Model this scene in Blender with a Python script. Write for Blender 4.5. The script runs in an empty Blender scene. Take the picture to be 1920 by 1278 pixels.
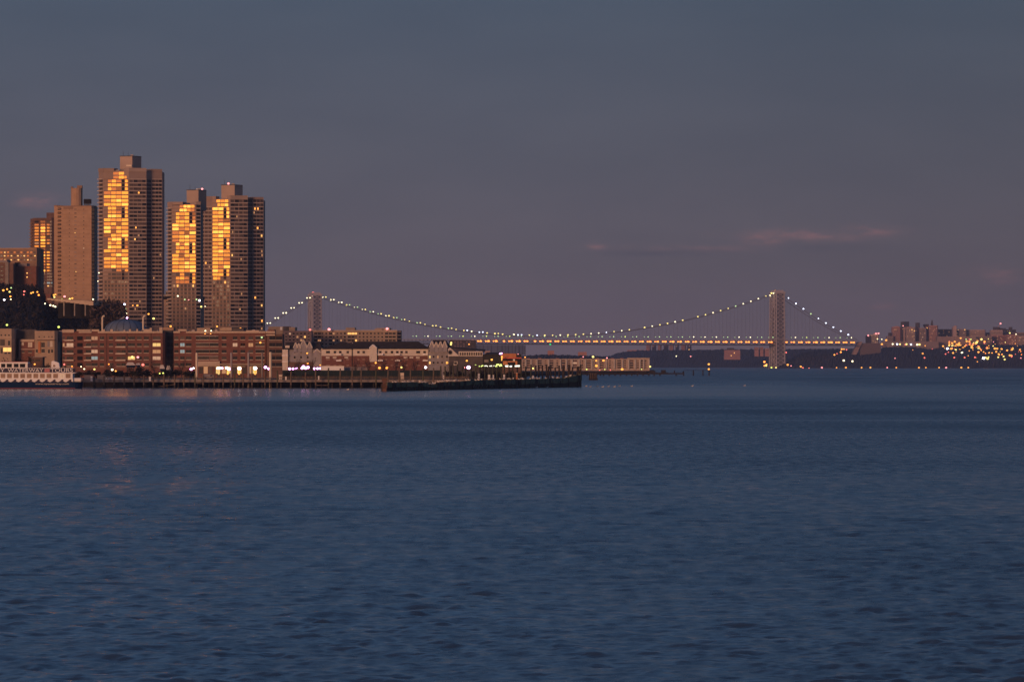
import bpy, math, random
import numpy as np
from mathutils import Vector, noise as mnoise

random.seed(7)
np.random.seed(7)
R = math.radians
SC = bpy.context.scene
COL = SC.collection

# ------------------------------------------------------------------ camera
F = 8700.0            # focal length in pixels of the 1920 px wide photograph
HC = 9.0              # eye height above the water
YH = 683.0            # image row of the horizon
CX = 960.0
cam_d = bpy.data.cameras.new("camera")
cam_d.sensor_width = 36.0
cam_d.lens = F / 1920.0 * 36.0
cam_d.shift_y = (YH - 639.0) / 1920.0
cam_d.clip_start = 1.0
cam_d.clip_end = 120000.0
cam = bpy.data.objects.new("camera", cam_d)
COL.objects.link(cam)
cam.location = (0, 0, HC)
cam.rotation_euler = (R(90), 0, 0)
SC.camera = cam
SC.view_settings.view_transform = 'Standard'
SC.view_settings.look = 'None'
SC.view_settings.exposure = 0.0
SC.view_settings.gamma = 1.0
SC.render.film_transparent = False
SC.cycles.max_bounces = 6
SC.cycles.glossy_bounces = 3
SC.cycles.volume_bounces = 0
SC.cycles.sample_clamp_indirect = 3.0
SC.cycles.use_denoising = True


def lin(r, g, b):
    f = lambda c: (c / 255.0) / 12.92 if c <= 10 else (((c / 255.0) + 0.055) / 1.055) ** 2.4
    return (f(r), f(g), f(b), 1.0)


# ------------------------------------------------------------------ world: dusk sky, afterglow behind the camera's left shoulder
SUN_AZ = R(208)       # clockwise from the view direction (+Y)
SUN_EL = R(5.0)
SDIR = Vector((math.sin(SUN_AZ) * math.cos(SUN_EL), math.cos(SUN_AZ) * math.cos(SUN_EL), math.sin(SUN_EL)))
W = bpy.data.worlds.new("World")
SC.world = W
W.use_nodes = True
nt = W.node_tree
nt.nodes.clear()


def N(tree, typ, **kw):
    n = tree.nodes.new(typ)
    for k, v in kw.items():
        setattr(n, k, v)
    return n


def L(tree, a, b):
    tree.links.new(a, b)


def mth(tree, op, a, b=None, c=None, clamp=False):
    n = N(tree, 'ShaderNodeMath', operation=op, use_clamp=clamp)
    for i, v in enumerate((a, b, c)):
        if v is None:
            continue
        if isinstance(v, (int, float)):
            n.inputs[i].default_value = v
        else:
            L(tree, v, n.inputs[i])
    return n.outputs[0]


def ramp(tree, fac, stops, interp='LINEAR'):
    n = N(tree, 'ShaderNodeValToRGB')
    n.color_ramp.interpolation = interp
    el = n.color_ramp.elements
    while len(el) > 1:
        el.remove(el[-1])
    el[0].position, el[0].color = stops[0][0], stops[0][1]
    for p, c in stops[1:]:
        e = el.new(p)
        e.color = c
    L(tree, fac, n.inputs[0])
    return n.outputs[0]


def rgbmix(tree, fac, a, b, mode='MIX'):
    n = N(tree, 'ShaderNodeMix', data_type='RGBA', blend_type=mode)
    for sock, v in ((n.inputs[0], fac), (n.inputs[6], a), (n.inputs[7], b)):
        if isinstance(v, (int, float)):
            sock.default_value = v
        elif isinstance(v, tuple):
            sock.default_value = v
        else:
            L(tree, v, sock)
    return n.outputs[2]


tc = N(nt, 'ShaderNodeTexCoord')
sep = N(nt, 'ShaderNodeSeparateXYZ')
L(nt, tc.outputs['Generated'], sep.inputs[0])
zz = mth(nt, 'MAXIMUM', sep.outputs[2], 0.0)
t = mth(nt, 'SQRT', mth(nt, 'MULTIPLY', zz, 2.0, clamp=True))
SKY = [(0.0, (108, 93, 102)), (0.10, (105, 91, 101)), (0.2, (94, 89, 100)), (0.30, (84, 88, 103)), (0.39, (71, 84, 104)),
       (0.55, (66, 94, 127)), (0.75, (64, 97, 136)), (0.9, (54, 83, 120)), (1.0, (48, 76, 112))]
base = ramp(nt, t, [(math.sqrt(2 * 0.0) if p == 0 else p, lin(*c)) for p, c in SKY])
# warm afterglow low in the south-west
dot = N(nt, 'ShaderNodeVectorMath', operation='DOT_PRODUCT')
L(nt, tc.outputs['Generated'], dot.inputs[0])
dot.inputs[1].default_value = SDIR
g1 = mth(nt, 'POWER', mth(nt, 'MAXIMUM', dot.outputs['Value'], 0.0), 6.0)
fall = mth(nt, 'EXPONENT', mth(nt, 'MULTIPLY', zz, -7.0))
glow = mth(nt, 'MULTIPLY', g1, fall)
warm = rgbmix(nt, 1.0, (1.25, 0.52, 0.10, 1), ramp(nt, zz, [(0, (1, 1, 1, 1)), (0.35, (0.55, 0.6, 1.2, 1))]), 'MULTIPLY')
nglow = N(nt, 'ShaderNodeVectorMath', operation='SCALE')
L(nt, warm, nglow.inputs[0])
L(nt, glow, nglow.inputs['Scale'])
# thin pink cloud streaks low in the north
def blob(az, el, wa, we):
    """soft ellipse on the sky round azimuth az and elevation el (degrees)"""
    a = mth(nt, 'ARCTAN2', sep.outputs[0], sep.outputs[1])
    da = mth(nt, 'DIVIDE', mth(nt, 'SUBTRACT', a, R(az)), R(wa))
    de = mth(nt, 'DIVIDE', mth(nt, 'SUBTRACT', sep.outputs[2], math.sin(R(el))), R(we))
    s = mth(nt, 'ADD', mth(nt, 'MULTIPLY', da, da), mth(nt, 'MULTIPLY', de, de))
    return mth(nt, 'EXPONENT', mth(nt, 'MULTIPLY', s, -1.0))
cm = N(nt, 'ShaderNodeMapping')
L(nt, tc.outputs['Generated'], cm.inputs[0])
cm.inputs['Scale'].default_value = (1.0, 1.0, 3.6)
cn = N(nt, 'ShaderNodeTexNoise')
cn.inputs['Scale'].default_value = 150.0
cn.inputs['Detail'].default_value = 6.0
cn.inputs['Roughness'].default_value = 0.62
L(nt, cm.outputs[0], cn.inputs['Vector'])
cnf = ramp(nt, cn.outputs[0], [(0.40, (0, 0, 0, 1)), (0.64, (1, 1, 1, 1))])
cov = None
for px, py, wx, wy, k in ((1520, 441, 105, 10, 0.9), (1428, 449, 36, 9, 0.95), (1625, 434, 55, 9, 0.8), (1300, 466, 120, 7, 0.3), (1118, 462, 16, 6, 0.55), (78, 378, 40, 12, 0.75),
                          (1860, 518, 45, 14, 0.6), (1655, 575, 22, 6, 0.35)):
    b = mth(nt, 'MULTIPLY', blob(math.degrees((px - CX) / F), math.degrees((YH - py) / F), math.degrees(wx / F), math.degrees(wy / F)), k)
    cov = b if cov is None else mth(nt, 'MAXIMUM', cov, b)
cloud = mth(nt, 'MULTIPLY', cov, mth(nt, 'ADD', mth(nt, 'MULTIPLY', cnf, 0.75), 0.12), clamp=True)
sk = rgbmix(nt, cloud, base, lin(148, 108, 112))
dk = None
for px, py, wx, wy, k in ((1235, 475, 110, 6, 0.5), (1560, 466, 90, 9, 0.45)):
    b = mth(nt, 'MULTIPLY', blob(math.degrees((px - CX) / F), math.degrees((YH - py) / F), math.degrees(wx / F), math.degrees(wy / F)), k)
    dk = b if dk is None else mth(nt, 'MAXIMUM', dk, b)
sk = rgbmix(nt, mth(nt, 'MULTIPLY', dk, mth(nt, 'ADD', mth(nt, 'MULTIPLY', cnf, 0.5), 0.5)), sk, lin(70, 74, 92))
# faint mottling of the high thin haze
c2 = N(nt, 'ShaderNodeTexNoise')
c2.inputs['Scale'].default_value = 22.0
c2.inputs['Detail'].default_value = 4.0
L(nt, cm.outputs[0], c2.inputs['Vector'])
sk = rgbmix(nt, 1.0, sk, ramp(nt, c2.outputs[0], [(0.3, (0.93, 0.94, 0.96, 1)), (0.7, (1.06, 1.04, 1.03, 1))]), 'MULTIPLY')
az_ = mth(nt, 'ARCTAN2', sep.outputs[0], sep.outputs[1])
dimr = mth(nt, 'MULTIPLY_ADD', mth(nt, 'MULTIPLY', mth(nt, 'MAXIMUM', az_, 0.0), 1 / R(7.0), clamp=True), -0.14, 1.0)
dsc = N(nt, 'ShaderNodeVectorMath', operation='SCALE')
L(nt, sk, dsc.inputs[0])
L(nt, dimr, dsc.inputs['Scale'])
sk = dsc.outputs[0]
sky_tex = N(nt, 'ShaderNodeTexSky', sky_type='NISHITA')
sky_tex.sun_disc = False
sky_tex.sun_elevation = SUN_EL
sky_tex.sun_rotation = SUN_AZ
sky_tex.air_density = 1.2
sky_tex.dust_density = 1.5
bg1 = N(nt, 'ShaderNodeBackground')
bg2 = N(nt, 'ShaderNodeBackground')
bg3 = N(nt, 'ShaderNodeBackground')
L(nt, sk, bg1.inputs[0])
bg1.inputs[1].default_value = 0.96
L(nt, nglow.outputs[0], bg2.inputs[0])
bg2.inputs[1].default_value = 1.0
L(nt, sky_tex.outputs[0], bg3.inputs[0])
bg3.inputs[1].default_value = 0.004
ad = N(nt, 'ShaderNodeAddShader')
L(nt, bg1.outputs[0], ad.inputs[0])
L(nt, bg2.outputs[0], ad.inputs[1])
ad2 = N(nt, 'ShaderNodeAddShader')
L(nt, ad.outputs[0], ad2.inputs[0])
L(nt, bg3.outputs[0], ad2.inputs[1])
wo = N(nt, 'ShaderNodeOutputWorld')
L(nt, ad2.outputs[0], wo.inputs[0])

# ------------------------------------------------------------------ sun: the last warm light
sd = bpy.data.lights.new("sun", 'SUN')
sd.energy = 2.15
sd.angle = R(14)
sd.color = (1.0, 0.50, 0.27)
so = bpy.data.objects.new("sun", sd)
COL.objects.link(so)
so.rotation_euler = (-SDIR).to_track_quat('-Z', 'Y').to_euler()

# ------------------------------------------------------------------ materials
MATS = {}


def mat(name, col, rough=0.8, metal=0.0, spec=0.3, nscale=0.35, namt=0.22, col2=None, emit=None, estr=0.0, bump=0.0):
    m = bpy.data.materials.new(name)
    m.use_nodes = True
    t_ = m.node_tree
    p = t_.nodes['Principled BSDF']
    c = tuple(col[:3]) + (1,)
    if namt > 0:
        tcn = N(t_, 'ShaderNodeTexCoord')
        no = N(t_, 'ShaderNodeTexNoise')
        no.inputs['Scale'].default_value = nscale
        no.inputs['Detail'].default_value = 5.0
        L(t_, tcn.outputs['Object'], no.inputs['Vector'])
        d = tuple((col2 or tuple(x * (1 - namt) for x in c[:3]))[:3]) + (1,)
        e = tuple(min(1, x * (1 + namt)) for x in c[:3]) + (1,)
        out = ramp(t_, no.outputs[0], [(0.32, d), (0.5, c), (0.68, e)])
        L(t_, out, p.inputs['Base Color'])
        if bump:
            bn = N(t_, 'ShaderNodeBump')
            bn.inputs['Strength'].default_value = bump
            L(t_, no.outputs[0], bn.inputs['Height'])
            L(t_, bn.outputs[0], p.inputs['Normal'])
    else:
        p.inputs['Base Color'].default_value = c
    p.inputs['Roughness'].default_value = rough
    p.inputs['Metallic'].default_value = metal
    p.inputs['Specular IOR Level'].default_value = spec
    if emit:
        p.inputs['Emission Color'].default_value = tuple(emit[:3]) + (1,)
        p.inputs['Emission Strength'].default_value = estr
        m.cycles.emission_sampling = 'NONE'
    MATS[name] = m
    return m


def M(name):
    return MATS[name]


mat('tower_concrete', (0.33, 0.235, 0.19), 0.85, nscale=0.06, namt=0.15)
mat('tower_concrete_pale', (0.42, 0.31, 0.25), 0.85, nscale=0.06, namt=0.12)
mat('slab_edge', (0.60, 0.49, 0.41), 0.8, namt=0.08)
mat('brick_tan', (0.40, 0.255, 0.17), 0.9, nscale=0.25, namt=0.10)
mat('brick_tan_dark', (0.27, 0.17, 0.12), 0.9, nscale=0.25, namt=0.12)
mat('brick_red', (0.175, 0.075, 0.058), 0.9, nscale=0.5, namt=0.15)
mat('brick_brown', (0.15, 0.085, 0.065), 0.9, nscale=0.4, namt=0.18)
mat('stone_cream', (0.52, 0.40, 0.31), 0.85, nscale=0.3, namt=0.10)
mat('stucco_beige', (0.40, 0.295, 0.22), 0.85, nscale=0.3, namt=0.12)
mat('stucco_grey', (0.27, 0.22, 0.215), 0.85, nscale=0.3, namt=0.12)
mat('siding_white', (0.62, 0.55, 0.48), 0.75, nscale=0.4, namt=0.08)
mat('siding_grey', (0.27, 0.25, 0.27), 0.8, nscale=0.4, namt=0.15)
mat('roof_dark', (0.048, 0.036, 0.032), 0.95, nscale=0.5, namt=0.25)
mat('roof_grey', (0.10, 0.085, 0.085), 0.9, nscale=0.3, namt=0.2)
mat('dark_void', (0.012, 0.010, 0.011), 0.9, namt=0.1)
mat('metal_dark', (0.04, 0.04, 0.045), 0.5, 0.6, namt=0.1)
mat('metal_grey', (0.28, 0.25, 0.26), 0.5, 0.3, namt=0.1)
mat('white_paint', (0.84, 0.81, 0.80), 0.5, namt=0.05)
mat('cream_paint', (0.72, 0.60, 0.46), 0.6, namt=0.05)
mat('glass_dark', (0.018, 0.018, 0.022), 0.2, spec=0.12, namt=0.0)
mat('glass_dim', (0.07, 0.055, 0.05), 0.4, spec=0.10, nscale=0.2, namt=0.4)
mat('glass_brown', (0.13, 0.095, 0.08), 0.45, spec=0.10, nscale=0.2, namt=0.3)
mat('glass_gold', (0.042, 0.026, 0.006), 0.10, 1.0, namt=0.0)
mat('glass_amber', (0.031, 0.018, 0.005), 0.12, 1.0, namt=0.0)
mat('glass_bright', (0.060, 0.042, 0.012), 0.09, 1.0, namt=0.0)
mat('glass_ember', (0.011, 0.006, 0.003), 0.14, 1.0, namt=0.0)
mat('glass_rose', (0.021, 0.011, 0.005), 0.14, 1.0, namt=0.0)
mat('bridge_steel', (0.36, 0.33, 0.355), 0.7, 0.0, nscale=0.02, namt=0.12)
mat('bridge_dark', (0.05, 0.045, 0.055), 0.8, namt=0.1)
mat('bridge_cable', (0.10, 0.09, 0.10), 0.7, namt=0.0)
mat('timber', (0.15, 0.11, 0.082), 0.9, nscale=1.2, namt=0.35)
mat('timber_dark', (0.045, 0.034, 0.028), 0.9, nscale=1.2, namt=0.35)
mat('pile_mossy', (0.085, 0.082, 0.05), 0.9, nscale=0.8, namt=0.35)
mat('timber_mossy', (0.16, 0.16, 0.095), 0.9, nscale=0.8, namt=0.35)
mat('rust', (0.13, 0.065, 0.045), 0.9, nscale=0.8, namt=0.4)
mat('concrete_grey', (0.25, 0.21, 0.19), 0.9, nscale=0.4, namt=0.2)
mat('ground_dark', (0.035, 0.032, 0.030), 0.95, nscale=0.05, namt=0.3)
mat('wood_slope', (0.017, 0.016, 0.022), 0.95, nscale=0.05, namt=0.5)
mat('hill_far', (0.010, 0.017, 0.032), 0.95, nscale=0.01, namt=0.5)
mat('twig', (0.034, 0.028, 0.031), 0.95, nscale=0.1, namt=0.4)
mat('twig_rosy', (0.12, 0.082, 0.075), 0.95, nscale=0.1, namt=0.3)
mat('leaf_dark', (0.016, 0.017, 0.011), 0.9, nscale=0.3, namt=0.4)
mat('bark', (0.06, 0.045, 0.038), 0.9, namt=0.2)
mat('dome_fabric', (0.14, 0.175, 0.235), 0.6, nscale=0.12, namt=0.25)
mat('hull_navy', (0.002, 0.020, 0.070), 0.7, spec=0.1, namt=0.05)
mat('navy_panel', (0.030, 0.022, 0.055), 0.6, namt=0.1)
mat('red_stripe', (0.30, 0.03, 0.03), 0.5, namt=0.0)
mat('pink_panel', (0.55, 0.22, 0.24), 0.6, namt=0.0)
mat('cabin_tan', (0.30, 0.19, 0.13), 0.4, spec=0.5, nscale=0.6, namt=0.25)
mat('netting', (0.11, 0.13, 0.19), 0.9, namt=0.15, nscale=0.03)
mat('fence_green', (0.010, 0.022, 0.024), 0.8, namt=0.2)
mat('orange_wall', (0.50, 0.20, 0.09), 0.9, namt=0.1)
mat('awning_red', (0.55, 0.12, 0.08), 0.8, namt=0.1)
mat('gull_white', (0.75, 0.68, 0.62), 0.8, namt=0.05)
mat('gull_grey', (0.30, 0.29, 0.30), 0.8, namt=0.05)
mat('beak', (0.6, 0.35, 0.05), 0.6, namt=0.0)
mat('far_brick', (0.36, 0.19, 0.175), 0.9, nscale=0.01, namt=0.15)
mat('far_tan', (0.38, 0.27, 0.26), 0.9, nscale=0.01, namt=0.15)
mat('far_pale', (0.55, 0.44, 0.38), 0.9, nscale=0.01, namt=0.1)
mat('far_dark', (0.06, 0.05, 0.06), 0.9, nscale=0.01, namt=0.2)
mat('far_stone', (0.24, 0.175, 0.175), 0.9, nscale=0.01, namt=0.15)

mat('anchor_stone', (0.12, 0.088, 0.09), 0.9, nscale=0.01, namt=0.15)
mat('anchor_face', (0.27, 0.195, 0.185), 0.9, nscale=0.01, namt=0.1)


def em(name, rgb, s):
    mat(name, (0.02, 0.02, 0.02), 0.5, namt=0.0, emit=rgb, estr=s)


em('lit_orange', (1.0, 0.36, 0.07), 2.0)
em('lit_amber', (1.0, 0.48, 0.13), 1.6)
em('lit_dim', (1.0, 0.45, 0.20), 0.5)
em('lit_gold_room', (1.0, 0.62, 0.20), 0.95)
em('lit_peach', (1.0, 0.55, 0.34), 0.55)
em('lit_cool', (0.75, 0.95, 0.95), 0.32)
em('lamp_orange', (1.0, 0.36, 0.06), 2.4)
em('lamp_yellow', (1.0, 0.78, 0.22), 2.2)
em('lamp_cream', (1.0, 0.86, 0.52), 3.2)
em('lamp_white', (1.0, 0.88, 0.95), 6.0)
em('lamp_violet', (1.0, 0.45, 1.0), 6.0)
em('lamp_blue', (0.72, 0.78, 1.0), 4.0)
em('lamp_green', (0.72, 1.0, 0.42), 1.3)
em('lamp_emerald', (0.0, 0.9, 0.25), 1.2)
em('lamp_red', (1.0, 0.18, 0.14), 2.4)
em('lamp_pink', (1.0, 0.30, 0.30), 2.6)
em('lamp_lime', (0.88, 1.0, 0.20), 1.8)
em('deck_lamp', (1.0, 0.24, 0.035), 5.0)
em('neon_lime', (0.85, 1.0, 0.25), 2.0)
em('neon_white', (1.0, 0.90, 0.72), 2.2)
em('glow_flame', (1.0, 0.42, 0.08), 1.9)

# ------------------------------------------------------------------ mesh helpers


def link(o, parent=None):
    COL.objects.link(o)
    if parent is not None:
        o.parent = parent
    return o


def tag(o, label=None, cat=None, group=None, kind=None):
    if label:
        o['label'] = label
    if cat:
        o['category'] = cat
    if group:
        o['group'] = group
    if kind:
        o['kind'] = kind
    return o


def thing(name, label, cat, loc=(0, 0, 0), group=None):
    o = bpy.data.objects.new(name, None)
    o.empty_display_size = 0.5
    link(o)
    o.location = loc
    return tag(o, label, cat, group)


def world_of(o):
    v = Vector((0, 0, 0))
    while o is not None:
        v += o.location
        o = o.parent
    return v


class MB:
    """collects faces in world coordinates; build() links them as one mesh object"""

    def __init__(self):
        self.v, self.f, self.m, self.names = [], [], [], []

    def mi(self, name):
        if name not in self.names:
            self.names.append(name)
        return self.names.index(name)

    def face(self, pts, m):
        b = len(self.v)
        self.v += [tuple(p) for p in pts]
        self.f.append(tuple(range(b, b + len(pts))))
        self.m.append(self.mi(m))

    def hexa(self, bot, top, m):
        """bot, top: rings of points, same count, counter-clockwise seen from above"""
        n = len(bot)
        b = len(self.v)
        self.v += [tuple(p) for p in bot] + [tuple(p) for p in top]
        k = self.mi(m)
        for i in range(n):
            j = (i + 1) % n
            self.f.append((b + i, b + j, b + n + j, b + n + i))
            self.m.append(k)
        self.f.append(tuple(b + n + i for i in range(n)))
        self.m.append(k)
        self.f.append(tuple(b + i for i in reversed(range(n))))
        self.m.append(k)

    def box(self, x0, x1, y0, y1, z0, z1, m):
        r = [(x0, y0), (x1, y0), (x1, y1), (x0, y1)]
        self.hexa([(x, y, z0) for x, y in r], [(x, y, z1) for x, y in r], m)

    def prism(self, ring, z0, z1, m):
        self.hexa([(x, y, z0) for x, y in ring], [(x, y, z1) for x, y in ring], m)

    def tube(self, p, q, r0, r1, m, n=6):
        p, q = Vector(p), Vector(q)
        d = (q - p)
        if d.length < 1e-6:
            return
        d.normalize()
        u = d.cross(Vector((0, 0, 1)) if abs(d.z) < 0.9 else Vector((1, 0, 0))).normalized()
        w = d.cross(u)
        a = [p + (u * math.cos(2 * math.pi * i / n) + w * math.sin(2 * math.pi * i / n)) * r0 for i in range(n)]
        b = [q + (u * math.cos(2 * math.pi * i / n) + w * math.sin(2 * math.pi * i / n)) * r1 for i in range(n)]
        self.hexa(a, b, m)

    def ball(self, c, rx, ry, rz, m, nu=10, nv=7):
        b = len(self.v)
        k = self.mi(m)
        c = Vector(c)
        self.v.append(tuple(c + Vector((0, 0, rz))))
        for j in range(1, nv):
            th = math.pi * j / nv
            for i in range(nu):
                ph = 2 * math.pi * i / nu
                self.v.append((c.x + rx * math.sin(th) * math.cos(ph), c.y + ry * math.sin(th) * math.sin(ph), c.z + rz * math.cos(th)))
        self.v.append(tuple(c - Vector((0, 0, rz))))
        last = len(self.v) - 1
        for i in range(nu):
            j = (i + 1) % nu
            self.f.append((b, b + 1 + i, b + 1 + j))
            self.m.append(k)
            for q in range(nv - 2):
                a0 = b + 1 + q * nu
                self.f.append((a0 + i, a0 + nu + i, a0 + nu + j, a0 + j))
                self.m.append(k)
            a0 = b + 1 + (nv - 2) * nu
            self.f.append((a0 + i, last, a0 + j))
            self.m.append(k)

    def mesh(self, name, off=Vector((0, 0, 0)), smooth=False):
        me = bpy.data.meshes.new(name)
        me.from_pydata([(x - off.x, y - off.y, z - off.z) for x, y, z in self.v], [], self.f)
        for nm in self.names:
            me.materials.append(M(nm))
        me.polygons.foreach_set('material_index', self.m)
        if smooth:
            me.polygons.foreach_set('use_smooth', [True] * len(me.polygons))
        me.update()
        return me

    def build(self, name, parent=None, loc=None, smooth=False):
        off = world_of(parent) if parent is not None else Vector((0, 0, 0))
        lo = Vector(loc) if loc is not None else None
        me = self.mesh(name, lo if lo is not None else off, smooth)
        o = bpy.data.objects.new(name, me)
        link(o, parent)
        if lo is not None:
            o.location = lo - off
        return o


def X(px, Y):
    return (px - CX) / F * Y


def Z(py, Y):
    return HC - (py - YH) / F * Y


def chain(p_start, Y, spans):
    """walk along visible facets: spans of (next px, facing angle in degrees, negative = turned to the left)"""
    pts = [(X(p_start, Y), Y)]
    for px, a in spans:
        x0, y0 = pts[-1]
        k = (px - CX) / F
        ta = math.tan(R(a))
        # x1 = k*y1 ; y1 = y0 + (x1-x0)*ta
        y1 = (y0 - x0 * ta) / (1 - k * ta)
        pts.append((k * y1, y1))
    return pts


class Fac:
    """a facet A-B of a building (A left, B right as seen from the river), addressed in photo pixels"""

    def __init__(self, A, B):
        self.A, self.B = A, B
        dx, dy = B[0] - A[0], B[1] - A[1]
        n = math.hypot(dx, dy)
        self.len = n
        self.t = (dx / n, dy / n)
        self.n = (dy / n, -dx / n)      # outward: to the camera side

    def at(self, px, d=0.0):
        k = (px - CX) / F
        dx, dy = self.B[0] - self.A[0], self.B[1] - self.A[1]
        s = (k * self.A[1] - self.A[0]) / (dx - k * dy)
        x, y = self.A[0] + s * dx, self.A[1] + s * dy
        return (x + self.n[0] * d, y + self.n[1] * d)

    def slab(self, mb, p0, p1, y0, y1, d0, d1, m):
        """box on the facet between columns p0..p1 and rows y0 (top)..y1 (bottom), from d0 to d1 in front of it"""
        Ym = (self.at(p0)[1] + self.at(p1)[1]) / 2
        z0, z1 = Z(y1, Ym), Z(y0, Ym)
        r = [self.at(p0, d1), self.at(p1, d1), self.at(p1, d0), self.at(p0, d0)]
        mb.hexa([(x, y, z0) for x, y in r], [(x, y, z1) for x, y in r], m)


class Bld:
    def __init__(self, name, label, cat, Y, p0, spans, ytop, depth, wall, zb=2.0, group=None, wallname='wall'):
        self.pts = chain(p0, Y, spans)
        a, b = self.pts[0], self.pts[-1]
        self.yb = max(p[1] for p in self.pts) + depth
        cx = sum(p[0] for p in self.pts) / len(self.pts)
        self.zb = zb
        self.th = thing(name, label, cat, (cx, min(p[1] for p in self.pts), zb), group)
        self.fac = [Fac(self.pts[i], self.pts[i + 1]) for i in range(len(self.pts) - 1)]
        ring = list(self.pts) + [(b[0] * 1.0, self.yb), (a[0] * 1.0, self.yb)]
        self.ring = ring
        self.ztop = Z(ytop, Y)
        self.wins = []
        mb = MB()
        mb.prism(ring, zb, self.ztop, wall)
        self.wall_mb = mb
        self.wallname = wallname

    def done(self):
        o = self.wall_mb.build(self.wallname, self.th)
        ws = sorted(self.wins, key=lambda w: -(w[2] - w[1]) * (w[4] - w[3]))
        rest = MB()
        for i, (f, p0, p1, y0, y1, m, sill) in enumerate(ws):
            mb = MB() if i < 100 else rest
            fc = self.fac[f]
            if m in ('lit_orange', 'lit_amber', 'lit_dim') and p1 - p0 > 3.4 and not sill:
                fc.slab(mb, p0, p1, y0, y1, -0.1, 0.06, 'glass_dark')
                p0 = p0 + random.uniform(0, 0.4) * (p1 - p0)
                fc.slab(mb, p0, p0 + 2.7, y0 + 0.5, y1 - 0.3, -0.1, 0.09, m)
                if i < 100:
                    mb.build('window', self.th)
                continue
            fc.slab(mb, p0, p1, y0, y1, -0.1, 0.06, m)
            if sill:
                fc.slab(mb, p0 - 0.25, p1 + 0.25, y1, y1 + sill, -0.1, 0.16, 'slab_edge')
                if p1 - p0 > 4.5:
                    pm = (p0 + p1) / 2
                    fc.slab(mb, pm - 0.18, pm + 0.18, y0, y1, -0.1, 0.10, 'metal_dark')
            if i < 100:
                mb.build('window', self.th)
        if len(ws) > 100:
            tag(rest.build('windows', self.th), kind='stuff')
        return o

    def part(self, name, fn):
        mb = MB()
        fn(mb)
        return mb.build(name, self.th)


ORD = ['first', 'second', 'third', 'fourth', 'fifth', 'sixth', 'seventh', 'eighth', 'ninth', 'tenth', 'eleventh', 'twelfth', 'thirteenth',
       'fourteenth', 'fifteenth', 'sixteenth', 'seventeenth', 'eighteenth', 'nineteenth', 'twentieth']
TEN = {2: 'twenty', 3: 'thirty', 4: 'forty', 5: 'fifty', 6: 'sixty', 7: 'seventy'}
TENTH = {2: 'twentieth', 3: 'thirtieth', 4: 'fortieth', 5: 'fiftieth', 6: 'sixtieth', 7: 'seventieth'}


def nth(i):
    """ordinal word for index i (0 = first)"""
    if i < 20:
        return ORD[i]
    n = i + 1
    return TENTH[n // 10] if n % 10 == 0 else TEN[n // 10] + '-' + ORD[n % 10 - 1]


_lamp_mesh = {}


def lamp(px, py, Y, m, r, label, name='street_lamp', cat='street lamp', group=None, post=7.0, parent=None, flat=1.0):
    """glowing globe of radius r photo pixels on a thin post"""
    s = r * 0.92 * Y / F
    key = (m, round(post, 1), round(flat, 2))
    if key not in _lamp_mesh:
        mb = MB()
        mb.ball((0, 0, 0), flat, flat, 0.85, m, 8, 6)
        if post:
            mb.tube((0, 0, -post), (0, 0, -0.8), 0.10, 0.08, 'metal_dark', 5)
            mb.tube((0, 0, 0.8), (0, 0, 1.0), 0.45, 0.2, 'metal_dark', 6)
        _lamp_mesh[key] = mb.mesh(name)
    o = bpy.data.objects.new(name, _lamp_mesh[key])
    off = world_of(parent) if parent is not None else Vector((0, 0, 0))
    link(o, parent)
    o.location = Vector((X(px, Y), Y, Z(py, Y))) - off
    o.scale = (s, s, s)
    if parent is None:
        tag(o, label, cat, group)
    return o


def grid_mesh(name, P, smooth=True, m=None):
    """P: array rows x cols x 3"""
    nr, nc = P.shape[:2]
    me = bpy.data.meshes.new(name)
    idx = np.arange(nr * nc).reshape(nr, nc)
    q = np.stack([idx[:-1, :-1], idx[:-1, 1:], idx[1:, 1:], idx[1:, :-1]], -1).reshape(-1, 4)
    me.vertices.add(nr * nc)
    me.vertices.foreach_set('co', P.reshape(-1).astype(np.float32))
    me.loops.add(q.size)
    me.loops.foreach_set('vertex_index', q.reshape(-1).astype(np.int32))
    me.polygons.add(len(q))
    me.polygons.foreach_set('loop_start', np.arange(0, q.size, 4, dtype=np.int32))
    me.polygons.foreach_set('use_smooth', np.ones(len(q), bool) if smooth else np.zeros(len(q), bool))
    me.update(calc_edges=True)
    if m:
        me.materials.append(m)
    return me

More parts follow.
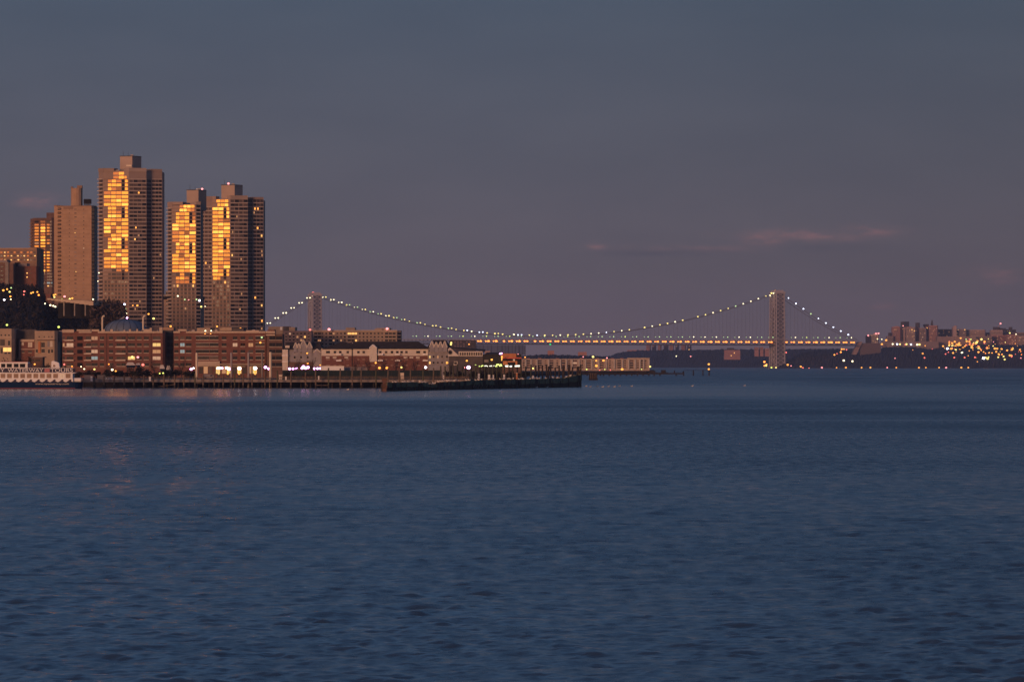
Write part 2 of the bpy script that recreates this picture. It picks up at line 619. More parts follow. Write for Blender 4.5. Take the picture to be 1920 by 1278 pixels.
# ------------------------------------------------------------------ water
def water_material():
    m = bpy.data.materials.new('river_water')
    m.use_nodes = True
    t_ = m.node_tree
    p = t_.nodes['Principled BSDF']
    geo = N(t_, 'ShaderNodeNewGeometry')
    sp = N(t_, 'ShaderNodeSeparateXYZ')
    L(t_, geo.outputs['Position'], sp.inputs[0])
    # calm and ruffled lanes of water, long across the stream
    mp = N(t_, 'ShaderNodeMapping')
    L(t_, geo.outputs['Position'], mp.inputs[0])
    mp.inputs['Scale'].default_value = (0.0022, 0.010, 1)
    n1 = N(t_, 'ShaderNodeTexNoise')
    n1.inputs['Scale'].default_value = 1.0
    n1.inputs['Detail'].default_value = 4.0
    n1.inputs['Distortion'].default_value = 0.6
    L(t_, mp.outputs[0], n1.inputs['Vector'])
    # sheltered water beside the piers
    yy = sp.outputs[1]
    wob = mth(t_, 'MULTIPLY', mth(t_, 'SUBTRACT', n1.outputs[0], 0.5), 260.0)
    ys = mth(t_, 'ADD', yy, wob)
    up = mth(t_, 'MULTIPLY_ADD', ys, 1 / 260.0, -1080.0 / 260.0, clamp=True)
    dn = mth(t_, 'MULTIPLY_ADD', ys, -1 / 700.0, 2500.0 / 700.0, clamp=True)
    east = mth(t_, 'MULTIPLY_ADD', sp.outputs[0], -1 / 420.0, 0.9, clamp=True)
    up = mth(t_, 'MULTIPLY', up, mth(t_, 'MAXIMUM', east, 0.35))
    calm = mth(t_, 'MULTIPLY', up, dn)
    lane = ramp(t_, n1.outputs[0], [(0.50, (0, 0, 0, 1)), (0.66, (1, 1, 1, 1))])
    # thin slicks drawn out by the current
    ms = N(t_, 'ShaderNodeMapping')
    L(t_, geo.outputs['Position'], ms.inputs[0])
    ms.inputs['Scale'].default_value = (0.0011, 0.021, 1)
    ms.inputs['Rotation'].default_value = (0, 0, 0.03)
    ns = N(t_, 'ShaderNodeTexNoise')
    ns.inputs['Scale'].default_value = 1.0
    ns.inputs['Detail'].default_value = 3.0
    L(t_, ms.outputs[0], ns.inputs['Vector'])
    slick = ramp(t_, ns.outputs[0], [(0.60, (0, 0, 0, 1)), (0.70, (1, 1, 1, 1))])
    calm2 = mth(t_, 'MAXIMUM', calm, mth(t_, 'MAXIMUM', mth(t_, 'MULTIPLY', lane, 0.25), mth(t_, 'MULTIPLY', slick, 0.55)))
    # ripples
    hs = None
    for sx, sy, sc, amp in ((0.8, 1.3, 1.0, 0.19), (0.9, 1.2, 2.6, 0.075), (1.0, 1.4, 0.32, 0.28), (0.55, 1.5, 0.13, 0.75)):
        mq = N(t_, 'ShaderNodeMapping')
        L(t_, geo.outputs['Position'], mq.inputs[0])
        mq.inputs['Scale'].default_value = (sx * sc, sy * sc, sc)
        mq.inputs['Rotation'].default_value = (0, 0, 0.25 * sc)
        nn = N(t_, 'ShaderNodeTexNoise')
        nn.inputs['Scale'].default_value = 1.0
        nn.inputs['Detail'].default_value = 3.0
        L(t_, mq.outputs[0], nn.inputs['Vector'])
        v = mth(t_, 'MULTIPLY', nn.outputs[0], amp)
        hs = v if hs is None else mth(t_, 'ADD', hs, v)
    bp = N(t_, 'ShaderNodeBump')
    bp.inputs['Distance'].default_value = 1.0
    L(t_, hs, bp.inputs['Height'])
    fetch = mth(t_, 'MULTIPLY_ADD', mth(t_, 'MULTIPLY_ADD', sp.outputs[1], 1 / 450.0, -150.0 / 450.0, clamp=True), 0.62, 0.38)
    L(t_, mth(t_, 'MULTIPLY', fetch, mth(t_, 'MULTIPLY_ADD', calm2, -0.66, 0.8)), bp.inputs['Strength'])
    L(t_, bp.outputs[0], p.inputs['Normal'])
    # cat's-paws: streaks of rougher skin at every size
    mr = N(t_, 'ShaderNodeMapping')
    L(t_, geo.outputs['Position'], mr.inputs[0])
    mr.inputs['Scale'].default_value = (0.95, 0.20, 1)
    mr.inputs['Rotation'].default_value = (0, 0, 0.02)
    n3 = N(t_, 'ShaderNodeTexNoise')
    n3.inputs['Scale'].default_value = 1.0
    n3.inputs['Detail'].default_value = 5.0
    n3.inputs['Roughness'].default_value = 0.6
    L(t_, mr.outputs[0], n3.inputs['Vector'])
    mr2 = N(t_, 'ShaderNodeMapping')
    L(t_, geo.outputs['Position'], mr2.inputs[0])
    mr2.inputs['Scale'].default_value = (0.012, 0.0065, 1)
    n4 = N(t_, 'ShaderNodeTexNoise')
    n4.inputs['Scale'].default_value = 1.0
    n4.inputs['Detail'].default_value = 4.0
    L(t_, mr2.outputs[0], n4.inputs['Vector'])
    paw = mth(t_, 'ADD', mth(t_, 'MULTIPLY', ramp(t_, n3.outputs[0], [(0.36, (0, 0, 0, 1)), (0.66, (1, 1, 1, 1))]), 0.18),
              mth(t_, 'MULTIPLY', ramp(t_, n4.outputs[0], [(0.38, (0, 0, 0, 1)), (0.62, (1, 1, 1, 1))]), 0.10))
    rg = mth(t_, 'ADD', mth(t_, 'MULTIPLY_ADD', calm2, 0.06, 0.055), mth(t_, 'MULTIPLY', paw, mth(t_, 'MULTIPLY_ADD', calm2, -0.8, 1.0)))
    rg = mth(t_, 'ADD', rg, mth(t_, 'MULTIPLY', mth(t_, 'MULTIPLY', mth(t_, 'MULTIPLY_ADD', sp.outputs[1], 1 / 450.0, -250.0 / 450.0, clamp=True), 0.135), mth(t_, 'SUBTRACT', 1.0, calm2)))
    L(t_, rg, p.inputs['Roughness'])
    p.inputs['Base Color'].default_value = (0.046, 0.066, 0.094, 1)
    p.inputs['IOR'].default_value = 1.333
    p.inputs['Specular IOR Level'].default_value = 0.5
    MATS['river_water'] = m
    return m


def build_water():
    rows = [5.0, 30.0, 60.0, 85.0]
    py = 1420.0
    while py > 760:
        rows.append(HC * F / (py - YH))
        py -= 0.7
    while py > 690.0:
        rows.append(HC * F / (py - YH))
        py -= 0.6
    rows += [13000, 16000, 22000, 32000, 50000, 90000]
    cols = np.concatenate([np.array([-30000, -12000, -5000, -2500, -1200, -600, -300]), np.arange(-100, 2021, 2.5), np.array([2200, 2500, 3200, 4500, 7000, 14000, 32000])])
    Yr = np.array(rows)
    Yg, Pg = np.meshgrid(Yr, cols, indexing='ij')
    Xg = (Pg - CX) / F * Yg
    dY = np.gradient(Yr)[:, None] * np.ones_like(Xg)
    dX = np.gradient(Xg, axis=1)
    sp = np.maximum(np.abs(dY), np.abs(dX))
    Zg = np.zeros_like(Xg)
    rs = np.random.RandomState(3)
    near = Yr < 900
    sl = slice(0, int(near.sum()))
    xa, ya, spn = Xg[sl], Yg[sl], sp[sl]
    acc = np.zeros_like(xa)
    # gusts: patches where the chop is stronger
    gust = 1 + 0.16 * np.sin(xa * 0.11 + ya * 0.05 + 1.3) * np.sin(ya * 0.043 - xa * 0.03) + 0.12 * np.sin(xa * 0.31 - ya * 0.021)
    K = 100
    for i in range(K):
        lam = 0.38 * (6.0 / 0.38) ** (i / (K - 1.0))
        th = rs.normal(0.30, 0.85)            # waves run up the river, crests lie across the view
        kx, ky = math.sin(th) * 2 * math.pi / lam, math.cos(th) * 2 * math.pi / lam
        slope = WAVE * 1.0 / math.sqrt(K / 2)
        a = slope * lam / (2 * math.pi)
        if lam > 1.8:
            slope = slope * (1.8 / lam) ** (0.95 - 0.75 * np.clip((ya - 200) / 350.0, 0, 1))
            a = slope * lam / (2 * math.pi)
        w = np.clip((lam / np.maximum(spn, 1e-3) - 1.7) / 1.6, 0, 1)
        ph = rs.uniform(0, 6.283)
        s = np.exp(1.1 * np.sin(kx * xa + ky * ya + ph + 0.5 * np.sin(0.21 * kx * ya - 0.17 * ky * xa + ph))) * 0.75 - 0.99
        acc += a * w * s
    Zg[sl] = acc * gust
    me = grid_mesh('water', np.stack([Xg, Yg, Zg], -1), True, water_material())
    o = bpy.data.objects.new('water', me)
    link(o)
    tag(o, kind='structure')


WAVE = 0.17
build_water()

# ------------------------------------------------------------------ ground and hills
def poly_sheet(name, pts, z, m):
    mb = MB()
    mb.hexa([(x, y, -3.0) for x, y in pts], [(x, y, z) for x, y in pts], m)
    return tag(mb.build(name), kind='structure')


GZ = 3.0
poly_sheet('ground', [(X(-900, 1850), 1850), (X(888, 1850), 1850), (X(930, 3300), 3300), (X(1100, 4050), 4050), (X(1226, 4250), 4250),
                      (X(1226, 5200), 5200), (X(1130, 7000), 7000), (X(-900, 7000), 7000)], GZ, 'ground_dark')


def interp(tab, x):
    return float(np.interp(x, [a for a, b in tab], [b for a, b in tab]))


# the wooded cliff on the left; its skyline rows, sunk beyond the left frame edge so sun reaches the deck
CLIFF = [(-900, 604), (-70, 598), (-25, 545), (0, 541), (60, 545), (80, 551), (92, 586), (175, 596), (200, 602), (240, 608), (290, 624), (340, 660), (400, 683)]


def cliff_z(px, Y):
    top = Z(interp(CLIFF, px), 2500)
    if Y < 2180:
        return GZ - 0.5
    s = min(1.0, (Y - 2180) / 300.0)
    s = s * s * (3 - 2 * s)
    return GZ - 0.5 + (max(top, GZ) - GZ) * s


def build_cliff():
    pxs = np.arange(-900, 420, 6.0)
    ys = np.concatenate([np.arange(2150, 2560, 10.0), np.arange(2600, 4200, 200.0)])
    P = np.zeros((len(ys), len(pxs), 3))
    for i, Y in enumerate(ys):
        for j, p in enumerate(pxs):
            z = cliff_z(p, Y)
            if z > GZ + 2:
                z += 2.2 * mnoise.noise(Vector((p * 0.08, Y * 0.03, 0))) + 1.2 * mnoise.noise(Vector((p * 0.3, Y * 0.1, 4)))
            P[i, j] = (X(p, Y), Y, z)
    me = grid_mesh('hill', P, False, M('wood_slope'))
    o = bpy.data.objects.new('hill', me)
    link(o)
    tag(o, kind='structure')


build_cliff()


def twigs(name, n, place, size, m, label=None, cat=None, kind=None):
    """many small twig-sized faces scattered by place() -> (x, y, z, s)"""
    mb = MB()
    for _ in range(n):
        x, y, z, s = place()
        s *= size * random.uniform(0.5, 1.4)
        a = Vector((random.gauss(0, 1), random.gauss(0, 1), random.gauss(0, 1))).normalized() * s
        b = Vector((random.gauss(0, 1), random.gauss(0, 1), random.gauss(0, 1))).normalized() * s * 0.55
        c = Vector((x, y, z))
        mb.face([c - a, c + b, c + a, c - b * 0.6], m if isinstance(m, str) else random.choice(m))
    o = mb.build(name)
    return tag(o, label, cat, kind=kind)


def on_cliff():
    px = random.uniform(-120, 262)
    Y = 2200 + 320 * random.random() ** 0.8
    return (X(px, Y), Y, cliff_z(px, Y) + random.random() ** 1.6 * 3.2, 1.0)


twigs('woodland', 16000, on_cliff, 1.1, ['wood_slope', 'wood_slope', 'twig'], 'dark leafless woodland covering the cliff below the towers', 'woodland', 'stuff')


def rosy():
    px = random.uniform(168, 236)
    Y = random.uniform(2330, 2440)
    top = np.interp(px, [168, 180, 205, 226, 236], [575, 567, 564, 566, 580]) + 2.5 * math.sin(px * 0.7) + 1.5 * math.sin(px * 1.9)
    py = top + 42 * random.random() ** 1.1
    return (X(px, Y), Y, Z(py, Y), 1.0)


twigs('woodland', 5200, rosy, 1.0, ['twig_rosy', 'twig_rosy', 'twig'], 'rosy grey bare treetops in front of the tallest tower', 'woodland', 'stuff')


def far_hill(name, Y, prof, depth, m, base=690.0, amp=2.5, step=2.0):
    """a ridge whose skyline follows prof (px, row)"""
    pxs = np.arange(prof[0][0], prof[-1][0] + 0.1, step)
    fr = np.concatenate([np.linspace(0, 1, 14), [1.3, 1.8]])
    P = np.zeros((len(fr), len(pxs), 3))
    for j, p in enumerate(pxs):
        top = Z(interp(prof, p), Y + depth)
        for i, f in enumerate(fr):
            y = Y + depth * f
            g = math.sin(min(1.0, f) * math.pi / 2) if f <= 1 else 1 - (f - 1) * 0.4
            z = -1.0 + (top + 1.0) * g
            if 0 < f:
                z += amp * (mnoise.noise(Vector((p * 0.33, f * 9, 3.0))) + 0.7 * mnoise.noise(Vector((p * 0.9, f * 21, 8.0)))) * min(1, f * 4)
            P[i, j] = (X(p, y), y, z)
    me = grid_mesh(name, P, False, M(m))
    o = bpy.data.objects.new(name, me)
    link(o)
    return tag(o, kind='structure')


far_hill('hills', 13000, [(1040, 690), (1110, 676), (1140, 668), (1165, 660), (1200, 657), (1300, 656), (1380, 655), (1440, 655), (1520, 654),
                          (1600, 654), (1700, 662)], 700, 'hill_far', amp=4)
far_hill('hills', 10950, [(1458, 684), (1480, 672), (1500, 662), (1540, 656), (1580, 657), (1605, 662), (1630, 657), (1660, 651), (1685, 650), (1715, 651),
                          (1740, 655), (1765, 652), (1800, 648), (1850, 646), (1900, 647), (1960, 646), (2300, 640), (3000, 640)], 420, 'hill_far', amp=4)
# low wooded town on the west bank, far behind the cream flats
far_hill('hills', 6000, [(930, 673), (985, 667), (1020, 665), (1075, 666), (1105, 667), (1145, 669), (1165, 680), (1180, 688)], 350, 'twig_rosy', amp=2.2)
# ------------------------------------------------------------------ the high-rise towers
GALAXY_Y = 3300
GOLDS = ['glass_gold'] * 12 + ['glass_bright'] * 4 + ['glass_amber'] * 6 + ['glass_rose'] * 3 + ['glass_ember'] * 1  # mixed tints stand for the uneven sunset glint, pane by pane


def gold():
    return random.choice(GOLDS)


def lit_or(p, dark):
    return random.choice(['lit_amber', 'lit_dim', 'lit_orange']) if random.random() < p else dark


def bands(b, fi, p0, p1, rows, h, d=0.22, m='slab_edge', name='spandrel_cladding'):
    def fn(mb):
        for y in rows:
            b.fac[fi].slab(mb, p0, p1, y, y + h, -0.1, d, m)
    return b.part(name, fn)


def penthouse(b, p0, pm, p1, y0, y1, wall, beacon=None, cap=True):
    """machine-room block on the roof: lit face p0..pm, shaded face pm..p1"""
    Yf = b.pts[0][1] + 6
    pts = chain(p0, Yf, [(pm, -12), (p1, 62)])
    a, c = pts[0], pts[-1]
    ring = pts + [(c[0] - 2, c[1] + 12), (a[0] + 2, c[1] + 12)]
    mb = MB()
    mb.prism(ring, Z(y1, Yf) - 3, Z(y0, Yf), wall)
    o = mb.build('penthouse', b.th)
    mb = MB()
    big = [((x - a[0]) * 1.02 + a[0] - 0.2, y - 0.25 if y < a[1] + 6 else y) for x, y in ring]
    mb.prism(big, Z(y0, Yf), Z(y0, Yf) + 0.5, 'roof_grey')
    mb.build('coping', o)
    mb = MB()
    for ax, ah in ((a[0] + 2.0, 4.5), (a[0] + 5.5, 3.0)):
        mb.tube((ax, Yf + 4, Z(y0, Yf)), (ax, Yf + 4, Z(y0, Yf) + ah), 0.14, 0.08, 'metal_dark', 5)
        mb.build('antenna', o)
        mb = MB()
    mb.box(a[0] + 7, a[0] + 9, Yf + 5, Yf + 7, Z(y0, Yf) + 0.5, Z(y0, Yf) + 1.6, 'metal_grey')
    mb.build('cooling_unit', o)
    return o


def rails(b, fi, p0, p1, y, h=1.5):
    def fn(mb):
        b.fac[fi].slab(mb, p0, p1, y - h, y - h + 0.25, -0.6, -0.45, 'metal_dark')
        q = p0
        while q < p1:
            b.fac[fi].slab(mb, q, q + 0.22, y - h, y, -0.6, -0.45, 'metal_dark')
            q += 2.2
    return b.part('roof_railing', fn)


# --- tallest tower
g1 = Bld('apartment_tower', 'tallest high-rise, glass face glowing gold, standing alone right of the plain brick tower', 'tower', GALAXY_Y, 185,
         [(194, -55), (241.5, -12), (274.5, 27), (284, 66), (304, 30)], 321, 22, 'tower_concrete')
pitch = 7.26
r0 = 325.2
for k in range(2, 40):
    y = r0 + pitch * k - 2.4
    # left balcony strip
    g1.wins.append((0, 186.2, 192.6, y + 0.4, y + 4.2, 'glass_dim', 0))
# golden face: the pattern of wide and narrow glazed floors
pat = {0: 'top', 1: 'top', 2: 'n', 3: 'n', 4: 'n', 5: 'w', 6: 'w', 7: 'w', 8: 'w', 9: 'n', 10: 'n', 11: 'n', 12: 'w', 13: 'w', 14: 'w', 15: 'w', 16: 'w',
       17: 'n', 18: 'n', 19: 'n', 20: 'w', 21: 'w', 22: 'w', 23: 'w', 24: 'w'}
for k in range(0, 25):
    y0, y1 = r0 + pitch * k - 2.6, r0 + pitch * k + 2.5
    if pat[k] == 'top':
        cols = [(212.5, 221.8), (222.6, 232.5)] + ([(233.2, 237.5)] if k else [])
    elif pat[k] == 'n':
        cols = [(202.5, 208.8), (209.6, 217.6), (218.4, 227.2), (234.5, 239.3)]
    else:
        cols = [(195.2, 207.3), (208.3, 217.2), (218.2, 227.4), (228.4, 240.2)]
    for a, c in cols:
        g1.wins.append((1, a, c, y0, y1, gold(), 0))
for k in range(25, 40):  # lower floors: the blocked sunset glow is put into duller glass
    y0, y1 = r0 + pitch * k - 2.2, r0 + pitch * k + 2.0
    if k < 28:
        cols = [(209.6, 217.6, 'glass_dim'), (218.4, 227.2, 'glass_rose'), (234.5, 240, 'glass_amber')]
        if k > 25:
            cols = [(203, 208, 'glass_brown'), (209.6, 217.6, 'glass_dim'), (218.4, 227.2, 'glass_brown'), (234.5, 240, 'glass_dim')]
    else:
        cols = [(196 + q * 6.4, 200.2 + q * 6.4, random.choice(['glass_dim', 'glass_brown', 'glass_dark', 'glass_dim'])) for q in range(7)]
    for a, c, m in cols:
        g1.wins.append((1, a, c, y0, y1, m, 0))
for k in range(2, 40):
    y0, y1 = r0 + pitch * k - 2.3, r0 + pitch * k + 1.8
    for q in range(4):
        a = 242.6 + q * 8.0
        g1.wins.append((2, a, a + random.choice([6.2, 7.4]), y0, y1, lit_or(0.05, random.choice(['glass_dim', 'glass_brown', 'glass_brown', 'glass_dark'])), 0))
    g1.wins.append((3, 275.2, 283.4, y0 - .2, y1 + 0.5, 'glass_dark', 0))
    for a, c in ((285, 290.5), (291.5, 297), (298, 303)):
        g1.wins.append((4, a, c, y0, y1, lit_or(0.05, random.choice(['glass_dim', 'glass_dark'])), 0))
rows = [r0 + pitch * k + 2.9 for k in range(1, 40)]
bands(g1, 1, 194.5, 241.5, [y_ - 0.1 for y_ in rows], 1.5, m='brick_tan_dark')
bands(g1, 2, 241.5, 274.5, rows, 1.0, m='slab_edge')
bands(g1, 4, 284, 304, rows, 0.9, m='slab_edge')
bands(g1, 3, 275, 284, rows, 0.7, m='tower_concrete')
bands(g1, 0, 185, 194, rows, 1.3, 1.3, name='balcony_slabs')
for ys in ((335, 357), (390, 410), (448, 467), (507, 524)):
    g1.part('loggia_shade', lambda mb: g1.fac[1].slab(mb, 228.6, 233.4, ys[0], ys[1], -0.1, 0.09, 'dark_void'))  # flat black panel stands for the shade in an open slot


def para(b, items, name='parapet'):
    def fn(mb):
        for fi, p0, p1, y0, y1, m in items:
            b.fac[fi].slab(mb, p0, p1, y0, y1, -9.0, 0.3, m)
    return b.part(name, fn)


para(g1, [(0, 185, 194, 315.5, 322, 'tower_concrete'), (1, 194.2, 214, 315.5, 322, 'tower_concrete'), (2, 241.6, 274.4, 315, 322, 'tower_concrete_pale'),
          (4, 284.5, 303.8, 317, 322, 'tower_concrete')])
penthouse(g1, 225, 248, 265, 293.5, 318, 'tower_concrete_pale')
g1.part('roof_hatch', lambda mb: g1.fac[1].slab(mb, 236, 246, 309, 312, -3, -1, 'cream_paint'))
g1.part('roof_vent', lambda mb: g1.fac[1].slab(mb, 216, 222, 318.5, 321, -4, -2, 'metal_grey'))
rails(g1, 1, 214, 232, 321)
g1.done()

# --- the twin pair
g2 = Bld('apartment_tower', 'left one of the close pair of gold-glinting high-rises, the lower of the two', 'tower', GALAXY_Y - 120, 314.5,
         [(323, -55), (367.5, -12), (376, 30)], 386, 20, 'tower_concrete')
r1, p2 = 387.0, 7.08
pat2 = {0: 't', 1: 't', 2: 'n', 3: 'n', 4: 'n', 5: 'w', 6: 'w', 7: 'w', 8: 'w', 9: 'w', 10: 'n', 11: 'n', 12: 'n', 13: 'w', 14: 'w', 15: 'w', 16: 'w', 17: 'w',
        18: 'n', 19: 'n', 20: 'n'}
for k in range(0, 33):
    y0, y1 = r1 + p2 * k - 2.6, r1 + p2 * k + 2.4
    q = pat2.get(k, 'x')
    if q == 't':
        cols = [(337, 343.4), (344.2, 350), (351, 357.5), (358.3, 364.5)]
    elif q == 'n':
        cols = [(330, 336.6), (337.4, 345.4), (346.2, 354.4), (361, 366)]
    elif q == 'w':
        cols = [(323.4, 335), (336, 345.4), (346.3, 354.8), (355.8, 366.8)]
    else:
        cols = [(324 + i * 7.2, 328.8 + i * 7.2) for i in range(6)]
    for i, (a, c) in enumerate(cols):
        m = gold()
        if k == 18 and i in (0, 2):
            m = 'glass_brown'
        if k == 20 and i in (0, 1):
            m = 'glass_rose'
        if q == 'x':
            m = lit_or(0.05, random.choice(['glass_brown', 'glass_dim', 'glass_brown']))  # duller glass where the sunset glow does not reach
        g2.wins.append((1, a, c, y0, y1, m, 0))
    if k > 0:
        g2.wins.append((0, 315.6, 321.6, y0 + 0.5, y1 - 0.5, 'glass_dim', 0))
    g2.wins.append((2, 368.2, 375.4, y0 + 0.4, y1 - 0.3, lit_or(0.05, 'glass_dark') if k != 1 else 'glass_gold', 0))
rows = [r1 + p2 * k + 2.9 for k in range(0, 33)]
bands(g2, 1, 323, 367.5, [y_ - 0.1 for y_ in rows], 1.5, m='brick_tan_dark')
bands(g2, 2, 367.5, 376, rows, 0.9)
bands(g2, 0, 314.5, 323, rows, 1.3, 1.3, name='balcony_slabs')
for ys in ((397, 418), (457, 474), (513, 530)):
    g2.part('loggia_shade', lambda mb: g2.fac[1].slab(mb, 355.6, 360.2, ys[0], ys[1], -0.1, 0.09, 'dark_void'))  # slot shade laid on the wall as a black panel
para(g2, [(0, 314.5, 323, 378.5, 387, 'tower_concrete'), (1, 323.2, 343, 378.5, 384, 'tower_concrete'), (2, 367.6, 376, 378, 384, 'tower_concrete_pale')])
ph = penthouse(g2, 350, 372, 387, 357, 386, 'tower_concrete_pale')
rails(g2, 1, 343, 352, 385)
g2.part('satellite_dish', lambda mb: (mb.ball((X(369, 3190), 3191, Z(355.2, 3190)), 0.8, 0.4, 0.6, 'white_paint'), mb.tube((X(369, 3190), 3191, Z(358, 3190)), (X(369, 3190), 3191, Z(355, 3190)), 0.15, 0.15, 'metal_grey')))
g2.done()
lamp(379, 354.3, 3196, 'lamp_pink', 2.3, '', name='beacon', post=1.6, parent=g2.th)

g3 = Bld('apartment_tower', 'right one of the close pair of gold-glinting high-rises, the taller, rising against open sky', 'tower', GALAXY_Y, 375.5,
         [(398, 14), (431.5, -12), (464.5, 27), (474, 66), (494, 32)], 373, 22, 'tower_concrete')
r2 = 377.0
p3 = 7.24
pat3 = {0: 't', 1: 't', 2: 'm', 3: 'n', 4: 'n', 5: 'w', 6: 'w', 7: 'w', 8: 'w', 9: 'w', 10: 'n', 11: 'n', 12: 'n', 13: 'w', 14: 'w', 15: 'w', 16: 'w', 17: 'w',
        18: 'n', 19: 'n', 20: 'l'}
for k in range(0, 34):
    y0, y1 = r2 + p3 * k - 2.6, r2 + p3 * k + 2.5
    q = pat3.get(k, 'x')
    if q == 't':
        cols = [(406 + k * 2, 413), (414, 420.5), (421.3, 427.8)]
    elif q in 'mn':
        cols = [(398.8, 408.5), (409.3, 418.6), (425, 429.6)]
    elif q == 'w':
        cols = [(398.8, 408.8), (409.6, 418.6), (419.6, 431)]
    elif q == 'l':
        cols = [(400, 407), (407.6, 413)]
    else:
        cols = [(399.5 + i * 6.6, 403.6 + i * 6.6) for i in range(5)]
    for i, (a, c) in enumerate(cols):
        m = gold() if q != 'x' else lit_or(0.05, random.choice(['glass_brown', 'glass_dark', 'glass_dim']))  # below the glint the lost glow is put into dull glass colours
        g3.wins.append((1, a, c, y0, y1, m, 0))
    for i in range(3):
        if k > 1:
            g3.wins.append((0, 377 + i * 7, 382.4 + i * 7, y0 + 0.5, y1 - 0.4, lit_or(0.03, random.choice(['glass_brown', 'glass_brown', 'glass_dim'])), 0))
    for i in range(4):
        a = 432.6 + i * 8.0
        g3.wins.append((2, a, a + random.choice([6.0, 7.4]), y0 + 0.2, y1 - 0.4, lit_or(0.06, random.choice(['glass_dim', 'glass_brown', 'glass_brown', 'glass_dark'])), 0))
    g3.wins.append((3, 465.2, 473.4, y0 - .2, y1, 'glass_dark', 0))
    for a, c in ((475, 480.5), (481.4, 487), (488, 493)):
        g3.wins.append((4, a, c, y0, y1 - 0.4, lit_or(0.05, random.choice(['glass_dim', 'glass_dark'])), 0))
rows = [r2 + p3 * k + 2.9 for k in range(0, 34)]
bands(g3, 0, 375.5, 398, rows[1:], 0.9, m='slab_edge')
bands(g3, 1, 398, 431.5, [y_ - 0.1 for y_ in rows], 1.5, m='brick_tan_dark')
bands(g3, 2, 431.5, 464.5, rows, 1.0, m='slab_edge')
bands(g3, 4, 474, 494, rows, 0.9, m='slab_edge')
bands(g3, 3, 464.5, 474, rows, 0.7, m='tower_concrete')
for ys in ((391, 411), (448, 467), (506, 523)):
    g3.part('loggia_shade', lambda mb: g3.fac[1].slab(mb, 419.4, 424.2, ys[0], ys[1], -0.1, 0.09, 'dark_void'))  # black panel in place of a shaded recess
para(g3, [(0, 375.6, 405 if False else 397.8, 368, 374, 'tower_concrete'), (1, 398, 405, 368, 374, 'tower_concrete'), (2, 431.7, 464.3, 366.5, 374, 'tower_concrete_pale'), (4, 475, 493.8, 369.5, 374, 'tower_concrete')])
ph = penthouse(g3, 415, 440, 455, 347.5, 372, 'tower_concrete_pale')
rails(g3, 1, 406, 416, 372)
g3.done()
lamp(428.5, 344.2, 3312, 'lamp_pink', 2.5, '', name='beacon', post=1.6, parent=g3.th)

# --- plain brick tower on the cliff
b4 = Bld('apartment_tower', 'plain tan brick high-rise with tiny windows and a round rooftop stack', 'tower', 2780, 101.5,
         [(107.5, -22), (115, -22), (171.5, -15), (176, 60)], 386, 20, 'brick_tan', zb=38)
p4 = 7.3
k = 0
y = 392.0
while y < 558:
    b4.wins.append((1, 108.3, 114.2, y - 2.3, y + 1.6, 'lit_orange' if 458 < y < 464 else 'dark_void', 0))
    for px, w in ((130, 1.6), (141.5, 4.2), (157, 2.0)):
        m = random.choice(['glass_dim', 'glass_brown', 'stucco_grey', 'glass_dim'])
        if px == 141.5 and (435 < y < 442 or 505 < y < 511):
            m = 'lit_amber'
        if px == 157 and 464 < y < 471:
            m = 'lit_peach'
        b4.wins.append((2, px - w / 2, px + w / 2, y - 0.4, y + 1.2, m, 0))
    y += p4
bands(b4, 1, 107.5, 115, [391 + p4 * i for i in range(23)], 1.0, 1.2, 'brick_tan', 'balcony_slabs')
def _rb(mb):
    for i in range(24):
        yy_ = 391 + p4 * i
        a = b4.pts[3]
        zt = Z(yy_, a[1])
        mb.box(a[0], a[0] + 1.7, a[1] + 0.2, a[1] + 6, zt - 1.5, zt, 'metal_dark')
b4.part('balcony', _rb)
def _courses(mb):
    for i in range(23):
        b4.fac[2].slab(mb, 115.2, 171.3, 394.6 + p4 * i, 395.0 + p4 * i, -0.1, 0.06, 'brick_tan_dark')
b4.part('brick_courses', _courses)
para(b4, [(0, 101.5, 107.5, 384.8, 387, 'brick_tan_dark'), (1, 107.5, 115, 386.5, 388, 'brick_tan_dark'), (2, 115, 171.5, 385.6, 387, 'brick_tan_dark')])
b4.part('roof_screen', lambda mb: b4.fac[2].slab(mb, 119, 137, 387.5, 392.5, -0.1, 0.14, 'brick_tan_dark'))
def _stack(mb):
    c = b4.fac[2].at(134, -9)
    zt0, zt1 = Z(388, 2790), Z(353.5, 2790)
    mb.tube((c[0], c[1], zt0), (c[0], c[1], zt1), 3.5, 3.5, 'brick_tan', 14)
    mb.box(c[0] - 3.4, c[0] - 2.2, c[1] - 2, c[1] + 2, zt1, zt1 + 0.9, 'brick_tan_dark')
    mb.box(c[0] + 0.4, c[0] + 3.4, c[1] - 2, c[1] + 2, zt1, zt1 + 1.6, 'brick_tan_dark')
b4.part('chimney', _stack)
def _ant(mb):
    c = b4.fac[2].at(154, -9)
    z0, z1 = Z(386, 2790), Z(373.5, 2790)
    for i in range(5):
        mb.box(c[0] - 1.9 + i * 0.8, c[0] - 1.4 + i * 0.8, c[1], c[1] + 0.4, z0, z1, 'metal_dark')
    mb.box(c[0] - 2.2, c[0] + 2.2, c[1] - 0.1, c[1] + 3, z0 + 1.1, z1 - 0.3, 'dark_void')
b4.part('cooling_unit', _ant)
b4.done()

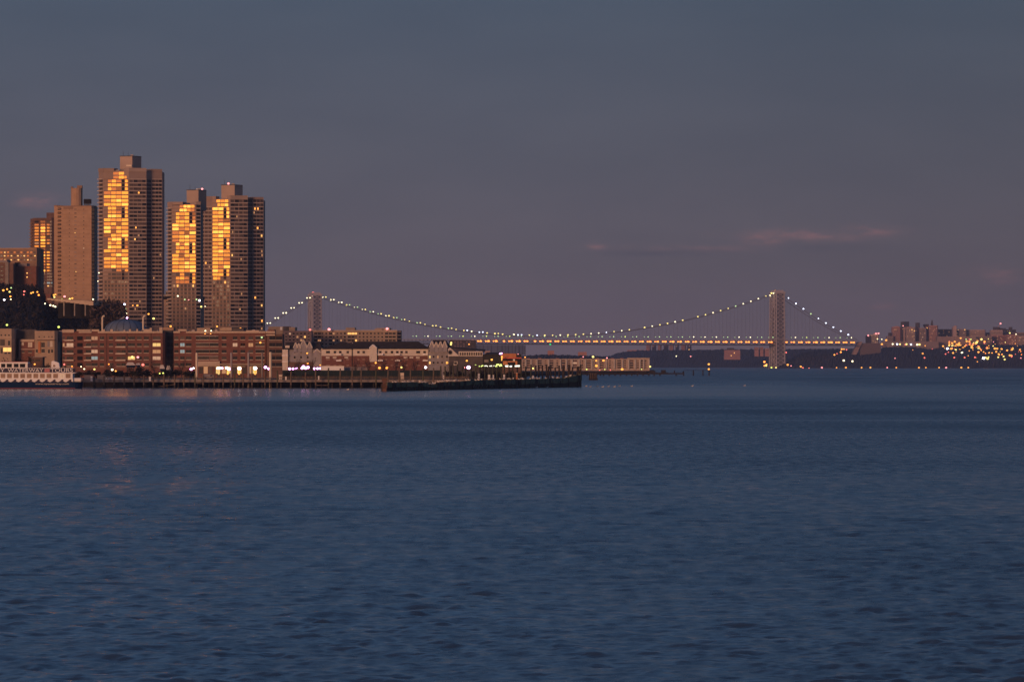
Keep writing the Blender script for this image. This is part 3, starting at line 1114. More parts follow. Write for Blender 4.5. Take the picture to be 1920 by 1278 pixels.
# --- tower with balconies behind it
b5 = Bld('apartment_tower', 'slim dark-framed high-rise with gold-lit balconies, half hidden behind the plain brick tower', 'tower', 3500, 57,
         [(62, -40), (97, -12), (103, 40)], 410, 18, 'brick_brown', zb=38)
p5 = 5.72
y = 416.0
i = 0
while y < 538:
    pr = 1.0 if y < 505 else 0.35
    if i < 17:
        b5.wins.append((1, 65, 72.5, y - 1.8, y + 1.4, random.choice(['glass_rose', 'glass_amber', 'cream_paint']) if i > 0 else 'dark_void', 0))
        b5.wins.append((1, 76.3, 84.8, y - 2.0, y + 1.6, gold(), 0))
        b5.wins.append((1, 87.8, 93.0, y - 1.8, y + 1.2, random.choice(['glass_amber', 'glass_rose', 'glass_dim', 'glass_gold']), 0))
    else:
        b5.wins.append((1, 65, 72.5, y - 1.8, y + 1.4, 'glass_dark', 0))
        b5.wins.append((1, 76.3, 84.8, y - 1.8, y + 1.4, random.choice(['glass_dark', 'glass_dim']), 0))
        b5.wins.append((1, 88, 98, y - 1.6, y + 1.2, random.choice(['lit_amber', 'glass_dark', 'lit_cool']), 0))
    b5.wins.append((1, 94, 96.6, y - 1.8, y + 1.4, 'glass_dark', 0))
    i += 1
    y += p5
bands(b5, 1, 62, 97, [418.3 + p5 * i for i in range(21)], 1.0, 0.9, 'brick_brown', 'balcony_slabs')
bands(b5, 0, 57, 62, [418.3 + p5 * i for i in range(21)], 1.6, 1.4, 'brick_tan_dark', 'balcony_slabs')
b5.part('roof_block', lambda mb: mb.box(X(87, 3510), X(103, 3510), 3511, 3525, Z(412, 3510), Z(398.6, 3510), 'brick_brown'))
para(b5, [(1, 62, 97, 408.5, 412, 'brick_brown')])
b5.done()

# --- slab block far left
b6 = Bld('apartment_block', 'long beige flat-roofed clifftop block with scattered lit windows, cut by the left frame', 'building', 2900, -60,
         [(69, -10), (75.5, 62)], 466, 18, 'brick_tan_dark', zb=38)
for yr in (473, 479.5, 487):
    for i in range(20):
        a = -55 + i * 6.2
        m = random.choice(['lit_amber', 'glass_dim', 'glass_dark', 'glass_brown', 'glass_rose'])
        b6.wins.append((0, a, a + 3.8, yr - 1.4, yr + 1.4, m, 0))
bands(b6, 0, -60, 69, [476, 483, 490], 0.8, 0.5, 'brick_tan')
para(b6, [(0, -60, 69, 465, 467, 'brick_tan')])
b6.done()
b7 = Bld('apartment_block', 'lower red brick block with two lit windows in front of the beige clifftop block', 'building', 2850, 26,
         [(68, -12), (72, 60)], 499, 14, 'brick_red', zb=38)
for yr in (505, 512, 519.5, 527, 534):
    for i in range(4):
        a = 36.5 + i * 6.6
        b7.wins.append((0, a, a + 2.2, yr - 1.2, yr + 1.0, 'lit_amber' if (i == 2 and yr in (512, 519.5)) else 'glass_brown', 0))
b7.part('roof_block', lambda mb: (b7.fac[0].slab(mb, 27, 33, 492, 500, -6, -0.5, 'dark_void'), b7.fac[0].slab(mb, 34, 50, 494, 500, -6, -0.4, 'stucco_grey')))
b7.done()
b8 = Bld('apartment_block', 'brown block with a pale stair shaft beside the red brick clifftop block', 'building', 2840, -50,
         [(25, -8)], 494, 14, 'brick_brown', zb=38)
b8.part('stair_tower', lambda mb: (b8.fac[0].slab(mb, 10.5, 16.5, 491, 540, -2, 0.8, 'concrete_grey'), b8.fac[0].slab(mb, -50, 14, 487, 492, -8, 0.9, 'stucco_grey')))
for yr in (500, 508, 516, 524):
    for i in range(6):
        b8.wins.append((0, -44 + i * 9, -39 + i * 9, yr - 1.4, yr + 1.4, 'glass_dark', 0))
b8.done()

# --- terrace on stilts at the cliff edge
def terrace():
    th = thing('parking_deck', 'pale concrete parking deck on stilts jutting from the cliff below the plain brick tower', 'parking deck', (X(130, 2335), 2335, 20))
    A, B = (X(88, 2335), 2335), (X(175, 2330), 2330)
    f = Fac(A, B)
    mb = MB()
    for i in range(10):
        q0, q1 = 88 + i * 8.7, 96.7 + i * 8.7
        t0 = 559.5 + 5.5 * i / 10
        t1 = 561.5 + 11.5 * (i + 0.5) / 10
        f.slab(mb, q0, q1, t0, t1, -16, 0, 'stone_cream')
    mb.build('slab', th)
    mb = MB()
    for i in range(10):
        q0, q1 = 88 + i * 8.7, 96.7 + i * 8.7
        f.slab(mb, q0, q1, 558.7 + 5.5 * i / 10, 559.6 + 5.5 * i / 10, -0.3, 0.1, 'concrete_grey')
    mb.build('railing', th)
    for q in (118, 138, 158):
        mb = MB()
        f.slab(mb, q, q + 2.2, 566, 592, -1.6, -0.6, 'concrete_grey')
        mb.build('column', th)
    mb = MB()
    f.slab(mb, 100, 168, 567, 596, -14, -8, 'dark_void')
    mb.build('back_wall', th)
    f2 = Fac((X(86, 2345), 2345), (X(96, 2344), 2344))
    mb = MB()
    f2.slab(mb, 86, 95, 551, 562, -5, 0, 'brick_red')
    mb.build('stair_block', th)


terrace()

# --- low garage between the two groups
b9 = Bld('parking_garage', 'low dark-topped garage block at the foot of the paired high-rises', 'parking garage', 3180, 307,
         [(372, -8), (380, 50)], 556, 14, 'tower_concrete')
for r_, yr in enumerate((566, 574, 582, 590, 598, 606)):
    for i in range(9):
        a = 311 + i * 6.8
        m = random.choice(['glass_dim', 'glass_dark', 'glass_brown', 'glass_brown'])
        if r_ in (2, 5) and i in (1, 2):
            m = 'lit_orange'
        if r_ == 3 and i in (1, 3):
            m = 'lit_amber'
        b9.wins.append((0, a, a + 5.2, yr - 1.6, yr + 1.8, m, 0))
bands(b9, 0, 307, 372, [570 + 8 * i for i in range(6)], 0.8, 0.3, 'tower_concrete_pale')
b9.part('roof_canopy', lambda mb: (b9.fac[0].slab(mb, 306, 376, 555.5, 561, -14, 1.5, 'dark_void'), b9.fac[0].slab(mb, 306, 322, 552, 555.4, -10, -1, 'concrete_grey')))
b9.part('rooftop_plant', lambda mb: b9.fac[0].slab(mb, 308, 326, 545, 552, -12, -4, 'metal_dark'))
b9.done()

# --- air-supported dome with two vent pipes
def dome():
    Y = 2185
    th = thing('sports_dome', 'low blue-grey inflated sports dome rising behind the brick waterfront roofs', 'dome', (X(232, Y), Y, GZ))
    mb = MB()
    c = Vector((X(231, Y), Y + 14, Z(622, Y)))
    rx = 41 / F * Y
    rz = 24 / F * Y
    nu, nv = 26, 10
    P = np.zeros((nv + 1, nu + 1, 3))
    for j in range(nv + 1):
        th_ = math.pi / 2 * j / nv
        for i in range(nu + 1):
            ph = 2 * math.pi * i / nu
            rr = math.cos(th_) ** 0.8
            P[j, i] = (rx * rr * math.cos(ph), 14 * rr * math.sin(ph), rz * math.sin(th_))
    me = grid_mesh('shell', P, True, M('dome_fabric'))
    o = bpy.data.objects.new('shell', me)
    link(o, th)
    o.location = c - world_of(th)
    for i in range(9):
        ph = math.pi * (i + 0.5) / 9
        mb2 = MB()
        prev = None
        for j in range(nv + 1):
            th_ = math.pi / 2 * j / nv
            rr = math.cos(th_) ** 0.8
            p = c + Vector((rx * rr * math.cos(ph) * 1.004, -14 * rr * math.sin(ph) * 1.004, rz * math.sin(th_) * 1.004))
            if prev is not None:
                mb2.tube(prev, p, 0.08, 0.08, 'metal_dark', 4)
            prev = p
        mb2.build('seam_cable', th)
    mb = MB()
    mb.tube((c.x - 2.4, c.y, c.z + rz - 0.6), (c.x - 0.5, c.y, c.z + rz + 1.3), 0.9, 0.4, 'metal_grey', 8)
    mb.build('roof_cap', th)


dome()
for q, lab in ((192, 'left'), (268.5, 'right')):
    mb = MB()
    Y = 2165
    x = X(q, Y)
    zb, zt = Z(622, Y), Z(594.5, Y)
    mb.tube((x, Y, zb - 6), (x, Y, zt), 0.42, 0.42, 'cream_paint', 8)
    mb.tube((x, Y, zt - 0.05), (x + 0.5, Y, zt + 0.55), 0.42, 0.42, 'cream_paint', 8)
    mb.tube((x + 0.5, Y, zt + 0.5), (x + 1.0, Y, zt + 0.62), 0.42, 0.42, 'cream_paint', 8)
    tag(mb.build('vent_pipe', loc=(x, Y, zb - 6)), 'pale hooked vent pipe standing at the %s end of the blue dome' % lab, 'vent pipe', 'vent pipes by the dome')
# ------------------------------------------------------------------ waterfront buildings
YB = 2100
ROWS = [633.8, 646.3, 658.8, 671.2, 683.5]


def brick_block(label, p0, p1, cols, lit, ang=-6, right=None, top=621.0, Y=YB, plain=None):
    sp = [(p1, ang)] + ([(right[0], right[1])] if right else [])
    b = Bld('apartment_building', label, 'apartment building', Y, p0, sp, top, 16, 'brick_red', zb=GZ - 0.5)
    for ci, (a, c) in enumerate(cols):
        for ri, y in enumerate(ROWS):
            m = lit.get((ci, ri)) or random.choice(['glass_dark', 'glass_dark', 'glass_dim'])
            b.wins.append((0, a, c, y - 3.2, y + 2.6, m, 1.0))
    return b


A_cols = [(117.8, 121), (125, 137.5), (161, 170.6), (171.6, 183), (187.5, 195), (204.5, 212), (218.5, 226.6), (227.6, 235.6), (240, 253), (257, 265.5), (269.8, 279), (286.5, 301)]
A_lit = {(0, 1): 'lit_dim', (1, 1): 'lit_peach', (3, 0): 'cream_paint', (3, 2): 'lit_peach', (3, 3): 'lit_cool', (8, 3): 'lit_gold_room', (11, 1): 'lit_gold_room',
         (11, 2): 'lit_dim', (11, 3): 'lit_peach'}
a1 = brick_block('red brick apartments with cream cornice and three stacked lit windows, right of the beige townhouses', 117, 305,
                 [c for c in A_cols if c[0] > 124 or True], A_lit, right=(309, 50))
a1.part('dark_bay', lambda mb: [a1.fac[0].slab(mb, 145, 154.5, y - 3.5, y + 3.5, -0.1, 0.35, 'dark_void') for y in ROWS])


def cornice(b, segs, m='stone_cream', name='cornice', fi=0):
    def fn(mb):
        for p0, p1, y0, y1, d in segs:
            b.fac[fi].slab(mb, p0, p1, y0, y1, -1.0, d, m)
    return b.part(name, fn)


cornice(a1, [(117, 139, 617.6, 623.4, 0.5), (144, 170, 617.5, 620.4, 0.3), (148, 172, 621, 624, 0.5), (172, 186, 617.3, 621, 0.4), (184, 305, 620.8, 624.2, 0.6),
             (193, 197, 617.2, 621, 0.5), (207, 212, 617.2, 621, 0.5), (242, 246, 617, 621, 0.5), (256, 259, 616.8, 621, 0.5), (270, 283, 616.8, 621, 0.4), (281, 285, 614.3, 621, 0.5),
             (299, 305, 613.8, 621, 0.5)])
a1.part('string_courses', lambda mb: [a1.fac[0].slab(mb, 117, 305, y, y + 0.7, -0.1, 0.18, 'brick_tan_dark') for y in (628.6, 690)])
a1.part('balconies', lambda mb: [a1.fac[0].slab(mb, p, q, y + 3.2, y + 5.2, -0.1, 1.3, 'slab_edge') for (p, q) in ((122, 139), (158, 172), (217, 236)) for y in ROWS[:4]])
a1.part('downpipe', lambda mb: [a1.fac[0].slab(mb, p, p + 1.0, 624, 700, -0.1, 0.3, 'brick_brown') for p in (199, 237.5, 282.5)])
for q_ in (126, 162, 215, 228, 262, 290):
    a1.part('cooling_unit', lambda mb: a1.fac[0].slab(mb, q_, q_ + random.uniform(3, 6), 618.2, 621, -7, -4, 'metal_grey'))
a1.done()

gl = Bld('glass_stairwell', 'dark glazed stair block filling the gap between the two red brick buildings', 'stair block', YB + 6, 306, [(325.5, -4)], 619, 12, 'metal_dark', zb=GZ - 0.5)
for y in ROWS:
    for p in (308, 313.8, 319.6):
        gl.wins.append((0, p, p + 5.0, y - 4, y + 3.5, 'glass_dark', 0))
gl.part('roof_block', lambda mb: gl.fac[0].slab(mb, 300, 325, 613.8, 619, -8, -0.6, 'brick_tan'))
gl.done()

B_cols = [(327, 334.5), (338, 346), (348.3, 358.8), (367.5, 392), (393.2, 409.5), (415.8, 424.6), (436.6, 445), (451, 459.6), (466, 474.5), (479.4, 496)]
B_lit = {(1, 0): 'glass_brown', (1, 1): 'lit_cool', (1, 2): 'lit_cool', (6, 1): 'lit_peach', (7, 1): 'glass_rose', (8, 1): 'lit_dim', (9, 1): 'glass_dim', (4, 3): 'glass_brown'}
a2 = brick_block('long red brick apartments with floodlit ground floor, behind the tall pale mooring columns', 325.5, 498, B_cols, B_lit, right=(502, 50))
cornice(a2, [(325.5, 338, 620.8, 624, 0.5), (334, 350, 617, 620.4, 0.3), (349, 498, 620.8, 624.2, 0.6), (462, 486, 619.2, 621, 0.4)])
a2.part('roof_block', lambda mb: (a2.fac[0].slab(mb, 368, 393, 614.3, 621, -9, -2, 'stucco_beige'), a2.fac[0].slab(mb, 411, 433, 613.5, 619.5, -9, -2, 'stucco_beige'),
                                  a2.fac[0].slab(mb, 433, 455, 615, 620.6, -9, -2.5, 'roof_grey')))
a2.part('string_courses', lambda mb: [a2.fac[0].slab(mb, 325.5, 498, y, y + 0.7, -0.1, 0.18, 'brick_tan_dark') for y in (628.6,)])
a2.part('bay_frames', lambda mb: [a2.fac[0].slab(mb, p, q, y - 4.2, y - 3.4, -0.1, 0.7, 'metal_grey') for (p, q) in ((367, 410), (479, 497)) for y in ROWS[:4]])
a2.part('shopfront_canopy', lambda mb: (a2.fac[0].slab(mb, 372, 413, 677, 686, -0.1, 1.4, 'stone_cream'), a2.fac[0].slab(mb, 413, 497, 681.4, 684, -0.1, 2.0, 'stucco_beige')))
a2.part('shop_window', lambda mb: [a2.fac[0].slab(mb, p, p + 7.5, 686.5, 700, -0.1, 0.1, m) for p, m in ((373, 'glass_dim'), (382, 'lit_dim'), (391, 'glass_brown'), (405, 'lit_gold_room'),
                                    (416, 'lit_dim'), (425, 'lit_gold_room'), (436, 'glass_dim'), (445, 'lit_gold_room'), (455, 'glass_dim'), (464, 'lit_dim'), (474, 'lit_gold_room'), (484, 'glass_dim'))])
for q_ in (345, 356, 400, 441, 470):
    a2.part('cooling_unit', lambda mb: a2.fac[0].slab(mb, q_, q_ + random.uniform(3, 6), 617.8, 621, -7, -4, 'metal_grey'))
a2.done()
a3 = Bld('apartment_building', 'dark glass-cornered apartment building closing the red brick row on the right', 'apartment building', YB - 10, 500, [(529.5, -3)], 626, 16, 'brick_brown', zb=GZ - 0.5)
for y in ROWS:
    for p, q in ((505, 516.5), (517.5, 528.8)):
        a3.wins.append((0, p, q, y - 3.6, y + 3.2, 'glass_dark', 0.8))
cornice(a3, [(498.5, 516, 620.6, 624.4, 0.5), (499, 516, 626.5, 629, 0.6)])
a3.part('roof_block', lambda mb: a3.fac[0].slab(mb, 501, 514, 618, 626, -8, -0.5, 'brick_red'))
a3.done()

# beige townhouses on the left
t1 = Bld('townhouse', 'beige townhouse with a brightly lit lower room, behind the ferry wheelhouse at the left edge', 'townhouse', 2125, -60, [(21.5, -6), (27, 55)], 616, 14, 'stucco_beige', zb=GZ - 0.5)
for p in (2.5, 10, 16.8):
    t1.wins.append((0, p - 1.4, p + 1.4, 626.8, 629.6, 'glass_dark', 0))
t1.wins += [(0, 15, 19, 638.5, 647.5, 'glass_dark', 0.8), (0, 0, 9, 636, 648, 'glass_dim', 0.8), (0, 6, 21, 651.5, 659, 'lit_amber', 0.8), (0, 1, 5, 652, 662, 'glass_dark', 0), (0, 8, 13, 660, 663.5, 'glass_dark', 0), (0, 15, 19.5, 659.8, 663, 'glass_dark', 0)]
t1.part('string_courses', lambda mb: (t1.fac[0].slab(mb, -60, 22.5, 631.5, 633, -0.1, 0.5, 'stone_cream'), t1.fac[0].slab(mb, -60, 22.5, 649.4, 650.4, -0.1, 0.4, 'stone_cream')))
t1.done()
t2 = Bld('townhouse', 'low red brick townhouse with white window panels between the two beige townhouses', 'townhouse', 2130, 36, [(65, -5)], 636, 14, 'brick_red', zb=GZ - 0.5)
t2.part('cornice', lambda mb: (t2.fac[0].slab(mb, 38.5, 64.5, 636, 640.5, -0.5, 0.4, 'stone_cream'), t2.fac[0].slab(mb, 38, 65, 654, 655, -0.1, 0.3, 'slab_edge')))
t2.part('party_wall', lambda mb: t2.fac[0].slab(mb, 35.5, 38.5, 637, 690, -10, 0.3, 'stucco_grey'))
t2.wins += [(0, 40.5, 44.5, 641.5, 646.5, 'siding_white', 0.8), (0, 52.5, 60.5, 641.5, 650, 'siding_white', 0.8), (0, 41, 46, 657, 661, 'glass_dim', 0.6), (0, 53, 60, 657, 661, 'glass_dim', 0.6)]
t2.part('mansard_roof', lambda mb: t2.fac[0].slab(mb, 24, 66, 617.5, 636, -12, -3, 'roof_grey'))
t2.done()
t3 = Bld('townhouse', 'beige townhouse with an orange brick pilaster, left of the red brick apartments', 'townhouse', 2125, 65, [(102, -6), (108, 52)], 620, 14, 'stucco_beige', zb=GZ - 0.5)
for p in (73.5, 83, 91.5, 97.5):
    t3.wins.append((0, p - 1.2, p + 1.2, 630, 632.6, 'glass_brown', 0))
t3.wins += [(0, 77.6, 84, 642, 651, 'glass_dark', 1.0), (0, 78, 84, 654, 661, 'glass_dark', 0.8), (0, 67, 71, 655, 661, 'glass_dark', 0.8), (0, 90, 93.5, 655, 662, 'glass_dark', 0.8), (0, 96, 99.5, 655, 661, 'glass_dark', 0.8),
            (0, 89, 93, 639, 650, 'siding_grey', 0), (0, 94, 98.5, 639, 650, 'siding_white', 0)]
t3.part('pilaster', lambda mb: t3.fac[0].slab(mb, 72, 76.4, 640.5, 661.5, -0.1, 0.5, 'orange_wall'))
t3.part('string_courses', lambda mb: (t3.fac[0].slab(mb, 70, 102.5, 636.6, 638, -0.1, 0.7, 'brick_brown'), t3.fac[0].slab(mb, 65, 102.5, 635.6, 636.5, -0.1, 0.4, 'stone_cream')))
t3.part('chimney', lambda mb: t3.fac[0].slab(mb, 105.5, 112.5, 619.5, 640, -10, -6, 'stucco_grey'))
t3.done()
t4 = Bld('terrace_block', 'dark grey rear block closing the gap between the beige townhouses and the red brick apartments', 'building', 2140, 100, [(118, -4)], 626, 10, 'roof_grey', zb=GZ - 0.5)
for y in ROWS[1:4]:
    t4.wins.append((0, 109, 114, y - 3, y + 3, 'glass_dark', 0))
t4.done()
t5 = Bld('terrace_block', 'dark grey rear block between the left-edge beige townhouse and the low brick one', 'building', 2140, 20, [(38, -4)], 617, 10, 'roof_grey', zb=GZ - 0.5)
for y in ROWS[1:4]:
    t5.wins.append((0, 27, 33, y - 3, y + 3, 'glass_dark', 0))
t5.part('chimney', lambda mb: t5.fac[0].slab(mb, 27, 33, 616.2, 621, -4, 0.3, 'stone_cream'))
t5.done()
ga = Bld('garden_pavilion', 'low flat-roofed pavilion half hidden behind the ferry funnel', 'pavilion', 1960, 55, [(80, -4)], 669.5, 8, 'brick_brown', zb=GZ - 0.5)
ga.wins += [(0, 57, 64, 673, 677, 'glass_dim', 0), (0, 66, 75, 673, 677, 'glass_dim', 0)]
ga.part('roof', lambda mb: ga.fac[0].slab(mb, 54, 81, 668.6, 670, -8, 0.8, 'stucco_grey'))
ga.done()

# long flats further back
f1 = Bld('apartment_building', 'small brown apartment block with four rows of windows behind the blue-grey gabled houses', 'apartment building', 2560, 530, [(584, -6)], 620, 16, 'far_stone', zb=GZ - 0.5)
for y in (625.5, 631.5, 637.5, 643.5, 650):
    for i in range(7):
        a = 535 + i * 7.0
        m = {(1, 625.5): 'lit_peach', (3, 631.5): 'lit_dim', (5, 631.5): 'lit_amber', (4, 637.5): 'lit_dim'}.get((i, y), 'glass_dark' if i % 3 else 'glass_dim')
        f1.wins.append((0, a, a + 3.4, y - 1.8, y + 1.6, m, 0.5))
f1.part('roof_block', lambda mb: (f1.fac[0].slab(mb, 502, 530, 612, 640, -14, -2, 'stucco_beige'), f1.fac[0].slab(mb, 524.5, 528.5, 612.8, 618.5, -2.2, -1.6, 'white_paint'),
                                  f1.fac[0].slab(mb, 530, 541, 611.6, 620, -10, -2, 'roof_grey'), f1.fac[0].slab(mb, 541, 552, 613, 620, -10, -2, 'stucco_beige')))
f1.done()
f2 = Bld('apartment_building', 'long tan flat-roofed apartment building seen over the dark roofs, left of the bridge cables', 'apartment building', 2600, 584, [(744, -5), (752, 45)], 619.5, 16, 'stucco_beige', zb=GZ - 0.5)
for y in (625.3, 631.8, 638.2, 645, 652):
    for i in range(22):
        a = 589 + i * 7.0
        bay = i in (0, 1, 4, 9, 10, 19, 20, 21)
        m = 'glass_dark' if bay else random.choice(['glass_dark', 'glass_dim', 'glass_brown'])
        if (y, i) in ((625.3, 9), (625.3, 10), (625.3, 11), (638.2, 11)):
            m = 'lit_amber'
        if (y, i) in ((638.2, 1), (638.2, 7), (638.2, 5), (625.3, 5)):
            m = 'lit_dim'
        f2.wins.append((0, a, a + (5.8 if bay else 3.2), y - 1.9, y + 1.5, m, 0.5))
    f2.wins.append((1, 745, 751.5, y - 2.2, y + 2.0, 'glass_dark', 0.5))
f2.part('bay_frames', lambda mb: [f2.fac[0].slab(mb, p, q, y, y + 0.8, -0.1, 0.9, 'metal_grey') for (p, q) in ((588, 606), (640, 668), (722, 744)) for y in (628, 634.6, 641)])
f2.part('cornice', lambda mb: f2.fac[0].slab(mb, 586, 745, 618.6, 621, -0.5, 0.4, 'stone_cream'))
f2.part('roof_block', lambda mb: (f2.fac[0].slab(mb, 647, 664, 614, 620, -10, -3, 'stucco_beige'), f2.fac[0].slab(mb, 705, 730, 614.6, 620, -10, -3, 'stucco_beige'),
                                  f2.fac[0].slab(mb, 702, 716, 616, 620, -2.9, -1, 'stucco_beige')))
f2.done()


# ------------------------------------------------------------------ gabled houses of the yacht basin
def roof_hip(b, p0, p1, ye, yr, hl, hr, depth, m='roof_dark', over=0.8, name='roof'):
    """pitched roof on facet 0: eave row ye, ridge row yr, hips inset hl / hr photo pixels"""
    f = b.fac[0]
    A, B = f.at(p0 - 1, over), f.at(p1 + 1, over)
    C, D = f.at(p1 + 1, -depth), f.at(p0 - 1, -depth)
    Ym = (A[1] + B[1]) / 2
    ze, zr = Z(ye, Ym), Z(yr, Ym)
    E, G = f.at(p0 + hl, -depth / 2), f.at(p1 - hr, -depth / 2)
    mb = MB()
    v = [(A[0], A[1], ze), (B[0], B[1], ze), (C[0], C[1], ze), (D[0], D[1], ze), (E[0], E[1], zr), (G[0], G[1], zr)]
    mb.face([v[0], v[1], v[5], v[4]], m)
    mb.face([v[1], v[2], v[5]], m)
    mb.face([v[2], v[3], v[4], v[5]], m)
    mb.face([v[3], v[0], v[4]], m)
    mb.face([v[3], v[2], v[1], v[0]], m)
    return mb.build(name, b.th)


def gable(b, p0, p1, yapex, ybase, ybot, d, m, name='gable', trim=None):
    """a gabled bay standing d metres in front of facet 0"""
    f = b.fac[0]
    a, c, e = f.at(p0, d), f.at(p1, d), f.at((p0 + p1) / 2, d)
    a2_, c2, e2 = f.at(p0, -3), f.at(p1, -3), f.at((p0 + p1) / 2, -3)
    Ym = a[1]
    z0, z1, z2 = Z(ybot, Ym), Z(ybase, Ym), Z(yapex, Ym)
    mb = MB()
    fr = [(a[0], a[1], z0), (c[0], c[1], z0), (c[0], c[1], z1), (e[0], e[1], z2), (a[0], a[1], z1)]
    bk = [(a2_[0], a2_[1], z0), (c2[0], c2[1], z0), (c2[0], c2[1], z1), (e2[0], e2[1], z2), (a2_[0], a2_[1], z1)]
    mb.face(fr, m)
    mb.face(list(reversed(bk)), m)
    for i in range(5):
        j = (i + 1) % 5
        mb.face([fr[j], fr[i], bk[i], bk[j]], 'roof_dark' if i in (2, 3) and not trim else m)
    if trim:
        for i, j in ((2, 3), (3, 4)):
            mb.tube(fr[i], fr[j], 0.28, 0.28, trim, 4)
    return mb.build(name, b.th)


h1 = Bld('gabled_house', 'blue-grey clapboard house with a row of steep pale-trimmed dormers, right of the dark glass corner', 'house', 1990, 530, [(604, -4)], 654, 12, 'siding_grey', zb=GZ - 0.5)
roof_hip(h1, 530, 604, 655, 641, 6, 8, 12)
for p0, p1, ya in ((551, 559, 642), (557, 565, 643.5), (562, 577, 636.5), (576, 586, 641)):
    gable(h1, p0, p1, ya, 652, 660, 0.6 + (p0 % 3) * 0.2, 'siding_grey', trim='siding_white')
gable(h1, 588, 602, 654.5, 660.5, 688, 0.8, 'siding_grey', trim='siding_white')
h1.part('corner_bay', lambda mb: (h1.fac[0].slab(mb, 530, 540.5, 655, 694, -0.1, 1.2, 'siding_white'),))
h1.part('balconies', lambda mb: [h1.fac[0].slab(mb, 529.5, 541, y, y + 1.6, -0.1, 1.9, 'white_paint') for y in (665.5, 677)])
h1.part('flag_sign', lambda mb: h1.fac[0].slab(mb, 535, 543, 647.5, 652, -0.2, 0.4, 'siding_white'))
for y in (659.5, 670):
    for p in (552.5, 564.5, 577):
        h1.wins.append((0, p - 1.5, p + 1.5, y - 2.6, y + 2.2, 'glass_dark' if (p, y) != (577, 659.5) else 'lit_dim', 0.6))
for y in (660, 672, 684):
    h1.wins.append((0, 533, 537.5, y - 2.5, y + 2.2, 'glass_dim', 0.4))
h1.part('base_wall', lambda mb: h1.fac[0].slab(mb, 541, 602, 678.5, 706, -0.1, 0.5, 'brick_brown'))
h1.done()

h2 = Bld('gabled_house', 'long cream and red brick house under a broad dark hipped roof with a gabled bay', 'house', 1980, 602.5, [(802.5, -3)], 653, 14, 'siding_white', zb=GZ - 0.5)
roof_hip(h2, 640, 802.5, 654, 639.8, 18, 20, 14)
roof_hip(h2, 604, 660, 654.3, 640.0, 35, 14, 13, name='roof')
h2.part('brick_storeys', lambda mb: h2.fac[0].slab(mb, 603, 802, 666.8, 706, -0.1, 0.12, 'brick_red'))
gable(h2, 693, 707, 646, 652.5, 678, 1.2, 'siding_white', trim='white_paint')
for i, p in enumerate([615, 628, 638, 652, 672, 682, 700, 713, 724, 735, 745, 753, 762, 784, 796]):
    for y in (660, 671.3, 682.5):
        w = 3.6 if i in (0, 6, 13) else 2.3
        m = random.choice(['glass_dark', 'glass_dark', 'glass_dim'])
        if (p, y) in ((735, 671.3), (745, 671.3)):
            m = 'lit_peach'
        if (p, y) == (652, 682.5):
            m = 'lit_gold_room'
        h2.wins.append((0, p - w, p + w, y - 2.2, y + 2.0, m, 0.7))
h2.part('balconies', lambda mb: [h2.fac[0].slab(mb, p, p + 9.5, y, y + 2.4, -0.1, 1.6, 'white_paint') for p in (631, 709, 741, 793) for y in (663, 674.5)])
h2.part('shutters', lambda mb: [h2.fac[0].slab(mb, p, p + 7, 668.6, 671.4, -0.1, 0.35, 'siding_white') for p in (611, 624, 646, 757, 768, 780)])
h2.part('downpipe', lambda mb: h2.fac[0].slab(mb, 659.5, 661, 654, 690, -0.1, 0.3, 'roof_dark'))
h2.part('ridge_vent', lambda mb: h2.fac[0].slab(mb, 658, 660, 641.5, 646, -7, -5, 'siding_grey'))
h2.done()

h3 = Bld('gabled_house', 'grey clapboard house with four steep dormers, at the right end of the broad dark roof', 'house', 1975, 803, [(842, -4)], 652, 12, 'siding_grey', zb=GZ - 0.5)
roof_hip(h3, 800, 842, 652.5, 637, 10, 8, 12)
for p0 in (810, 818, 826, 834):
    gable(h3, p0 - 4, p0 + 5, 639 + (p0 % 3), 651, 660, 0.7 + (p0 % 4) * 0.1, 'siding_grey', trim='siding_white')
for y in (658, 669, 680):
    for p in (806, 813, 821, 829, 838):
        m = {(829, 658): 'lit_dim', (806, 669): 'lit_gold_room', (838, 680): 'lit_amber', (821, 669): 'lit_dim', (806, 680): 'lit_amber'}.get((p, y), random.choice(['glass_dark', 'glass_dim']))
        h3.wins.append((0, p - 1.4, p + 1.4, y - 2.3, y + 2.0, m, 0.6))
h3.done()

h4 = Bld('boathouse', 'dark boathouse with a white gable and round window, left of the neon-lit restaurant', 'boathouse', 1969, 842, [(906, -3)], 668, 12, 'roof_grey', zb=GZ - 0.5)
h4.part('clerestory', lambda mb: (h4.fac[0].slab(mb, 860, 905, 658.5, 667.5, -3, 0.3, 'siding_white'), [h4.fac[0].slab(mb, 862 + i * 4.3, 864.8 + i * 4.3, 660.5, 666, -0.1, 0.42, 'glass_dim') for i in range(10)]))
def _br(mb):
    f = h4.fac[0]
    pa = [(840.5, 667.5), (861.5, 667.5), (847, 654), (843.5, 651.3), (840.5, 654.5)]
    fr = [(*f.at(p, 0.8), Z(y, 1969)) for p, y in pa]
    bk = [(*f.at(p, -2), Z(y, 1969)) for p, y in pa]
    mb.face(fr, 'siding_white')
    for i in range(5):
        j = (i + 1) % 5
        mb.face([fr[j], fr[i], bk[i], bk[j]], 'siding_white')
h4.part('gable', _br)
def _rw(mb):
    c = h4.fac[0].at(844.3, 0.8)
    zc = Z(660.3, 1969)
    mb.tube((c[0], c[1] + 0.1, zc), (c[0], c[1] - 0.12, zc), 1.05, 1.05, 'siding_grey', 18)
    mb.tube((c[0], c[1] + 0.1, zc), (c[0], c[1] - 0.2, zc), 0.75, 0.75, 'glass_dark', 18)
h4.part('round_window', _rw)
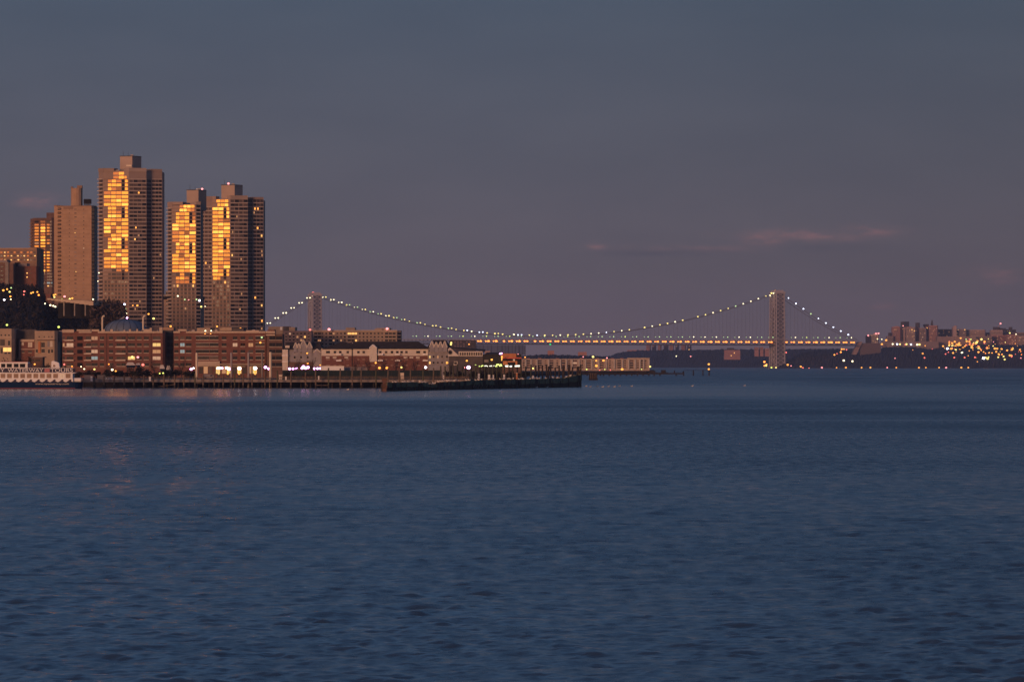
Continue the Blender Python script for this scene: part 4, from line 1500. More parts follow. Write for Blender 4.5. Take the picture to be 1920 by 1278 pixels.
def _rf(mb):
    f = h4.fac[0]
    a, c = f.at(846, 0.6), f.at(907, 0.6)
    d, e = f.at(907, -12), f.at(846, -12)
    mb.hexa([(*a, Z(653, 1969)), (*c, Z(658.7, 1969)), (*d, Z(658.7, 1969)), (*e, Z(653, 1969))], [(*a, Z(651.6, 1969)), (*c, Z(657.5, 1969)), (*d, Z(654.6, 1969)), (*e, Z(650, 1969))], 'roof_dark')
h4.part('roof', _rf)
h4.wins += [(0, 850.5, 858, 677, 684, 'siding_white', 0.5), (0, 852, 856.8, 678.4, 682.8, 'glass_dark', 0)]
h4.done()

r1b = Bld('restaurant', 'dark waterfront restaurant with an orange front, red fascia and a row of neon signs', 'restaurant', 1964, 905, [(941, -2), (978, -1)], 664, 14, 'ground_dark', zb=GZ - 0.5)
r1b.part('orange_front', lambda mb: (r1b.fac[1].slab(mb, 941, 968, 662.5, 670, -8, 0.2, 'orange_wall'), r1b.fac[1].slab(mb, 943, 970, 676.5, 684, -0.1, 0.3, 'orange_wall'), r1b.fac[1].slab(mb, 941, 977, 687.5, 700, -0.1, 0.3, 'brick_brown')))
r1b.part('fascia', lambda mb: r1b.fac[1].slab(mb, 942, 978, 669.8, 672.2, -0.1, 1.6, 'awning_red'))
r1b.part('window_strip', lambda mb: (r1b.fac[1].slab(mb, 943, 978, 672.8, 676.4, -0.1, 0.25, 'glass_dark'), r1b.fac[1].slab(mb, 952, 956, 673.4, 676, -0.1, 0.4, 'glass_rose'), r1b.fac[1].slab(mb, 962, 965.5, 673, 676.4, -0.1, 0.4, 'lit_peach')))
r1b.part('doorway', lambda mb: r1b.fac[1].slab(mb, 952, 966, 679, 687, -0.1, 0.5, 'dark_void'))
r1b.part('skylight_wall', lambda mb: r1b.fac[0].slab(mb, 908, 916, 674, 679, -0.1, 0.3, 'concrete_grey'))
r1b.part('roof', lambda mb: [mb.hexa([(X(905, 1964), 1963.5, Z(666, 1975)), (X(940, 1964), 1963.5, Z(666, 1975)), (X(940, 1975), 1988, Z(666, 1975)), (X(905, 1975), 1988, Z(666, 1975))],
                                     [(X(913, 1975), 1979, Z(660.5, 1975)), (X(934, 1975), 1979, Z(660.5, 1975)), (X(934, 1975), 1983, Z(660.5, 1975)), (X(913, 1975), 1983, Z(660.5, 1975))], 'roof_dark')])
# neon strips: short tubes and one looping script-like squiggle, none of it legible in the photograph
def neon(segs, m):
    mb = MB()
    for (x0, y0, x1, y1) in segs:
        mb.tube((X(x0, 1960), 1960, Z(y0, 1960)), (X(x1, 1960), 1960, Z(y1, 1960)), 0.17, 0.17, m, 5)
    return mb.build('neon_tube', r1b.th)
neon([(890.6, 684, 893, 684.2), (890.9, 685, 892.6, 684.9)], 'neon_lime')
neon([(898, 685.8, 902, 685.8), (902.6, 685.6, 906.3, 685.2), (898.4, 686.8, 903, 686.8)], 'neon_lime')
neon([(908.5 + i * 2.35, 686.3 - (i % 2) * 1.2, 910.4 + i * 2.35, 685.3 + (i % 3) * 0.5) for i in range(8)], 'neon_white')
neon([(929, 687, 933.5, 682.2), (930.5, 683, 935.5, 683.2), (935, 682, 936.5, 686), (937, 686.8, 939, 682.4), (939.5, 682.6, 941.2, 686.8), (936.8, 685.2, 941.4, 685.6), (929.4, 687.2, 933, 686.6)], 'neon_lime')
neon([(947, 685.6, 951.5, 685.2), (952, 684.8, 956, 686.4), (956.2, 686, 961.6, 685.8), (947.8, 686.8, 961, 687)], 'neon_white')
neon([(965.4, 685.4, 974.6, 685.0), (965.2, 686.6, 974.4, 686.6)], 'neon_white')
r1b.part('gas_flame', lambda mb: mb.hexa([(X(940, 1959), 1959, Z(676, 1970)), (X(941.4, 1959), 1959, Z(676, 1970)), (X(941.4, 1959), 1959.3, Z(676, 1970)), (X(940, 1959), 1959.3, Z(676, 1970))],
                                         [(X(939.4, 1959), 1959, Z(667, 1970)), (X(942.4, 1959), 1959, Z(667, 1970)), (X(942.4, 1959), 1959.3, Z(667, 1970)), (X(939.4, 1959), 1959.3, Z(667, 1970))], 'glow_flame'))
r1b.done()

fb = Bld('apartment_block', 'distant brown block under the bridge roadway, above the white-gabled boathouse', 'building', 5200, 842, [(892, -6)], 637.5, 30, 'far_dark', zb=GZ - 0.5)
for y in (641, 645, 649, 653):
    for i in range(8):
        fb.wins.append((0, 846 + i * 5.6, 849 + i * 5.6, y - 1, y + 1, 'far_stone' if random.random() < 0.5 else 'glass_dim', 0))
fb.done()

# cream flats on the far pier
c1 = Bld('apartment_building', 'long cream five-storey waterfront flats with recessed balconies, reaching out behind the dark pier', 'apartment building', 4420, 976, [(1218, -3)], 672.6, 20, 'stone_cream', zb=GZ - 0.5)
c1.part('end_tower', lambda mb: c1.fac[0].slab(mb, 1176, 1218, 670.6, 673, -16, 0.3, 'stone_cream'))
mods = [982, 990, 1001, 1012, 1023, 1034, 1045, 1056, 1067, 1078, 1092, 1104, 1116, 1128, 1143.5, 1161, 1172, 1184, 1196, 1203, 1210.5]
for i, p in enumerate(mods):
    for y in (676.2, 680.4, 684.6, 688.8):
        wide = i % 2 == 1
        m = random.choice(['glass_dark', 'brick_brown', 'glass_dim']) if wide else random.choice(['glass_brown', 'brick_tan_dark', 'glass_dim'])
        if (i, y) in ((9, 680.4),):
            m = 'lit_peach'
        c1.wins.append((0, p - (3.6 if wide else 1.6), p + (3.6 if wide else 1.6), y - 1.4, y + 1.1, m, 0))
c1.part('bay_window', lambda mb: [c1.fac[0].slab(mb, p - 1.2, p + 1.2, 673.6, 692, -0.1, 1.3, 'siding_white') for p in (986, 996, 1007, 1029, 1051, 1062, 1073, 1086, 1098, 1110, 1123, 1137, 1152, 1167, 1179, 1191, 1200, 1207, 1217)])
c1.part('roof_caps', lambda mb: [c1.fac[0].slab(mb, p - 3, p + 3, 671, 672.8, -8, -0.5, 'far_brick') for p in (990, 1012, 1045, 1090, 1120, 1148, 1166)])
c1.done()


# ------------------------------------------------------------------ suspension bridge
TH = R(15)
AX = (math.cos(TH), math.sin(TH))
BX = (-math.sin(TH), math.cos(TH))
S0 = (X(590.5, 10850), 10850.0)
SPAN = 1136.7


def bp(s, w, z):
    return (S0[0] + AX[0] * s + BX[0] * w, S0[1] + AX[1] * s + BX[1] * w, z)


bridge = thing('suspension_bridge', 'long grey steel suspension bridge with lattice towers and lights along its cables and two decks', 'bridge', (0, 11000, 0))
ZU, ZL = 67.0, 57.0


def deck_z(s):
    return -2.2 * max(0.0, (s - 500) / 900.0) - 1.0 * max(0, (250 - s) / 400)


def obar(mb, a, b_, w, h, m):
    """bar of rectangular section between two points (horizontal-ish)"""
    a, b_ = Vector(a), Vector(b_)
    n = Vector((BX[0], BX[1], 0)) * (w / 2)
    u = Vector((0, 0, h / 2))
    mb.hexa([a - n - u, b_ - n - u, b_ + n - u, a + n - u], [a - n + u, b_ - n + u, b_ + n + u, a + n + u], m)


def bridge_decks():
    up, lo, tr = MB(), MB(), MB()
    s = -330.0
    st = 18.95
    end = SPAN + 196
    while s < end:
        e = min(end, s + st)
        dz0, dz1 = deck_z(s), deck_z(e)
        obar(up, bp(s, 0, ZU + dz0), bp(e, 0, ZU + dz1), 36, 1.5, 'bridge_steel')
        obar(lo, bp(s, 0, ZL + dz0), bp(e, 0, ZL + dz1), 36, 2.2, 'bridge_dark')
        for w in (-18.6, 18.6):
            a, c = bp(s, w, ZL + dz0), bp(s, w, ZU + dz0)
            tr.tube(a, c, 0.55, 0.55, 'bridge_dark', 4)
            tr.tube(bp(s, w, ZL + dz0), bp((s + e) / 2, w, ZU + dz0), 0.4, 0.4, 'bridge_dark', 4)
            tr.tube(bp((s + e) / 2, w, ZU + dz0), bp(e, w, ZL + dz1), 0.4, 0.4, 'bridge_dark', 4)
            tr.tube(bp(s, w, ZU + dz0 + 1.9), bp(e, w, ZU + dz1 + 1.9), 0.18, 0.18, 'bridge_steel', 4)
        s = e
    up.build('upper_deck', bridge)
    lo.build('lower_deck', bridge)
    tr.build('truss', bridge)


bridge_decks()


def bridge_tower(s, ztop, sgn):
    root = thing('tower', None, None)
    root.parent = bridge
    root.location = Vector(bp(s, 0, 0)) - bridge.location
    hs = 9.5
    for wa, wb in ((-25, -8), (8, 25)):
        mb = MB()
        r_ = [bp(s + a_, w_, 0) for a_, w_ in ((-hs + 2.4, wa + 2.4), (hs - 2.4, wa + 2.4), (hs - 2.4, wb - 2.4), (-hs + 2.4, wb - 2.4))]
        mb.hexa([(x_, y_, 4) for x_, y_, q_ in r_], [(x_, y_, ztop - 9) for x_, y_, q_ in r_], 'bridge_dark')  # dark core stands for the shaded steel inside the lattice
        n = int((ztop - 14) / 9.4)
        hh = (ztop - 10) / n
        for i in range(n):
            z0 = 4 + i * hh
            z1 = z0 + hh
            tp0, tp1 = 1 + 0.10 * (1 - z0 / ztop), 1 + 0.10 * (1 - z1 / ztop)
            q = [(-hs, wa), (hs, wa), (hs, wb), (-hs, wb)]
            p0 = [bp(s + a * tp0, w * tp0, z0) for a, w in q]
            p1 = [bp(s + a * tp1, w * tp1, z1) for a, w in q]
            for j in range(4):
                k = (j + 1) % 4
                mb.tube(p0[j], p1[j], 1.7, 1.7, 'bridge_steel', 4)
                mb.tube(p1[j], p1[k], 0.9, 0.9, 'bridge_steel', 4)
                mb.tube(p0[j], p1[k], 0.85, 0.85, 'bridge_steel', 4)
                mb.tube(p0[k], p1[j], 0.85, 0.85, 'bridge_steel', 4)
                m0 = tuple((p0[j][i_] + p0[k][i_]) / 2 for i_ in range(3))
                m1 = tuple((p1[j][i_] + p1[k][i_]) / 2 for i_ in range(3))
        mb.build('leg', root)
    mb = MB()
    # arched portal above the roadway: stepped arch then solid lattice bands to the top
    za = ztop - 46
    for i in range(5):
        z0 = za + i * 8.2
        for a in (-hs, hs):
            for w0, w1 in ((-8.5, 8.5),):
                mb.tube(bp(s + a, w0, z0 + 5), bp(s + a, w1, z0 + 5), 1.7, 1.7, 'bridge_steel', 4)
                mb.tube(bp(s + a, w0, z0 + 5), bp(s + a, w1, z0 + 13), 1.3, 1.3, 'bridge_steel', 4)
                mb.tube(bp(s + a, w1, z0 + 5), bp(s + a, w0, z0 + 13), 1.3, 1.3, 'bridge_steel', 4)
    for i in range(9):
        t0, t1 = math.pi * i / 9, math.pi * (i + 1) / 9
        for a in (-hs, hs):
            mb.tube(bp(s + a, -8 * math.cos(t0), za - 4 + 9 * math.sin(t0)), bp(s + a, -8 * math.cos(t1), za - 4 + 9 * math.sin(t1)), 1.4, 1.4, 'bridge_steel', 4)
    mb.build('portal_arch', root)
    mb = MB()
    for i in range(3):
        z0 = 14 + i * 13
        for a in (-hs, hs):
            mb.tube(bp(s + a, -9, z0), bp(s + a, 9, z0 + 12), 1.2, 1.2, 'bridge_steel', 4)
            mb.tube(bp(s + a, 9, z0), bp(s + a, -9, z0 + 12), 1.2, 1.2, 'bridge_steel', 4)
    mb.build('lower_bracing', root)
    mb = MB()
    r = [bp(s + a, w, 0) for a, w in ((-hs - 2, -27), (hs + 2, -27), (hs + 2, 27), (-hs - 2, 27))]
    mb.hexa([(x, y, ztop - 7.5) for x, y, z in r], [(x, y, ztop - 3.5) for x, y, z in r], 'bridge_steel')
    r = [bp(s + a, w, 0) for a, w in ((-hs + 1, -22), (hs - 1, -22), (hs - 1, 22), (-hs + 1, 22))]
    mb.hexa([(x, y, ztop - 3.5) for x, y, z in r], [(x, y, ztop) for x, y, z in r], 'bridge_steel')
    mb.build('tower_cap', root)
    mb = MB()
    for w in (-18, 18):
        r = [bp(s + a, w + b_, 0) for a, b_ in ((-13, -12), (13, -12), (13, 12), (-13, 12))]
        mb.hexa([(x, y, -2) for x, y, z in r], [(x, y, 5) for x, y, z in r], 'concrete_grey')
    mb.build('foundation', root)
    mb = MB()
    for a in (-hs, hs):
        for j, (w0, w1) in enumerate(((-24, -9), (9, 24), (-8, 8))):
            mb.tube(bp(s + a, w0, ZU + 3), bp(s + a, w1, ZU + 3), 1.6, 1.6, 'bridge_steel', 4)
            mb.tube(bp(s + a, w0, ZL - 8), bp(s + a, w1, ZL - 8), 1.9, 1.9, 'bridge_steel', 4)
    mb.build('roadway_truss', root)
    for w in (-26, 26):
        mb = MB()
        r = [bp(s + a, w + b_, 0) for a, b_ in ((-16, -3), (16, -3), (16, 3), (-16, 3))]
        mb.hexa([(x, y, ZU + 1) for x, y, z in r], [(x, y, ZU + 3.0) for x, y, z in r], 'bridge_steel')
        mb.build('roadway_collar', root)
    return root


tl = bridge_tower(0.0, 177.0, -1)
tr_ = bridge_tower(SPAN, 187.0, 1)
lab_l = 'left tower, part hidden by flats, with a red beacon on top'
tl['label'] = lab_l
tr_['label'] = 'right tower, standing in open water before the dark hill'


def cable_z(s):
    if 0 <= s <= SPAN:
        t_ = s / SPAN
        return 171 + 11 * t_ - 4 * 101.5 * t_ * (1 - t_)
    if s < 0:
        return 171 + 0.63 * s + 0.0004 * (s + 190) * s * -0.2
    u = s - SPAN
    return 182 - 0.575 * u - 0.0009 * u * (200 - u)


CL_COL = ['lamp_cream'] * 4 + ['lamp_yellow'] * 5 + ['lamp_blue'] * 2 + ['lamp_green']
n_cl = 0


def cables():
    global n_cl
    for ci, w in enumerate((-16.0, 16.0)):
        mb = MB()
        ss = [-186 + i * 12.4 for i in range(16)] + [i * SPAN / 60 for i in range(1, 61)] + [SPAN + i * 12.5 for i in range(1, 17)]
        for a, c in zip(ss[:-1], ss[1:]):
            mb.tube(bp(a, w, cable_z(a)), bp(c, w, cable_z(c)), 0.62, 0.62, 'bridge_cable', 6)
        cab = mb.build('main_cable', bridge)
        mb = MB()
        s = -170.5
        while s < SPAN + 185:
            if abs(s) > 12 and abs(s - SPAN) > 12:
                z0 = ZU + deck_z(s)
                if cable_z(s) > z0 + 2:
                    mb.tube(bp(s, w, z0), bp(s, w, cable_z(s)), 0.17, 0.17, 'bridge_cable', 4)
            s += 18.95
        tag(mb.build('suspender_ropes', cab), kind='stuff')
        # necklace lamps
        k = 0
        s = -148.0
        while s < SPAN + 190:
            right = s > SPAN
            mid = 230 < s < 480 and ci == 0
            skip = (right and ci == 1) or (mid and k % 2 == 0) or (470 < s < 620 and ci == 1 and k % 3 == 0) or (720 < s < 1020 and (k + ci) % 7 == 0)
            if (abs(s) > 10 and abs(s - SPAN) > 9) and not skip and n_cl < 100:
                z = cable_z(s) + 3.0
                x, y, _ = bp(s, w, 0)
                c = random.choice(CL_COL)
                if s < 0:
                    c = 'lamp_cream'
                elif s < 330:
                    c = random.choice(['lamp_yellow', 'lamp_cream', 'lamp_yellow', 'lamp_green'])
                if right:
                    c = 'lamp_blue' if k % 6 else 'lamp_green'
                lamp(CX + x / y * F, YH - (z - HC) / y * F, y, c, 1.55 * random.uniform(0.8, 1.12), '', name='cable_light', post=1.6, parent=cab)
                n_cl += 1
            k += 1
            s += 18.95


cables()
for (px, py, Y, c, r_) in ((587, 549.3, 10845, 'lamp_red', 3.0), (587, 555, 10840, 'lamp_cream', 1.9), (599, 553.5, 10848, 'lamp_cream', 2.2), (1453, 545, 11138, 'lamp_orange', 2.0), (1455.5, 548.7, 11135, 'lamp_yellow', 2.3),
                           (1446.5, 549.5, 11138, 'lamp_yellow', 1.9), (1444, 554, 11136, 'lamp_cream', 2.0)):
    lamp(px, py, Y, c, r_, '', name='beacon', post=1.6, parent=(tl if px < 900 else tr_))
lamp(1446.5, 690.3 - 1.4, 11095, 'lamp_lime', 1.8, '', name='pier_light', post=0, parent=tr_)
lamp(1455, 688.8, 11095, 'lamp_yellow', 1.7, '', name='pier_light', post=0, parent=tr_)
lamp(1468, 689.2, 11100, 'lamp_green', 1.5, '', name='pier_light', post=0, parent=tr_)
lamp(1031.8, 645.3, 10935, 'lamp_emerald', 1.9, '', name='navigation_light', post=1.6, parent=bridge)


def deck_lamps():
    # orange lamps of the lower roadway: bright clusters every 19 m
    n = 0
    s = 375.0
    k = 0
    while s < SPAN + 190:
        if abs(s - SPAN) > 14 and n < 100:
            z = ZL + deck_z(s) + 7.0
            for d, r_ in ((-4.0, 1.55), (2.2, 1.85)):
                if k in (4, 8) and d < 0:
                    continue
                x, y, _ = bp(s + d, -17.2, 0)
                lamp(CX + x / y * F, YH - (z - HC) / y * F, y, 'deck_lamp', r_ * random.uniform(0.85, 1.1), '', name='roadway_lamp', post=3.2, parent=bridge, flat=1.4)
                n += 1
        s += 18.95
        k += 1
    n = 0
    s = 240.0
    while s < SPAN + 190:
        z = ZU + deck_z(s) + 8.5
        for w, r_, c in ((-16, 1.25, random.choice(['lamp_green', 'lamp_lime', 'lamp_cream', 'lamp_green'])), (16, 0.8, 'lamp_green')):
            if abs(s - SPAN) < 14 or n >= 100:
                continue
            x, y, _ = bp(s, w, 0)
            lamp(CX + x / y * F, YH - (z - HC) / y * F, y, c, r_, '', name='street_lamp', post=6.5, parent=bridge)
            n += 1
        s += 28.4


deck_lamps()


def hung_screens():
    """maintenance sheeting hung in bays under the roadway"""
    for i, (p0, p1, yb) in enumerate(((893, 906, 655), (906, 921, 661), (921, 941, 663), (941, 953, 664), (953, 966, 664), (966, 974, 664), (974, 985, 665))):
        mb = MB()
        f = Fac(bp(300, -19, 0)[:2], bp(800, -19, 0)[:2])
        f.slab(mb, p0, p1, 646.5, yb, -0.3, 0.3, 'netting')
        f.slab(mb, p0 - 0.6, p0 + 0.6, 646.5, yb + 1, 0.3, 1.2, 'bridge_dark')
        f.slab(mb, (p0 + p1) / 2 + (i % 3) - 0.4, (p0 + p1) / 2 + (i % 3) + 0.4, 646.5, yb + 1, 0.3, 1.0, 'bridge_dark')
        if i == 6:
            f.slab(mb, 984, 985.2, 646.5, yb + 1, 0.3, 1.2, 'bridge_dark')
        mb.build('hanging_screen', bridge)


hung_screens()


def anchorage():
    mb = MB()
    Y = 11195
    q = [(1598, 664.5), (1606, 664.5), (1617.5, 640.5), (1608.5, 640.5)]
    fr = [(X(p, Y), Y, Z(y, Y)) for p, y in q]
    bk = [(X(p, Y), Y + 40, Z(y, Y)) for p, y in q]
    mb.face(fr, 'anchor_face')
    mb.face(list(reversed(bk)), 'anchor_face')
    for i in range(4):
        j = (i + 1) % 4
        mb.face([fr[j], fr[i], bk[i], bk[j]], 'anchor_face')
    mb.box(X(1613, Y), X(1652, Y), Y + 6, Y + 50, 20, Z(643, Y), 'anchor_stone')
    mb.build('anchorage', bridge)


anchorage()
# ------------------------------------------------------------------ far banks: blocks on the ridge right of the bridge and beyond it
def far_block(label, px0, px1, ytop, wall, Y=11550, ybot=662, tops=(), ang=-12, side=None, grid=True, lit=(), name='apartment_block', cat='building', depth=30):
    sp = [(px1 - (side or 0), ang)] + ([(px1, 55)] if side else [])
    b = Bld(name, label, cat, Y, px0, sp, ytop, depth, wall, zb=Z(ybot, Y))
    for a, c, y in tops:
        b.part('roof_block', lambda mb: b.fac[0].slab(mb, a, c, y, ytop + 0.5, -14, -2, 'far_dark' if y < ytop - 3 else wall))
    if grid:
        def fn(mb):
            y = ytop + 2.2
            while y < min(ybot, 656):
                p = px0 + 0.9
                while p < px1 - (side or 0) - 1.0:
                    b.fac[0].slab(mb, p, p + 1.25, y, y + 1.4, -0.1, 0.3, 'lit_dim' if random.random() < 0.05 else 'glass_dark')
                    p += 2.1
                y += 2.4
        tag(b.part('windows', fn), kind='stuff')
    for (lx, ly, m) in lit:
        b.part('lit_window', lambda mb: b.fac[0].slab(mb, lx - 0.9, lx + 0.9, ly - 0.9, ly + 0.8, -0.1, 0.8, m))
    b.done()
    return b


far_block('small dark-sided block with a pink rooftop light, just right of the bridge anchorage', 1624.5, 1633.5, 629, 'far_dark', tops=(), grid=False)
far_block('small pale block with pink rooftop lights beside the bridge anchorage', 1632, 1648, 626.5, 'far_pale', side=2, lit=((1637, 639, 'lit_dim'), (1645, 634.5, 'lit_amber')), tops=((1638, 1646, 624.4),))
far_block('low slope-roofed brown block at the left foot of the hilltop tower cluster', 1663, 1675, 630, 'far_stone', tops=((1665, 1670, 623.5),))
far_block('left tower of the hilltop cluster, brown with a stepped left edge', 1673, 1690, 612.5, 'far_brick', side=3, tops=((1677, 1685, 611.4),), Y=11560)
far_block('hilltop tower carrying the broad dark rooftop block, left of the deep shadow gap', 1685, 1697, 613.5, 'far_tan', tops=((1688.5, 1696, 603.2),), Y=11575, lit=((1692.5, 610.7, 'lit_peach'),))
far_block('hilltop tower behind the shadow gap with a dark square rooftop block', 1695, 1709, 612, 'far_brick', tops=((1697.5, 1705.5, 602.8),), Y=11640, ang=25)
far_block('brightest hilltop tower with two lit windows near the top of its face', 1700, 1717, 613, 'far_tan', side=2, Y=11545, lit=((1710, 618, 'lit_amber'), (1714.5, 620, 'lit_amber'), (1710.5, 622.5, 'lit_dim'), (1714, 629.5, 'lit_dim'), (1714, 636, 'lit_dim'), (1711, 631, 'lit_dim')))
far_block('hilltop tower with a dark tapering rooftop block right of the brightest tower', 1714, 1727, 614.5, 'far_brick', tops=((1716, 1723.5, 604.8),), Y=11570)
far_block('plain brown hilltop tower before the spired one', 1724, 1738, 614.5, 'far_stone', side=2, Y=11555, lit=((1730, 632, 'lit_peach'),))
far_block('dark-topped hilltop block with a lit upper window beside the spire', 1735, 1745, 611.5, 'far_brick', tops=((1735.5, 1742.5, 607.5),), Y=11600, lit=((1738, 614.8, 'lit_amber'),), ang=20)
sp_ = far_block('rightmost tower of the hilltop cluster, pinkish-brown and carrying a dark spire', 1742, 1759, 610, 'far_brick', side=2, Y=11560)
sp_.part('spire', lambda mb: mb.hexa([(X(1745, 11565), 11565, Z(610, 11565)), (X(1750, 11565), 11565, Z(610, 11565)), (X(1750, 11565), 11571, Z(610, 11565)), (X(1745, 11565), 11571, Z(610, 11565))],
                                     [(X(1747.2, 11565), 11567, Z(599.8, 11565)), (X(1748.6, 11565), 11567, Z(599.8, 11565)), (X(1748.6, 11565), 11569, Z(599.8, 11565)), (X(1747.2, 11565), 11569, Z(599.8, 11565))], 'far_dark'))
far_block('low shadowed row of blocks right of the spired tower', 1757, 1788, 616.8, 'far_dark', Y=11620, ang=20, lit=())
far_block('narrow tan tower with a domed water tank, right of the shadowed row', 1787, 1793.5, 612.5, 'far_tan', Y=11560, tops=((1788.3, 1793.3, 610.3),), grid=False)
far_block('flat brown block with two small lit windows along its roof edge', 1793, 1812, 616.6, 'far_stone', Y=11575, lit=((1796.5, 618.3, 'lit_peach'), (1809, 618, 'lit_amber')))
far_block('long tan flat-roofed block in the middle of the right-hand ridge', 1811, 1848, 618, 'far_tan', Y=11590, side=2)
far_block('tan block with a pink-topped mast near the right of the ridge', 1858, 1880, 618.5, 'far_tan', Y=11570, tops=((1861.5, 1874, 612.8),))
far_block('dark crowned block behind the mast building', 1872, 1886, 615, 'far_dark', Y=11680, ang=18, grid=False)
far_block('low dark treetop-coloured block near the right edge of the ridge', 1885, 1905, 617.5, 'far_dark', Y=11700, tops=((1891, 1897, 613),))
far_block('brown block with a column of rosy lit windows near the right frame edge', 1888, 1908, 627, 'far_brick', Y=11500, lit=((1893.5, 624, 'lit_amber'), (1895, 631, 'lit_peach'), (1891, 634, 'lit_peach'), (1903.5, 638, 'lit_peach')))
far_block('pale tan block cut by the right frame edge', 1908, 1960, 630, 'far_tan', Y=11480, lit=((1911.5, 638, 'lit_dim'),))
far_block('broad tan block above the orange hillside lights', 1826, 1860, 630, 'far_stone', Y=11500, grid=True)
far_block('wide purple-brown block in shade, left of the rosy-lit one', 1858, 1888, 628, 'far_brick', Y=11520, ang=14)
far_block('long low roof line behind the tan ridge blocks', 1800, 1960, 623, 'far_stone', Y=11640, ang=-2)
far_block('low tan row at the foot of the spired tower', 1757, 1830, 630.5, 'far_stone', Y=11500, grid=False)
far_block('low brown terrace under the hilltop tower cluster', 1655, 1760, 640, 'far_stone', Y=11480, grid=False, ybot=664)
# beyond the bridge
far_block('lone red-brown block on the wooded skyline under the bridge roadway', 1027, 1039, 657, 'far_brick', Y=6500, ybot=672, ang=-8, grid=True)
far_block('low red block right of the lone red-brown one, on the skyline behind the cream flats', 1084, 1100, 659.5, 'far_brick', Y=6500, ybot=672, ang=-8, grid=False)
for i in range(8):
    far_block('pink-brown slab block in the hill row under the roadway, %s of eight' % nth(i), 1212 + i * 11, 1220.5 + i * 11 - (i % 3), 645 + (i % 2) * 1.2, 'far_brick', Y=14200 + (i % 2) * 60, ybot=664, ang=-8, side=2, lit=((1292, 655, 'lit_amber'),) if i == 7 else ())
far_block('low rosy block left of the close row of slab blocks', 1176, 1210, 656, 'far_brick', Y=14200, ybot=664, ang=-8)
far_block('square pink-brown block with two lit windows on the hillside left of the right bridge tower', 1358, 1388, 656, 'far_brick', Y=12950, ybot=674, ang=-6, lit=((1377, 661.5, 'lit_amber'), (1371, 666.5, 'lit_amber')), tops=((1363, 1376, 652),))
far_block('first narrow slab block against the right bridge tower', 1415, 1422.5, 650.5, 'far_brick', Y=12950, ybot=668)
far_block('second narrow slab block against the right bridge tower', 1425, 1431.5, 650.5, 'far_brick', Y=12950, ybot=668)
far_block('third slab block, half hidden by the right bridge tower', 1434, 1446, 653, 'far_brick', Y=12950, ybot=668)
far_block('pinkish houses on the bank right of the boathouse', 909, 918.5, 657.5, 'far_tan', Y=5600, ybot=680, grid=False, name='house', cat='house')


# ------------------------------------------------------------------ piers
def pile(px, ytop, Y, m='timber', r=0.33, lean=0.0, label='', group=None, zb=-1.5):
    x = X(px, Y)
    mb = MB()
    zt = Z(ytop, Y)
    mb.tube((x, Y, zb), (x + lean, Y, zt), r * 1.05, r * 0.92, m, 7)
    mb.tube((x + lean, Y, zt), (x + lean, Y, zt + 0.12), r * 0.95, r * 0.5, m, 7)
    mb.tube((x, Y, zb), (x + lean * 0.3, Y, 1.15), r * 1.12, r * 1.02, 'timber_dark', 7)
    o = mb.build('timber_pile', loc=(x, Y, zb))
    return tag(o, label, 'timber pile', group)


pier = thing('pier', 'long low grey timber pier with railing, running from the ferry to the gull-covered bulkhead', 'pier', (X(500, 1800), 1800, 0))


def build_pier():
    Y = 1782.0
    mb = MB()
    p = 156.0
    while p < 880:
        q = min(880, p + 9)
        z1 = 3.3 + random.uniform(-0.05, 0.05)
        mb.box(X(p, Y), X(q, Y) - 0.03, Y, Y + 62, z1 - 0.5, z1, 'concrete_grey' if p < 500 else 'timber')
        p = q
    mb.build('deck', pier)
    mb = MB()
    mb.box(X(156, Y), X(880, Y), Y + 0.02 - 0.2, Y - 0.02, 2.2, 3.1, 'concrete_grey')
    mb.build('edge_beam', pier)
    mb = MB()
    for z in (3.75, 4.25):
        mb.box(X(196, Y), X(365, Y), Y + 0.4, Y + 0.5, z, z + 0.12, 'timber')
        mb.box(X(366, Y), X(880, Y), Y + 1.0, Y + 1.1, z, z + 0.14, 'brick_tan_dark')
    p = 196.0
    while p < 880:
        mb.box(X(p, Y) - 0.05, X(p, Y) + 0.05, Y + 0.52, Y + 0.6, 3.3, 4.4, 'timber')
        p += 7.5
    mb.build('railing', pier)
    mb = MB()
    mb.box(X(196, Y), X(245, Y), Y - 0.2, Y - 0.1, 3.9, 4.05, 'white_paint')
    mb.box(X(196, Y), X(245, Y), Y - 0.2, Y - 0.1, 3.35, 3.5, 'white_paint')
    for p in (199, 204, 208):
        mb.box(X(p, Y), X(p + 1, Y), Y - 0.2, Y - 0.1, 3.3, 4.05, 'white_paint')
    mb.build('white_handrail', pier)
    random.seed(21)
    for i in range(38):
        p = 160 + i * 19.2 + random.uniform(-3, 3)
        mb = MB()
        yy_ = Y + random.choice((3, 9, 16))
        mb.tube((X(p, yy_), yy_, -1.5), (X(p, yy_), yy_, 2.4), 0.3, 0.3, 'timber_dark', 6)
        mb.build('pier_leg', pier)
    for a, b_, y0, y1 in ((296, 327, 725, 720.5), (592, 616, 715.5, 716), (592, 616, 722, 722), (570, 577, 711, 724), (366, 382, 718, 718.5)):
        mb = MB()
        mb.tube((X(a, Y), Y - 0.4, Z(y0, Y)), (X(b_, Y), Y - 0.4, Z(y1, Y)), 0.16, 0.16, 'timber', 5)
        mb.build('brace', pier)
    mb = MB()
    f = [(156, 895)]
    mb.box(X(156, 1852), X(888, 1852), 1846, 1849.6, -2, 2.9, 'dark_void')  # near-black colour holds the shade beneath the deck
    mb.build('sea_wall', pier)


build_pier()

